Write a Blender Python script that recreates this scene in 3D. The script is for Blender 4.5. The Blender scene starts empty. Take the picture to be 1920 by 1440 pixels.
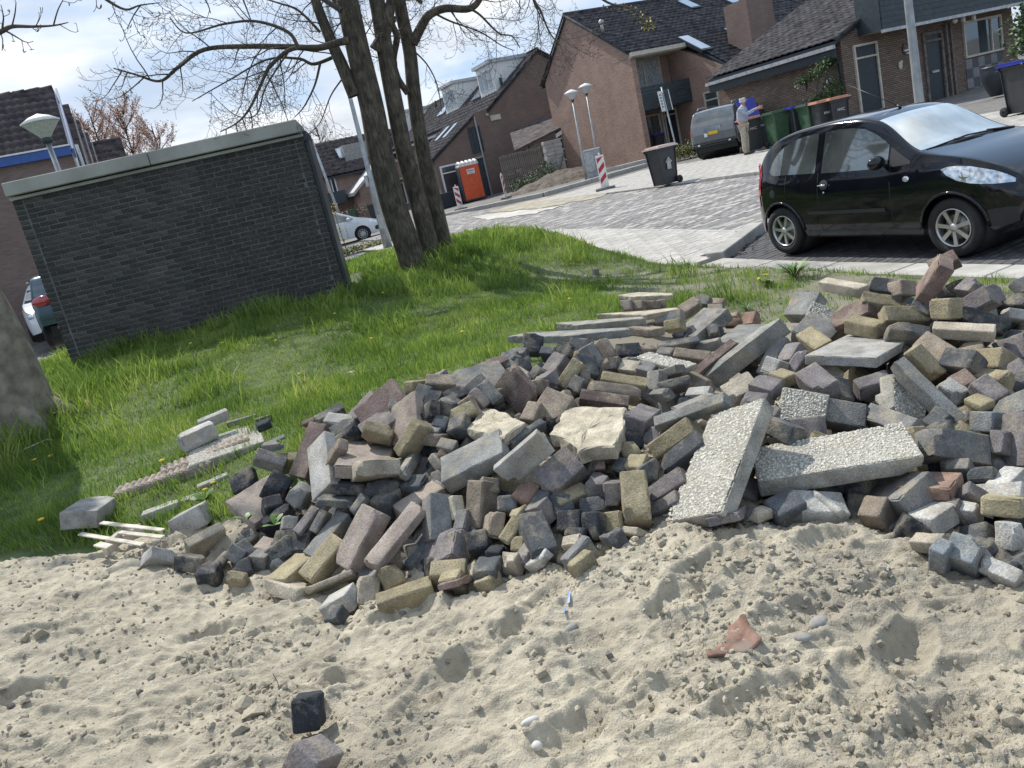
import bpy, bmesh, math, random
import numpy as np
from mathutils import Vector, Matrix, Quaternion
random.seed(7); rs = np.random.RandomState(7)
R = math.radians
S = bpy.context.scene
COL = S.collection
# ------------------------------------------------------------------ camera, sky, sun, exposure
H = 1.62; FPX = 1442.0; CX, CY = 960.0, 645.0; ROLL, PITCH = R(13.2), R(12.6)
fw = np.array([0, math.cos(PITCH), -math.sin(PITCH)])
u0_ = np.array([0, math.sin(PITCH), math.cos(PITCH)]); r0_ = np.array([1.0, 0, 0])
AX = math.cos(ROLL)*r0_ - math.sin(ROLL)*u0_
AY = math.sin(ROLL)*r0_ + math.cos(ROLL)*u0_
O = np.array([0, 0, H])
cd = bpy.data.cameras.new('camera'); cam = bpy.data.objects.new('camera', cd); COL.objects.link(cam)
cd.sensor_width = 36; cd.lens = FPX/1920*36; cd.shift_y = -(720-CY)/1920; cd.clip_start = 0.05; cd.clip_end = 3000
cam.matrix_world = Matrix(((AX[0], AY[0], -fw[0], 0), (AX[1], AY[1], -fw[1], 0), (AX[2], AY[2], -fw[2], H), (0, 0, 0, 1)))
S.camera = cam
SUN = Vector((-0.50, 0.80, 1.16)).normalized()
W = bpy.data.worlds.new('World'); S.world = W; W.use_nodes = True
nt = W.node_tree; nt.nodes.clear()
def wn(t, **k):
    n = nt.nodes.new(t)
    for a, b in k.items(): setattr(n, a, b)
    return n
out = wn('ShaderNodeOutputWorld'); bg = wn('ShaderNodeBackground'); bg.inputs['Strength'].default_value = 0.10
sky = wn('ShaderNodeTexSky', sky_type='NISHITA', sun_disc=False)
sky.sun_elevation = math.asin(SUN.z); sky.sun_rotation = math.atan2(SUN.x, SUN.y); sky.dust_density = 1.5; sky.air_density = 1.0
tc = wn('ShaderNodeTexCoord'); mp = wn('ShaderNodeMapping'); mp.inputs['Scale'].default_value = (1.0, 1.0, 3.2)
mp.inputs['Location'].default_value = (0.35, 0.1, 0.55)
n1 = wn('ShaderNodeTexNoise'); n1.inputs['Scale'].default_value = 2.1; n1.inputs['Detail'].default_value = 9; n1.inputs['Roughness'].default_value = 0.55
n1.inputs['Distortion'].default_value = 0.25
rmp = wn('ShaderNodeValToRGB'); rmp.color_ramp.elements[0].position = 0.44; rmp.color_ramp.elements[1].position = 0.60
n2 = wn('ShaderNodeTexNoise'); n2.inputs['Scale'].default_value = 5.0; n2.inputs['Detail'].default_value = 8
cr2 = wn('ShaderNodeValToRGB'); cr2.color_ramp.elements[0].color = (6.3, 6.8, 7.6, 1); cr2.color_ramp.elements[1].color = (10.8, 10.9, 11.0, 1)
cr2.color_ramp.elements[0].position = 0.35; cr2.color_ramp.elements[1].position = 0.6
tint = wn('ShaderNodeMixRGB', blend_type='MIX'); tint.inputs[0].default_value = 0.75; tint.inputs[2].default_value = (4.6, 6.6, 9.6, 1)
mx = wn('ShaderNodeMixRGB')
L = nt.links.new
L(tc.outputs['Generated'], mp.inputs['Vector']); L(mp.outputs[0], n1.inputs['Vector']); L(mp.outputs[0], n2.inputs['Vector'])
L(n1.outputs[0], rmp.inputs[0]); L(n2.outputs[0], cr2.inputs[0]); L(sky.outputs[0], tint.inputs[1])
L(rmp.outputs[0], mx.inputs[0]); L(tint.outputs[0], mx.inputs[1]); L(cr2.outputs[0], mx.inputs[2])
L(mx.outputs[0], bg.inputs[0]); L(bg.outputs[0], out.inputs[0])
sl = bpy.data.lights.new('sun', 'SUN'); sl.energy = 4.8; sl.angle = R(0.6); sl.color = (1.0, 0.95, 0.86)
so = bpy.data.objects.new('sun', sl); COL.objects.link(so)
so.rotation_euler = SUN.to_track_quat('Z', 'Y').to_euler(); so.location = (0, 0, 30)
S.view_settings.view_transform = 'Standard'; S.view_settings.look = 'None'; S.view_settings.exposure = 0.12; S.view_settings.gamma = 1.0
S.view_settings.use_curve_mapping = False

# ------------------------------------------------------------------ surveying: where a sight line of the photo meets a known surface
UD = np.array([0.9243, 0.3817]); GD = np.array([-0.3817, 0.9243])        # street grid: along the facades, across them
def ray(px, py): return fw + AX*((px-CX)/FPX) - AY*((py-CY)/FPX)
def zr(px, py, d): return O + ray(px, py)*d
def aty(px, py, y): r = ray(px, py); return O + r*(y/r[1])
def G(x, y):
    t = np.clip((y-8)/10, 0, 1); t = t*t*(3-2*t)
    return -.1 + .012*(y-8) + .03*x - .25*(1-t)
def hit(px, py, f):
    r = ray(px, py); lo, hi = .4, 300.
    for _ in range(50):
        m = (lo+hi)/2; p = O + r*m
        if p[2] > f(p[0], p[1]): lo = m
        else: hi = m
    return O + r*lo
def gp(px, py): return hit(px, py, G)
def onpl(px, py, P, N):
    r = ray(px, py); N = np.array([N[0], N[1], N[2] if len(N) > 2 else 0.]); return O + r*(((np.array(P)-O)@N)/(r@N))
def AB(a, b): return np.array([a*UD[0]+b*GD[0], a*UD[1]+b*GD[1]])

# ------------------------------------------------------------------ numpy noise
_perm = np.random.RandomState(3).permutation(4096)
_grad = np.random.RandomState(4).uniform(0, 2*np.pi, 4096)
def pnoise(x, y, seed=0):
    x = np.asarray(x, float) + seed*17.3; y = np.asarray(y, float) + seed*9.7
    xi = np.floor(x).astype(int); yi = np.floor(y).astype(int); xf = x-xi; yf = y-yi
    def g(ix, iy, dx, dy):
        a = _grad[_perm[(ix + _perm[iy & 4095]) & 4095]]; return np.cos(a)*dx + np.sin(a)*dy
    s = xf*xf*xf*(xf*(xf*6-15)+10); t = yf*yf*yf*(yf*(yf*6-15)+10)
    a = g(xi, yi, xf, yf); b = g(xi+1, yi, xf-1, yf); c = g(xi, yi+1, xf, yf-1); d = g(xi+1, yi+1, xf-1, yf-1)
    return (a*(1-s)+b*s)*(1-t) + (c*(1-s)+d*s)*t
def fbm(x, y, oct=4, seed=0, gain=.5):
    v = 0; a = 1.; f = 1.
    for i in range(oct): v = v + a*pnoise(x*f, y*f, seed+i*3); a *= gain; f *= 2.03
    return v
def smooth(e0, e1, v): t = np.clip((v-e0)/(e1-e0), 0, 1); return t*t*(3-2*t)

# ------------------------------------------------------------------ mesh helpers
class MB:
    def __init__(s): s.v = []; s.f = []; s.m = []; s.sm = []
    def raw(s, vs, fs, mi=0, sm=False):
        b = len(s.v); s.v += [tuple(map(float, p)) for p in vs]; s.f += [tuple(b+i for i in f) for f in fs]; s.m += [mi]*len(fs); s.sm += [sm]*len(fs); return s
    def box(s, c, d, rz=0, mi=0, bev=0, M=None):
        hx, hy, hz = d[0]/2, d[1]/2, d[2]/2
        if bev: vs, fs = cbox(d, bev)
        else:
            vs = [(x*hx, y*hy, z*hz) for z in (-1, 1) for x, y in ((-1, -1), (1, -1), (1, 1), (-1, 1))]
            fs = [(3, 2, 1, 0), (4, 5, 6, 7), (0, 1, 5, 4), (1, 2, 6, 5), (2, 3, 7, 6), (3, 0, 4, 7)]
        if M is None: M = Matrix.Rotation(rz, 3, 'Z')
        c = Vector(c); return s.raw([M @ Vector(v) + c for v in vs], fs, mi)
    def prism(s, poly, vec, mi=0):
        n = len(poly); v = Vector(vec); P = [Vector(p) for p in poly]
        nn = Vector((0, 0, 0))
        for i in range(n): nn += P[i].cross(P[(i+1) % n])
        if nn.dot(v) > 0: P = P[::-1]
        fs = [tuple(range(n)), tuple(range(2*n-1, n-1, -1))] + [(i, i+n, (i+1) % n + n, (i+1) % n) for i in range(n)]
        return s.raw(P + [p+v for p in P], fs, mi)
    def tube(s, path, rad, n=6, mi=0, cap=True):
        P = [Vector(p) for p in path]; k = len(P)
        rad = [rad]*k if not hasattr(rad, '__len__') else rad
        vs = []; up = Vector((0.13, 0.21, 0.97))
        for i in range(k):
            t = (P[min(i+1, k-1)] - P[max(i-1, 0)])
            if t.length < 1e-9: t = Vector((0, 0, 1))
            t.normalize(); a = t.cross(up)
            if a.length < .1: a = t.cross(Vector((1, 0, 0)))
            a.normalize(); b = t.cross(a)
            for j in range(n):
                th = 2*math.pi*j/n; vs.append(P[i] + (a*math.cos(th) + b*math.sin(th))*rad[i])
        fs = [(i*n+j, i*n+(j+1) % n, (i+1)*n+(j+1) % n, (i+1)*n+j) for i in range(k-1) for j in range(n)]
        s.raw(vs, fs, mi, True)
        if cap: s.f += [tuple(len(s.v)-k*n + j for j in range(n))[::-1], tuple(len(s.v)-n + j for j in range(n))]; s.m += [mi]*2; s.sm += [False]*2
        return s
    def lathe(s, prof, c=(0, 0, 0), n=20, mi=0, M=None, sm=True):
        M = M or Matrix.Identity(3); c = Vector(c); vs = []
        for r, z in prof:
            for j in range(n): th = 2*math.pi*j/n; vs.append(M @ Vector((r*math.cos(th), r*math.sin(th), z)) + c)
        k = len(prof)
        fs = [(i*n+j, i*n+(j+1) % n, (i+1)*n+(j+1) % n, (i+1)*n+j) for i in range(k-1) for j in range(n)]
        return s.raw(vs, fs, mi, sm)
    def ell(s, c, r, n=10, m=7, mi=0, M=None):
        M = M or Matrix.Identity(3); c = Vector(c); vs = []; fs = []
        for i in range(m+1):
            ph = math.pi*i/m - math.pi/2
            for j in range(n): th = 2*math.pi*j/n; vs.append(M @ Vector((r[0]*math.cos(ph)*math.cos(th), r[1]*math.cos(ph)*math.sin(th), r[2]*math.sin(ph))) + c)
        for i in range(m):
            for j in range(n): fs.append((i*n+j, i*n+(j+1) % n, (i+1)*n+(j+1) % n, (i+1)*n+j))
        return s.raw(vs, fs, mi, True)
    def mesh(s, name):
        me = bpy.data.meshes.new(name); me.from_pydata(s.v, [], s.f); me.update()
        if any(s.m): me.polygons.foreach_set('material_index', s.m)
        me.polygons.foreach_set('use_smooth', s.sm)
        return me
    def build(s, name, mats, parent=None, loc=None, kind=None, label=None):
        me = s.mesh(name); o = bpy.data.objects.new(name, me); COL.objects.link(o)
        for m in (mats if isinstance(mats, (list, tuple)) else [mats]): me.materials.append(m)
        if parent is not None: o.parent = parent
        if loc is not None: o.location = loc
        if kind: o['kind'] = kind
        if label: o['label'] = label
        return o
def cbox(d, b):
    hx, hy, hz = d[0]/2, d[1]/2, d[2]/2; vs = []; idx = {}
    for sx in (-1, 1):
        for sy in (-1, 1):
            for sz in (-1, 1):
                for ax in range(3):
                    p = [sx*(hx-b), sy*(hy-b), sz*(hz-b)]; p[ax] = (sx*hx, sy*hy, sz*hz)[ax]
                    idx[(sx, sy, sz, ax)] = len(vs); vs.append(tuple(p))
    fs = []
    for ax in range(3):
        o1, o2 = (ax+1) % 3, (ax+2) % 3
        for s_ in (-1, 1):
            q = []
            for a, c in ((-1, -1), (1, -1), (1, 1), (-1, 1)):
                k = [0, 0, 0]; k[ax] = s_; k[o1] = a; k[o2] = c; q.append(idx[(*k, ax)])
            fs.append(tuple(q) if s_ > 0 else tuple(q[::-1]))
        for a in (-1, 1):
            for c in (-1, 1):
                k1 = [0]*3; k1[o1] = a; k1[o2] = c; k1[ax] = -1; k2 = list(k1); k2[ax] = 1
                q = (idx[(*k1, o1)], idx[(*k2, o1)], idx[(*k2, o2)], idx[(*k1, o2)])
                fs.append(q if a*c < 0 else q[::-1])
    for sx in (-1, 1):
        for sy in (-1, 1):
            for sz in (-1, 1):
                q = (idx[(sx, sy, sz, 0)], idx[(sx, sy, sz, 1)], idx[(sx, sy, sz, 2)])
                fs.append(q if sx*sy*sz > 0 else q[::-1])
    return vs, fs
def npmesh(name, V, F, mats, parent=None, kind=None, smooth_=True, attr=None):
    me = bpy.data.meshes.new(name); V = np.asarray(V, np.float32); F = np.asarray(F, np.int32); k = F.shape[1]
    me.vertices.add(len(V)); me.vertices.foreach_set('co', V.ravel())
    me.loops.add(F.size); me.loops.foreach_set('vertex_index', F.ravel())
    me.polygons.add(len(F)); me.polygons.foreach_set('loop_start', np.arange(0, F.size, k, dtype=np.int32))
    me.polygons.foreach_set('loop_total', np.full(len(F), k, np.int32)); me.polygons.foreach_set('use_smooth', np.full(len(F), smooth_))
    me.update(calc_edges=True)
    if attr is not None:
        a = me.attributes.new('tint', 'FLOAT', 'POINT'); a.data.foreach_set('value', np.asarray(attr, np.float32))
    o = bpy.data.objects.new(name, me); COL.objects.link(o)
    for m in (mats if isinstance(mats, (list, tuple)) else [mats]): me.materials.append(m)
    if parent is not None: o.parent = parent
    if kind: o['kind'] = kind
    return o
def thing(name, label, cat, loc=(0, 0, 0), rz=0, group=None):
    o = bpy.data.objects.new(name, None); COL.objects.link(o); o.location = tuple(float(c) for c in loc); o.rotation_euler = (0, 0, rz)
    o.empty_display_size = .2; return tag(o, label, cat, group)
def tag(o, label, cat, group=None):
    o['label'] = label; o['category'] = cat
    if 'kind' not in o: o['kind'] = 'thing'
    if group: o['group'] = group
    return o
def dup(root, loc, rz=None, label=None, group=None):
    r = root.copy(); COL.objects.link(r); r.location = tuple(float(c) for c in loc)
    if rz is not None: r.rotation_euler = (0, 0, rz)
    if label: r['label'] = label
    if group: r['group'] = group
    for ch in list(root.children):
        c = ch.copy(); COL.objects.link(c); c.parent = r
        for g_ in ch.children: d = g_.copy(); COL.objects.link(d); d.parent = c
    return r

# ------------------------------------------------------------------ materials
def mat(name, col, rough=.8, var=.12, scale=8., bump=.0, bscale=60., metal=0., spec=.5, dust=0., dustcol=(.45, .38, .27), objrand=0., coat=0., detail=6, trans=0.):
    m = bpy.data.materials.new(name); m.use_nodes = True; t = m.node_tree; N = t.nodes; K = t.links.new
    b = N['Principled BSDF']; b.inputs['Roughness'].default_value = rough; b.inputs['Metallic'].default_value = metal
    b.inputs['Specular IOR Level'].default_value = spec; b.inputs['Coat Weight'].default_value = coat
    if trans: b.inputs['Transmission Weight'].default_value = trans
    c = (*col, 1)
    tcn = N.new('ShaderNodeTexCoord')
    nz = N.new('ShaderNodeTexNoise'); nz.inputs['Scale'].default_value = scale; nz.inputs['Detail'].default_value = detail; K(tcn.outputs['Object'], nz.inputs['Vector'])
    hs = N.new('ShaderNodeHueSaturation'); hs.inputs['Color'].default_value = c
    mr = N.new('ShaderNodeMapRange'); mr.inputs['From Min'].default_value = .3; mr.inputs['From Max'].default_value = .7
    mr.inputs['To Min'].default_value = 1-var*1.6; mr.inputs['To Max'].default_value = 1+var*1.6; K(nz.outputs[0], mr.inputs[0])
    last = mr.outputs[0]
    if objrand:
        oi = N.new('ShaderNodeObjectInfo'); m2 = N.new('ShaderNodeMapRange'); m2.inputs['To Min'].default_value = 1-objrand; m2.inputs['To Max'].default_value = 1+objrand
        K(oi.outputs['Random'], m2.inputs[0]); mm = N.new('ShaderNodeMath'); mm.operation = 'MULTIPLY'; K(last, mm.inputs[0]); K(m2.outputs[0], mm.inputs[1]); last = mm.outputs[0]
    K(last, hs.inputs['Value']); colout = hs.outputs[0]
    if dust:
        n3 = N.new('ShaderNodeTexNoise'); n3.inputs['Scale'].default_value = 9.; n3.inputs['Detail'].default_value = 8; n3.inputs['Roughness'].default_value = .7
        oi = N.new('ShaderNodeObjectInfo'); va = N.new('ShaderNodeVectorMath'); K(tcn.outputs['Object'], va.inputs[0]); K(oi.outputs['Location'], va.inputs[1]); K(va.outputs[0], n3.inputs['Vector'])
        r3 = N.new('ShaderNodeMapRange'); r3.inputs['From Min'].default_value = .48; r3.inputs['From Max'].default_value = .66; r3.inputs['To Max'].default_value = dust; K(n3.outputs[0], r3.inputs[0])
        mixn = N.new('ShaderNodeMixRGB'); mixn.inputs[2].default_value = (*dustcol, 1); K(r3.outputs[0], mixn.inputs[0]); K(colout, mixn.inputs[1]); colout = mixn.outputs[0]
    K(colout, b.inputs['Base Color'])
    if bump:
        n4 = N.new('ShaderNodeTexNoise'); n4.inputs['Scale'].default_value = bscale; n4.inputs['Detail'].default_value = 5; n4.inputs['Roughness'].default_value = .65; K(tcn.outputs['Object'], n4.inputs['Vector'])
        bm_ = N.new('ShaderNodeBump'); bm_.inputs['Strength'].default_value = bump; bm_.inputs['Distance'].default_value = .014 if name == 'sand' else .01; K(n4.outputs[0], bm_.inputs['Height']); K(bm_.outputs[0], b.inputs['Normal'])
    return m
def brickmat(name, c1, c2, mortar, bw=.22, bh=.0625, ms=.01, bump=.4, stain=.13, flat=False):
    m = bpy.data.materials.new(name); m.use_nodes = True; t = m.node_tree; N = t.nodes; K = t.links.new; b = N['Principled BSDF']; b.inputs['Roughness'].default_value = .85
    tcn = N.new('ShaderNodeTexCoord'); sx = N.new('ShaderNodeSeparateXYZ'); K(tcn.outputs['Object'], sx.inputs[0])
    cb = N.new('ShaderNodeCombineXYZ')
    if flat: K(sx.outputs[0], cb.inputs[0]); K(sx.outputs[1], cb.inputs[1])
    else:
        ad = N.new('ShaderNodeMath'); K(sx.outputs[0], ad.inputs[0]); K(sx.outputs[1], ad.inputs[1]); K(ad.outputs[0], cb.inputs[0]); K(sx.outputs[2], cb.inputs[1])
    br = N.new('ShaderNodeTexBrick'); K(cb.outputs[0], br.inputs['Vector'])
    br.inputs['Scale'].default_value = 1; br.inputs['Brick Width'].default_value = bw; br.inputs['Row Height'].default_value = bh; br.inputs['Mortar Size'].default_value = ms
    br.inputs['Mortar Smooth'].default_value = .2; br.inputs['Color1'].default_value = (*c1, 1); br.inputs['Color2'].default_value = (*c2, 1); br.inputs['Mortar'].default_value = (*mortar, 1); br.inputs['Bias'].default_value = 0
    nz = N.new('ShaderNodeTexNoise'); nz.inputs['Scale'].default_value = 1.3; nz.inputs['Detail'].default_value = 8; K(tcn.outputs['Object'], nz.inputs['Vector'])
    mr = N.new('ShaderNodeMapRange'); mr.inputs['From Min'].default_value = .3; mr.inputs['From Max'].default_value = .7; mr.inputs['To Min'].default_value = 1-stain; mr.inputs['To Max'].default_value = 1+stain; K(nz.outputs[0], mr.inputs[0])
    hs = N.new('ShaderNodeHueSaturation'); K(mr.outputs[0], hs.inputs['Value']); K(br.outputs[0], hs.inputs['Color']); K(hs.outputs[0], b.inputs['Base Color'])
    bp = N.new('ShaderNodeBump'); bp.invert = True; bp.inputs['Strength'].default_value = bump; bp.inputs['Distance'].default_value = .01; K(br.outputs['Fac'], bp.inputs['Height']); K(bp.outputs[0], b.inputs['Normal'])
    return m
def glass(name, col=(.02, .03, .035), rough=.03):
    return mat(name, col, rough=rough, var=.2, scale=1.2, spec=1.0, coat=1.0)
M_ = dict(
 brick_red=brickmat('red_brick', (.37, .185, .13), (.215, .11, .08), (.30, .25, .21), ms=.016),
 brick_brown=brickmat('brown_brick', (.29, .20, .145), (.165, .11, .08), (.085, .072, .06), ms=.016),
 brick_dull=brickmat('dull_brick', (.22, .14, .12), (.155, .10, .085), (.17, .14, .12), ms=.014),
 tile=mat('roof_tile', (.06, .058, .063), .9, .4, 3, .15, 40, objrand=.15, spec=.12),
 tile_b=mat('brown_roof_tile', (.085, .07, .072), .85, .35, 3, .15, 40, objrand=.2, spec=.2),
 white=mat('white_paint', (.72, .72, .70), .5, .06), cream=mat('cream_frame', (.52, .48, .40), .55, .1),
 dark=mat('dark_paint', (.018, .026, .034), .45, .15), slate=mat('slate_boards', (.035, .05, .058), .55, .2),
 glass=glass('window_glass', (.05, .065, .07)), curtain=mat('net_curtain', (.35, .38, .38), .9, .25, 14),
 blue=mat('blue_fascia', (.025, .085, .30), .45, .08), metal=mat('galvanised', (.34, .36, .37), .45, .15, 5, metal=.6), black=mat('black_plastic', (.012, .013, .014), .45, .2),
 zinc=mat('zinc_gutter', (.42, .43, .44), .45, .15, metal=.4), skyl=mat('roof_window_glass', (.55, .6, .65), .06, .05, spec=1.0, metal=.7),
 conc=mat('concrete', (.30, .295, .27), .9, .14, 5, .25, 60), concl=mat('light_concrete', (.40, .39, .365), .9, .12, 4, .2, 60),
 red=mat('red_paint', (.42, .025, .03), .4, .1), rwhite=mat('reflective_white', (.70, .70, .68), .4, .05), orange=mat('orange_plastic', (.62, .085, .022), .45, .1),
 rubber=mat('tyre_rubber', (.015, .015, .016), .75, .15, 20, .1, 120), alloy=mat('alloy', (.52, .52, .53), .28, .05, metal=.85),
 wood=mat('weathered_wood', (.16, .135, .115), .85, .3, 9, .2, 60), pallet=mat('pale_plank', (.50, .455, .38), .85, .25, 12, .3, 70), fascia=mat('concrete_fascia', (.34, .34, .315), .9, .16, 2.2, .2, 50),
)
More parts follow.
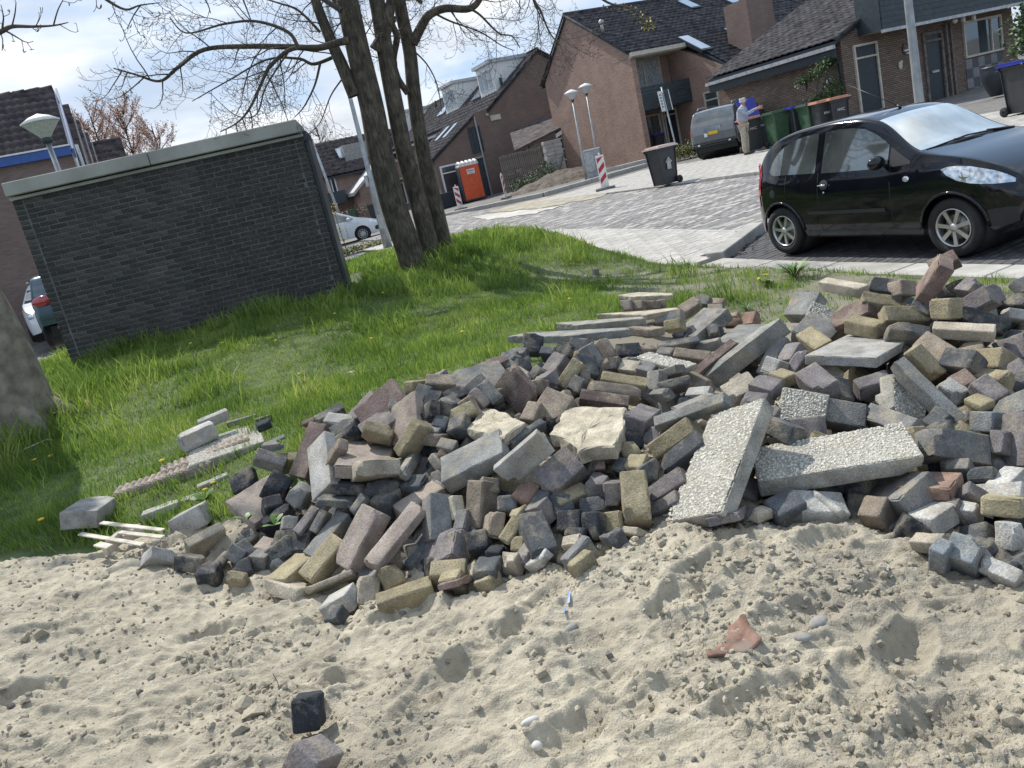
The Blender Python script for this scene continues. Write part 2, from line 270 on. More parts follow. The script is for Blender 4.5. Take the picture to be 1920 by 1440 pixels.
STONES = [
('R',(-0.6995, 3.686, 0.6375),(-0.3973, 0.8861, 0.1133, 0.2101),(0.2555, 0.1533, 0.05),'reddish brown paving tile tilted, below and right of the red tilted slab'),
('P',(-0.8098, 3.8055, 0.6148),(-0.2183, 0.932, 0.1584, 0.242),(0.1565, 0.0782, 0.05),'purple-grey flat piece tilted, below and left of the red tilted slab'),
('D',(-1.0398, 3.9996, 0.5581),(-0.2025, 0.9459, 0.2532, 0.0158),(0.1473, 0.0589, 0.08),'dark grey oblong block steeply tipped, above and right of the standing maroon plank'),
('W',(-0.9347, 3.7746, 0.5774),(0.9667, 0.1791, 0.1103, -0.1461),(0.1534, 0.0691, 0.06),'pale concrete oblong block lying flat, above and right of the standing maroon plank'),
('M',(-1.0999, 3.6876, 0.4966),(-0.2287, 0.8293, 0.3937, 0.324),(0.2845, 0.1195, 0.06),'standing maroon plank-shaped slab at the left edge of the heap'),
('W',(-0.9876, 3.4312, 0.4874),(0.0163, 0.6737, 0.5922, 0.4417),(0.3041, 0.1521, 0.06),'pale concrete slab tilted, below and right of the standing maroon plank'),
('B',(-0.9114, 3.3822, 0.5373),(0.4644, 0.7828, -0.3651, 0.1957),(0.1785, 0.0494, 0.0598),'brown paving tile tilted, above and right of the white angled gutter stone'),
('N',(-0.7788, 3.4933, 0.4784),(-0.0704, 0.697, 0.7018, -0.129),(0.6274, 0.2299, 0.0598),'pinkish long slab lying flat, above and left of the wide pinkish slab'),
('Y',(-0.7104, 3.4821, 0.5695),(0.9286, 0.2893, 0.2052, -0.109),(0.1324, 0.0596, 0.08),'yellow-tan oblong block tilted, above the wide pinkish slab'),
('N',(-0.5654, 3.5202, 0.5957),(-0.0142, 0.7215, 0.539, 0.4345),(0.2115, 0.1903, 0.05),'pinkish paving tile tilted, below and right of the red tilted slab'),
('Y',(-0.5352, 3.3488, 0.5421),(0.8812, 0.2785, -0.3653, 0.1114),(0.1638, 0.0655, 0.09),'yellow-tan oblong block steeply tipped, above and right of the wide pinkish slab'),
('B',(-0.4475, 3.36, 0.5178),(0.7822, 0.5576, -0.1086, -0.2559),(0.1321, 0.0528, 0.09),'brown paving block lying flat, above and left of the big smooth grey slab'),
('Y',(-0.5264, 3.6291, 0.6167),(0.8979, 0.4339, 0.0386, -0.0638),(0.075, 0.045, 0.08),'yellow-tan flat piece tilted, right of the red tilted slab'),
('G',(-0.6079, 3.6681, 0.622),(0.9261, 0.3553, 0.0551, -0.114),(0.0801, 0.0641, 0.08),'mid grey small block tilted, right of the red tilted slab'),
('Y',(-0.5259, 3.7817, 0.6669),(0.7463, 0.554, -0.2305, -0.2879),(0.0621, 0.0621, 0.08),'yellow-tan small block lying flat, right of the red tilted slab'),
('B',(-0.3726, 3.7839, 0.6373),(0.9664, 0.2198, 0.126, -0.0443),(0.1933, 0.0773, 0.09),'brown oblong block steeply tipped, left of the upright maroon slab'),
('P',(-0.4291, 3.8278, 0.65),(-0.0164, 0.9286, 0.3512, 0.1183),(0.1402, 0.0701, 0.08),'purple-grey oblong block steeply tipped, right of the red tilted slab'),
('D',(-0.4819, 3.6975, 0.6314),(-0.2697, 0.8457, 0.3957, 0.2357),(0.0813, 0.0732, 0.08),'dark grey small block steeply tipped, right of the red tilted slab'),
('K',(-0.429, 3.6167, 0.6103),(-0.2315, 0.8117, 0.5083, 0.1708),(0.0783, 0.0704, 0.08),'black small block steeply tipped, right of the red tilted slab'),
('K',(-0.4391, 3.4707, 0.6173),(0.3626, 0.8011, -0.4671, 0.0928),(0.0742, 0.0509, 0.076),'black flat piece tilted, right of the red tilted slab'),
('K',(-0.3255, 3.6151, 0.6069),(-0.2719, 0.9229, 0.2655, -0.0627),(0.1165, 0.0699, 0.09),'black paving block tilted, above the big smooth grey slab'),
('K',(-0.4782, 3.4761, 0.5603),(-0.3949, 0.8798, 0.2362, 0.1192),(0.0656, 0.0656, 0.09),'black small block tilted, above and left of the big smooth grey slab'),
('D',(-0.4117, 3.417, 0.5504),(-0.3269, 0.7887, 0.52, 0.0254),(0.0628, 0.0628, 0.08),'dark grey small block tilted, above and left of the big smooth grey slab'),
('D',(-0.3577, 3.5146, 0.6017),(-0.4166, 0.7524, 0.2402, 0.4502),(0.0749, 0.0749, 0.09),'dark grey small block steeply tipped, above and left of the big smooth grey slab'),
('G',(-0.5652, 3.2561, 0.4636),(0.5877, 0.4786, 0.4184, 0.5005),(0.2734, 0.0523, 0.0397),'mid grey slab steeply tipped, right of the wide pinkish slab'),
('L',(-0.7021, 3.1549, 0.5063),(-0.0296, 0.1772, -0.5222, 0.8337),(0.1848, 0.0687, 0.2611),'light sandy paving block tilted, below the wide pinkish slab'),
('K',(-0.8391, 3.1906, 0.4431),(0.6802, -0.72, 0.1042, 0.0901),(0.1471, 0.0485, 0.0437),'black flat piece steeply tipped, below and right of the white angled gutter stone'),
('D',(-0.8938, 3.1579, 0.4095),(0.6503, -0.7451, 0.1479, 0.01),(0.1597, 0.0312, 0.0791),'dark grey flat piece lying flat, below the white angled gutter stone'),
('D',(-0.769, 3.0488, 0.3971),(-0.2246, 0.892, 0.3492, 0.1786),(0.0757, 0.0379, 0.08),'dark grey flat piece steeply tipped, above and left of the two leaning thick blocks'),
('D',(-0.6698, 3.0695, 0.3804),(-0.0943, 0.8494, 0.518, 0.0353),(0.099, 0.0891, 0.09),'dark grey small block steeply tipped, above the two leaning thick blocks'),
('D',(-0.6818, 3.1308, 0.4159),(0.933, 0.2864, -0.1394, -0.1676),(0.1291, 0.0646, 0.08),'dark grey oblong block tilted, below the wide pinkish slab'),
('D',(-0.5525, 3.1427, 0.3877),(-0.0743, 0.8141, 0.5755, 0.0227),(0.0842, 0.0842, 0.08),'dark grey small block lying flat, below and right of the wide pinkish slab'),
('K',(-1.2816, 3.5758, 0.3893),(-0.4075, 0.707, 0.5724, -0.08),(0.1013, 0.1013, 0.1),'black paving block tilted, right of the flat pinkish slab'),
('K',(-1.289, 3.4649, 0.3346),(-0.2995, 0.4985, 0.8093, 0.0824),(0.0624, 0.0749, 0.09),'black small block tilted, right of the flat pinkish slab'),
('K',(-1.5585, 3.9217, 0.3459),(-0.1873, 0.5878, 0.7202, 0.3174),(0.1041, 0.1249, 0.05),'black flat piece tilted, above the flat pinkish slab'),
('N',(-1.3673, 3.5896, 0.3329),(-0.2172, 0.8818, 0.4147, -0.0572),(0.2811, 0.2249, 0.05),'pinkish slab tilted, right of the flat pinkish slab'),
('G',(-1.1174, 3.388, 0.3909),(-0.4511, 0.7752, 0.1876, 0.4004),(0.097, 0.0873, 0.06),'mid grey small block steeply tipped, below and left of the white angled gutter stone'),
('K',(-1.251, 3.3967, 0.2894),(0.9619, 0.2099, -0.1626, 0.0659),(0.1524, 0.0533, 0.09),'black oblong block steeply tipped, below and right of the flat pinkish slab'),
('G',(-1.1641, 3.2504, 0.3121),(-0.4018, 0.6108, 0.6818, 0.024),(0.0599, 0.0582, 0.06),'mid grey small block tilted, above and left of the slanting tan block'),
('P',(-1.05, 3.1805, 0.3343),(-0.2607, 0.8777, 0.3653, 0.1681),(0.1231, 0.0431, 0.06),'purple-grey flat piece steeply tipped, above the slanting tan block'),
('G',(-0.9768, 3.1096, 0.352),(-0.3385, 0.8289, 0.3717, 0.2454),(0.0926, 0.037, 0.05),'mid grey flat piece steeply tipped, above the slanting tan block'),
('G',(-1.399, 3.9404, 0.4153),(0.9238, 0.2692, 0.2543, -0.0978),(0.1523, 0.0609, 0.08),'mid grey oblong block steeply tipped, above and right of the flat pinkish slab'),
('G',(-1.416, 4.0916, 0.4523),(0.9832, 0.0713, -0.013, -0.1676),(0.1055, 0.0422, 0.04),'mid grey flat piece lying flat, left of the standing maroon plank'),
('K',(-1.5472, 4.4385, 0.4891),(0.7998, -0.5594, -0.1462, 0.1611),(0.0738, 0.0435, 0.0405),'black flat piece steeply tipped, above and left of the standing maroon plank'),
('G',(-0.92, 3.7099, 0.559),(0.8985, 0.3756, -0.2179, -0.0646),(0.1533, 0.0613, 0.07),'mid grey oblong block tilted, above and right of the standing maroon plank'),
('K',(-0.9047, 3.6113, 0.5281),(0.9476, 0.2132, -0.2326, 0.0491),(0.1749, 0.0525, 0.08),'black oblong block steeply tipped, right of the standing maroon plank'),
('N',(-0.5296, 3.0412, 0.3616),(-0.06, 0.9574, 0.2794, 0.0427),(0.2118, 0.1059, 0.07),'pinkish oblong block lying flat, above and left of the brown leaning block'),
('L',(-0.4378, 3.2059, 0.4614),(-0.472, 0.7952, 0.0738, 0.3733),(0.0341, 0.0681, 0.04),'light sandy flat piece tilted, left of the big smooth grey slab'),
('O',(-0.3966, 3.2284, 0.4709),(-0.1818, 0.8574, 0.4441, 0.1861),(0.0474, 0.0427, 0.06),'orange-brown flat piece steeply tipped, left of the big smooth grey slab'),
('G',(-0.3826, 3.2632, 0.4889),(-0.2287, 0.8385, 0.4803, 0.1186),(0.0486, 0.073, 0.07),'mid grey flat piece steeply tipped, left of the big smooth grey slab'),
('G',(-0.4414, 3.382, 0.5371),(-0.1214, 0.8386, 0.5303, 0.0269),(0.0566, 0.0679, 0.06),'mid grey small block steeply tipped, above and left of the big smooth grey slab'),
('P',(-0.7157, 3.5934, 0.5726),(-0.1583, 0.9679, 0.1653, 0.1037),(0.1657, 0.1325, 0.05),'purple-grey flat piece lying flat, below the red tilted slab'),
('R',(-1.1614, 4.0389, 0.548),(0.9001, 0.3726, -0.1729, -0.1456),(0.0804, 0.0247, 0.04),'reddish brown flat piece tilted, above the standing maroon plank'),
('N',(-0.7688, 2.8869, 0.3331),(-0.2387, 0.8654, 0.3329, 0.2886),(0.2529, 0.1062, 0.09),'pinkish oblong block tilted, left of the two leaning thick blocks'),
('N',(-0.6097, 2.7944, 0.3538),(0.5267, 0.7375, 0.2055, 0.3695),(0.3092, 0.0445, 0.0787),'pinkish slab lying flat, right of the two leaning thick blocks'),
('Y',(-0.9313, 2.8756, 0.2803),(-0.2471, 0.8936, 0.3406, 0.1563),(0.2002, 0.0841, 0.09),'yellow-tan oblong block steeply tipped, below and right of the slanting tan block'),
('Y',(-1.1045, 2.9695, 0.2142),(0.0249, 0.8519, 0.5229, 0.0126),(0.2071, 0.1243, 0.08),'yellow-tan oblong block lying flat, below and left of the slanting tan block'),
('K',(-1.1255, 3.1547, 0.2537),(0.9446, 0.2812, -0.0531, -0.1605),(0.175, 0.105, 0.09),'black oblong block tilted, left of the slanting tan block'),
('D',(-1.2242, 3.1793, 0.2131),(0.8749, 0.4241, -0.2305, 0.0411),(0.1971, 0.0788, 0.08),'dark grey oblong block tilted, left of the slanting tan block'),
('K',(-1.368, 3.1129, 0.2173),(-0.1222, -0.0086, -0.2491, 0.9607),(0.0805, 0.0775, 0.0374),'black flat piece tilted, below and right of the notched cinder block'),
('G',(-1.4521, 3.3202, 0.2016),(-0.4263, 0.8054, 0.372, 0.1766),(0.061, 0.0733, 0.08),'mid grey small block tilted, below and right of the notched cinder block'),
('B',(-1.5309, 3.3137, 0.1889),(-0.3427, 0.8057, 0.4787, -0.0654),(0.0686, 0.0343, 0.06),'brown flat piece tilted, below and right of the notched cinder block'),
('D',(-1.4136, 3.298, 0.2116),(-0.2578, 0.8037, 0.492, -0.2133),(0.0519, 0.0778, 0.08),'dark grey flat piece steeply tipped, below and right of the notched cinder block'),
('D',(-1.4224, 3.3797, 0.2277),(-0.2715, 0.8187, 0.4839, -0.1474),(0.0947, 0.0568, 0.08),'dark grey small block tilted, below the flat pinkish slab'),
('N',(-1.2805, 3.2301, 0.24),(-0.1537, 0.818, 0.5537, -0.0262),(0.0716, 0.0717, 0.05),'pinkish flat piece lying flat, left of the slanting tan block'),
('G',(-1.3028, 3.1768, 0.2139),(-0.0509, 0.7612, 0.6341, -0.1262),(0.0755, 0.0679, 0.06),'mid grey small block lying flat, left of the slanting tan block'),
('L',(-1.7298, 3.6443, 0.1688),(0.8989, 0.2525, 0.0884, 0.3469),(0.1756, 0.0527, 0.12),'light sandy paving block tilted, below the notched cinder block'),
('W',(-1.8443, 3.831, 0.2383),(-0.0092, -0.1606, 0.7667, 0.6215),(0.1702, 0.107, 0.2505),'notched grey cinder block at the left tip of the heap'),
('W',(-1.9349, 3.5598, 0.1764),(0.8384, 0.3036, 0.4271, 0.15),(0.1178, 0.0589, 0.1),'pale concrete paving block tilted, below and left of the notched cinder block'),
('K',(-1.7012, 3.3902, 0.1843),(0.5764, -0.7913, 0.1942, -0.0626),(0.1527, 0.0677, 0.0634),'black oblong block steeply tipped, below the notched cinder block'),
('K',(-1.5814, 3.264, 0.1605),(-0.1098, 0.7089, 0.6963, 0.0242),(0.0809, 0.0809, 0.08),'black small block lying flat, below the notched cinder block'),
('Y',(-1.3974, 3.1106, 0.1755),(0.9426, 0.2702, 0.1388, -0.1384),(0.079, 0.0395, 0.08),'yellow-tan flat piece tilted, below and right of the notched cinder block'),
('L',(-1.1093, 2.8829, 0.194),(0.9169, -0.2091, 0.101, -0.3246),(0.1897, 0.0949, 0.05),'light sandy paving tile tilted, below and left of the slanting tan block'),
('L',(-0.9039, 2.7786, 0.2278),(0.3399, 0.9366, 0.0427, 0.0738),(0.1782, 0.0923, 0.0192),'light sandy paving tile tilted, below the slanting tan block'),
('L',(-0.7518, 2.6769, 0.2061),(-0.4265, 0.6481, 0.6279, 0.0615),(0.1039, 0.0727, 0.07),'light sandy paving block tilted, below the two leaning thick blocks'),
('W',(-0.8456, 2.6436, 0.2097),(0.1812, 0.1213, 0.9753, -0.0338),(0.1163, 0.0867, 0.0646),'pale concrete paving block lying flat, below and right of the slanting tan block'),
('D',(-0.8495, 2.5561, 0.2065),(-0.0236, 0.8224, 0.5465, 0.1565),(0.0621, 0.0497, 0.05),'dark grey flat piece steeply tipped, below the slanting tan block'),
('Y',(-0.5951, 2.5899, 0.1942),(0.9929, 0.0633, 0.0052, 0.1003),(0.1897, 0.0664, 0.08),'yellow-tan oblong block steeply tipped, below the two leaning thick blocks'),
('Y',(-0.6559, 2.7126, 0.2292),(-0.3928, 0.4528, 0.7721, 0.2111),(0.0717, 0.0645, 0.08),'yellow-tan small block steeply tipped, below the two leaning thick blocks'),
('D',(-0.5258, 2.8339, 0.2436),(-0.0996, 0.9231, 0.3305, 0.1693),(0.1795, 0.0718, 0.08),'dark grey oblong block steeply tipped, below and left of the brown leaning block'),
('G',(-0.9445, 3.0581, 0.2994),(-0.1381, 0.9028, 0.3711, 0.1676),(0.2286, 0.08, 0.06),'mid grey oblong block lying flat, above and right of the slanting tan block'),
('P',(-0.4405, 2.7381, 0.2623),(0.9268, 0.191, -0.259, -0.1934),(0.1984, 0.1191, 0.08),'purple-grey oblong block tilted, below and left of the brown leaning block'),
('G',(-0.4524, 2.8704, 0.3459),(-0.4801, 0.5789, 0.6533, 0.0865),(0.1721, 0.0861, 0.09),'mid grey oblong block steeply tipped, above and left of the brown leaning block'),
('S',(-0.3878, 2.8991, 0.3572),(0.5421, -0.4431, -0.7138, -0.017),(0.0825, 0.0495, 0.08),'sand-caked flat piece tilted, above the brown leaning block'),
('B',(-0.2648, 2.876, 0.3637),(-0.1784, 0.782, 0.3704, 0.4685),(0.1701, 0.085, 0.09),'brown oblong block standing, below and left of the sandy-topped block'),
('G',(-0.3439, 2.8281, 0.3201),(-0.1153, 0.7958, 0.5328, 0.2637),(0.076, 0.0456, 0.07),'mid grey flat piece steeply tipped, above and right of the brown leaning block'),
('Y',(-0.3887, 2.719, 0.2807),(-0.4934, 0.5613, 0.6644, 0.0076),(0.0938, 0.0751, 0.09),'yellow-tan small block tilted, below the brown leaning block'),
('K',(-0.2864, 2.6648, 0.2978),(-0.1891, 0.705, 0.6331, 0.2577),(0.0672, 0.0672, 0.09),'black small block standing, below and right of the brown leaning block'),
('B',(-0.2295, 2.7306, 0.3262),(-0.4665, 0.6681, 0.5646, 0.1314),(0.0869, 0.0522, 0.09),'brown small block tilted, right of the brown leaning block'),
('Y',(-0.1517, 2.646, 0.3265),(-0.3359, 0.8632, 0.2996, 0.2289),(0.0943, 0.0472, 0.09),'yellow-tan flat piece steeply tipped, left of the slanting black block'),
('K',(-0.2344, 2.6152, 0.2817),(-0.1613, 0.0975, 0.9708, -0.1484),(0.049, 0.1695, 0.0362),'black flat piece lying flat, below and right of the brown leaning block'),
('Y',(-0.1293, 2.5925, 0.2913),(-0.1829, 0.7869, 0.4605, 0.3679),(0.048, 0.048, 0.08),'yellow-tan flat piece steeply tipped, below and left of the slanting black block'),
('P',(-0.1076, 2.5287, 0.2764),(0.0227, 0.902, 0.339, 0.2665),(0.0816, 0.0571, 0.07),'purple-grey small block steeply tipped, below the slanting black block'),
('L',(-0.1821, 2.5342, 0.2604),(-0.0481, 0.8638, 0.4916, 0.0998),(0.0417, 0.0584, 0.07),'light sandy flat piece steeply tipped, below and left of the slanting black block'),
('W',(-0.0813, 2.4417, 0.3005),(0.2951, 0.2875, 0.9092, 0.0604),(0.0996, 0.0399, 0.0372),'pale concrete flat piece tilted, below the slanting black block'),
('D',(-0.0707, 2.5282, 0.3324),(-0.1854, 0.6274, 0.7525, 0.0763),(0.1735, 0.0868, 0.1),'black oblong block slanting down to the sand in the centre'),
('P',(-0.0358, 2.6817, 0.361),(-0.4732, 0.304, 0.77, 0.3013),(0.0736, 0.0589, 0.08),'purple-grey small block steeply tipped, above the slanting black block'),
('D',(-0.0235, 2.7182, 0.3641),(-0.0228, 0.9144, 0.335, 0.2263),(0.0838, 0.0586, 0.08),'dark grey small block steeply tipped, above the slanting black block'),
('D',(0.0484, 2.6969, 0.3528),(-0.1995, 0.64, 0.6969, 0.2549),(0.073, 0.0657, 0.09),'dark grey small block steeply tipped, above and right of the slanting black block'),
('Y',(0.083, 2.7129, 0.3659),(-0.1656, 0.9656, 0.1989, -0.0261),(0.123, 0.0615, 0.08),'yellow-tan paving block steeply tipped, above and right of the slanting black block'),
('O',(-0.0757, 2.7927, 0.3817),(-0.2129, 0.886, 0.4001, 0.0976),(0.0783, 0.0705, 0.09),'orange-brown small block steeply tipped, below and right of the sandy-topped block'),
('D',(-0.1602, 2.7867, 0.3665),(-0.2881, 0.7096, 0.6113, 0.1992),(0.0554, 0.0665, 0.08),'dark grey small block tilted, below the sandy-topped block'),
('Y',(-0.1081, 2.7237, 0.3488),(-0.1044, 0.9049, 0.3509, 0.2169),(0.065, 0.039, 0.08),'yellow-tan flat piece steeply tipped, above and left of the slanting black block'),
('B',(-0.2341, 2.9121, 0.4086),(-0.4433, 0.5923, 0.6716, 0.0414),(0.0558, 0.067, 0.08),'brown small block tilted, left of the sandy-topped block'),
('K',(0.0662, 2.6177, 0.3189),(-0.2011, 0.7563, 0.5419, 0.3066),(0.0655, 0.0786, 0.09),'black small block tilted, right of the slanting black block'),
('K',(0.1475, 2.5765, 0.3075),(-0.1832, 0.7494, 0.4633, 0.4362),(0.085, 0.0595, 0.09),'black small block steeply tipped, below and left of the standing yellow block'),
('Y',(0.2193, 2.5739, 0.3034),(-0.1904, 0.7332, 0.492, 0.429),(0.0665, 0.0732, 0.09),'yellow-tan small block tilted, below and left of the standing yellow block'),
('D',(0.1624, 2.6543, 0.3388),(-0.2222, 0.727, 0.6015, 0.2455),(0.0617, 0.0987, 0.08),'dark grey small block tilted, left of the standing yellow block'),
('K',(0.0698, 2.5507, 0.2917),(-0.1427, 0.8223, 0.5282, 0.1566),(0.036, 0.0647, 0.08),'black flat piece steeply tipped, right of the slanting black block'),
('P',(0.2555, 2.709, 0.3646),(0.5658, -0.8167, 0.1097, -0.0273),(0.0713, 0.0835, 0.2651),'purple-grey oblong block steeply tipped, left of the standing yellow block'),
('P',(0.2001, 2.7349, 0.3947),(0.6761, -0.705, 0.1712, -0.1289),(0.0678, 0.0539, 0.11),'purple-grey oblong block lying flat, left of the standing yellow block'),
('Y',(0.3019, 2.5423, 0.3944),(-0.2346, 0.7278, 0.6231, 0.1645),(0.1737, 0.0868, 0.09),'mustard block standing on end beside the leaning pebbled slab'),
('Y',(-0.424, 2.6305, 0.2285),(-0.1648, 0.7267, 0.6612, 0.0865),(0.0685, 0.1233, 0.08),'yellow-tan paving block steeply tipped, below the brown leaning block'),
('Y',(-0.4012, 2.5401, 0.2407),(-0.0146, 0.8017, 0.5839, 0.127),(0.0459, 0.0735, 0.07),'yellow-tan flat piece steeply tipped, below the brown leaning block'),
('R',(-0.3855, 2.5096, 0.2548),(0.5276, -0.8492, 0.0063, -0.0208),(0.1108, 0.0219, 0.0986),'reddish brown flat piece tilted, below the brown leaning block'),
('D',(-0.2707, 2.5443, 0.2446),(-0.0047, 0.8121, 0.5834, 0.0097),(0.0882, 0.0794, 0.07),'dark grey small block lying flat, below and right of the brown leaning block'),
('Y',(-0.2705, 2.482, 0.235),(0.1516, 0.8601, 0.4834, 0.0598),(0.0646, 0.0646, 0.06),'yellow-tan small block lying flat, below and right of the brown leaning block'),
('G',(0.0606, 2.4259, 0.2886),(-0.0074, 0.9433, 0.2978, 0.1468),(0.1133, 0.0397, 0.08),'mid grey flat piece steeply tipped, below and right of the slanting black block'),
('Y',(0.0625, 2.3741, 0.2776),(0.0462, 0.9528, 0.2905, 0.0749),(0.081, 0.0405, 0.07),'yellow-tan flat piece steeply tipped, below and right of the slanting black block'),
('L',(0.0621, 2.5162, 0.2867),(-0.0455, 0.8174, 0.4899, 0.2997),(0.0364, 0.0656, 0.07),'light sandy flat piece tilted, right of the slanting black block'),
('D',(0.1944, 2.5009, 0.282),(0.0228, 0.9253, 0.359, 0.1205),(0.0527, 0.0633, 0.06),'dark grey small block steeply tipped, below and left of the standing yellow block'),
('L',(0.2732, 2.5041, 0.2875),(0.8468, 0.3393, -0.2109, -0.3512),(0.061, 0.0245, 0.06),'light sandy flat piece tilted, below the standing yellow block'),
('D',(0.3822, 2.7289, 0.3975),(0.5144, -0.8063, -0.2509, 0.1495),(0.0738, 0.0665, 0.09),'dark grey small block lying flat, above the standing yellow block'),
('P',(0.4503, 2.6196, 0.361),(-0.2336, 0.9253, -0.0661, 0.2915),(0.1466, 0.066, 0.09),'purple-grey oblong block tilted, right of the standing yellow block'),
('P',(0.4256, 2.545, 0.3282),(0.9031, 0.2117, -0.3287, -0.1776),(0.1185, 0.045, 0.09),'purple-grey flat piece tilted, right of the standing yellow block'),
('Y',(0.3595, 2.9074, 0.4246),(-0.2704, 0.5898, 0.6885, 0.3239),(0.0632, 0.0632, 0.09),'yellow-tan small block steeply tipped, below the mauve-topped cube'),
('Y',(0.3714, 2.7545, 0.4139),(-0.0527, 0.8862, 0.4077, 0.2139),(0.0598, 0.0718, 0.08),'yellow-tan small block steeply tipped, above the standing yellow block'),
('Y',(0.5522, 2.8928, 0.4379),(0.86, 0.3987, -0.3159, -0.0402),(0.1882, 0.0692, 0.09),'yellow-tan oblong block tilted, below and left of the grey kerb bar'),
('D',(0.5515, 2.7384, 0.4238),(0.9284, 0.2003, -0.3052, -0.0699),(0.1785, 0.0714, 0.09),'dark grey oblong block steeply tipped, left of the leaning pebbled slab'),
('L',(0.6688, 2.9075, 0.4573),(0.0526, 0.7484, 0.5009, 0.4317),(0.0261, 0.0504, 0.06),'light sandy flat piece tilted, below and right of the grey kerb bar'),
('g',(-0.2632, 3.0636, 0.4803),(0.9743, 0.1643, -0.149, -0.038),(0.2945, 0.162, 0.08),'big smooth grey slab tilted toward the camera in the middle of the heap'),
('W',(-0.0531, 2.82, 0.5364),(0.6117, 0.7323, -0.2673, 0.1348),(0.2417, 0.1091, 0.0353),'pale concrete tile with round ring marks beside the big grey slab'),
('P',(0.0746, 2.7865, 0.4463),(-0.347, 0.9077, 0.1627, 0.171),(0.149, 0.1118, 0.11),'purple-grey paving block tilted, right of the sandy-topped block'),
('P',(0.4686, 3.1387, 0.4635),(-0.2043, 0.2372, 0.9485, -0.0479),(0.102, 0.2624, 0.0707),'purple-grey oblong block lying flat, left of the grey kerb bar'),
('g',(0.6308, 2.8778, 0.5405),(0.4138, 0.8507, -0.3236, 0.0213),(0.3222, 0.0589, 0.0461),'slant-edged grey kerb bar resting across blocks beside the sand-caked slab'),
('D',(-0.0276, 3.149, 0.5112),(-0.1666, 0.9338, 0.3166, -0.0073),(0.2075, 0.0415, 0.05),'dark grey paving tile steeply tipped, above and right of the ring-marked tile'),
('B',(0.1199, 3.3933, 0.52),(-0.2772, 0.8748, 0.3598, 0.1685),(0.1379, 0.1379, 0.07),'brown paving block tilted, above and left of the sand-caked broken slab'),
('M',(-0.0247, 3.5732, 0.5979),(0.7966, 0.4502, -0.4003, 0.0496),(0.1559, 0.2027, 0.05),'maroon paving tile steeply tipped, below the upright maroon slab'),
('G',(-0.1933, 3.7786, 0.6191),(-0.2153, 0.9591, 0.1624, -0.0854),(0.2817, 0.2253, 0.05),'mid grey slab tilted, left of the upright maroon slab'),
('Y',(0.2613, 3.8336, 0.5282),(0.8448, 0.3926, -0.2608, 0.2533),(0.1534, 0.0646, 0.08),'yellow-tan oblong block tilted, below the stacked flat slabs'),
('P',(0.1379, 3.74, 0.5566),(0.5071, -0.2866, -0.7282, -0.3611),(0.0665, 0.0665, 0.09),'purple-grey small block lying flat, right of the upright maroon slab'),
('P',(0.2199, 4.0913, 0.5215),(-0.1567, 0.9206, 0.2138, 0.2867),(0.11, 0.099, 0.09),'purple-grey paving block tilted, below the stacked flat slabs'),
('D',(0.0099, 4.0663, 0.5919),(0.5999, -0.731, -0.3239, 0.0287),(0.0542, 0.1085, 0.08),'dark grey paving block standing, above the upright maroon slab'),
('D',(0.1002, 3.8795, 0.5538),(-0.2681, 0.9046, 0.1149, 0.3108),(0.0672, 0.0537, 0.08),'dark grey small block steeply tipped, right of the upright maroon slab'),
('G',(0.3873, 4.3974, 0.4999),(-0.3189, 0.7456, 0.3595, 0.4616),(0.1339, 0.1071, 0.09),'mid grey paving block steeply tipped, below and right of the stacked flat slabs'),
('Y',(0.3854, 4.2336, 0.5002),(-0.2188, 0.8083, 0.4052, 0.367),(0.0446, 0.0893, 0.08),'yellow-tan flat piece tilted, below and right of the stacked flat slabs'),
('g',(0.4186, 4.119, 0.5074),(-0.4844, 0.3506, 0.755, 0.2688),(0.16, 0.056, 0.08),'smooth grey oblong block standing, below and right of the stacked flat slabs'),
('K',(0.1224, 4.573, 0.5606),(-0.3526, 0.7167, 0.5497, 0.2446),(0.1176, 0.1129, 0.08),'black paving block tilted, above and right of the upright maroon slab'),
('K',(0.2982, 4.4051, 0.5136),(-0.2341, 0.8571, 0.3716, 0.2691),(0.0837, 0.1004, 0.08),'black paving block tilted, below the stacked flat slabs'),
('D',(0.1981, 4.3698, 0.5296),(-0.1963, 0.8409, 0.4609, 0.2047),(0.051, 0.0765, 0.08),'dark grey flat piece tilted, below and left of the stacked flat slabs'),
('D',(0.0201, 4.3104, 0.5812),(-0.0885, 0.8822, 0.459, 0.0571),(0.0643, 0.103, 0.07),'dark grey paving block steeply tipped, above the upright maroon slab'),
('D',(-0.027, 4.1908, 0.5988),(-0.1491, 0.8304, 0.5049, 0.1823),(0.0531, 0.0902, 0.07),'dark grey small block tilted, above the upright maroon slab'),
('G',(-0.0233, 4.0478, 0.5966),(-0.2664, 0.7245, 0.5727, 0.276),(0.0413, 0.066, 0.07),'mid grey flat piece tilted, above the upright maroon slab'),
('M',(-0.1433, 3.9832, 0.6358),(-0.1905, 0.9052, 0.3681, -0.0944),(0.2277, 0.0683, 0.05),'maroon paving tile lying flat, above and left of the upright maroon slab'),
('Y',(0.5089, 3.7423, 0.4468),(0.9488, 0.2253, 0.1151, -0.1893),(0.2385, 0.0716, 0.08),'yellow-tan oblong block steeply tipped, above and left of the mauve-topped cube'),
('B',(0.4296, 3.585, 0.4616),(0.9337, 0.2808, 0.2198, 0.0329),(0.2618, 0.0733, 0.08),'brown oblong block tilted, above and left of the mauve-topped cube'),
('M',(0.3565, 3.4247, 0.4815),(0.9392, 0.2805, 0.1201, -0.1575),(0.2278, 0.0638, 0.08),'maroon oblong block tilted, above and right of the sand-caked broken slab'),
('B',(0.1706, 3.4866, 0.5142),(-0.4399, 0.5235, 0.7295, 0.0135),(0.0657, 0.0592, 0.08),'brown small block steeply tipped, above and left of the sand-caked broken slab'),
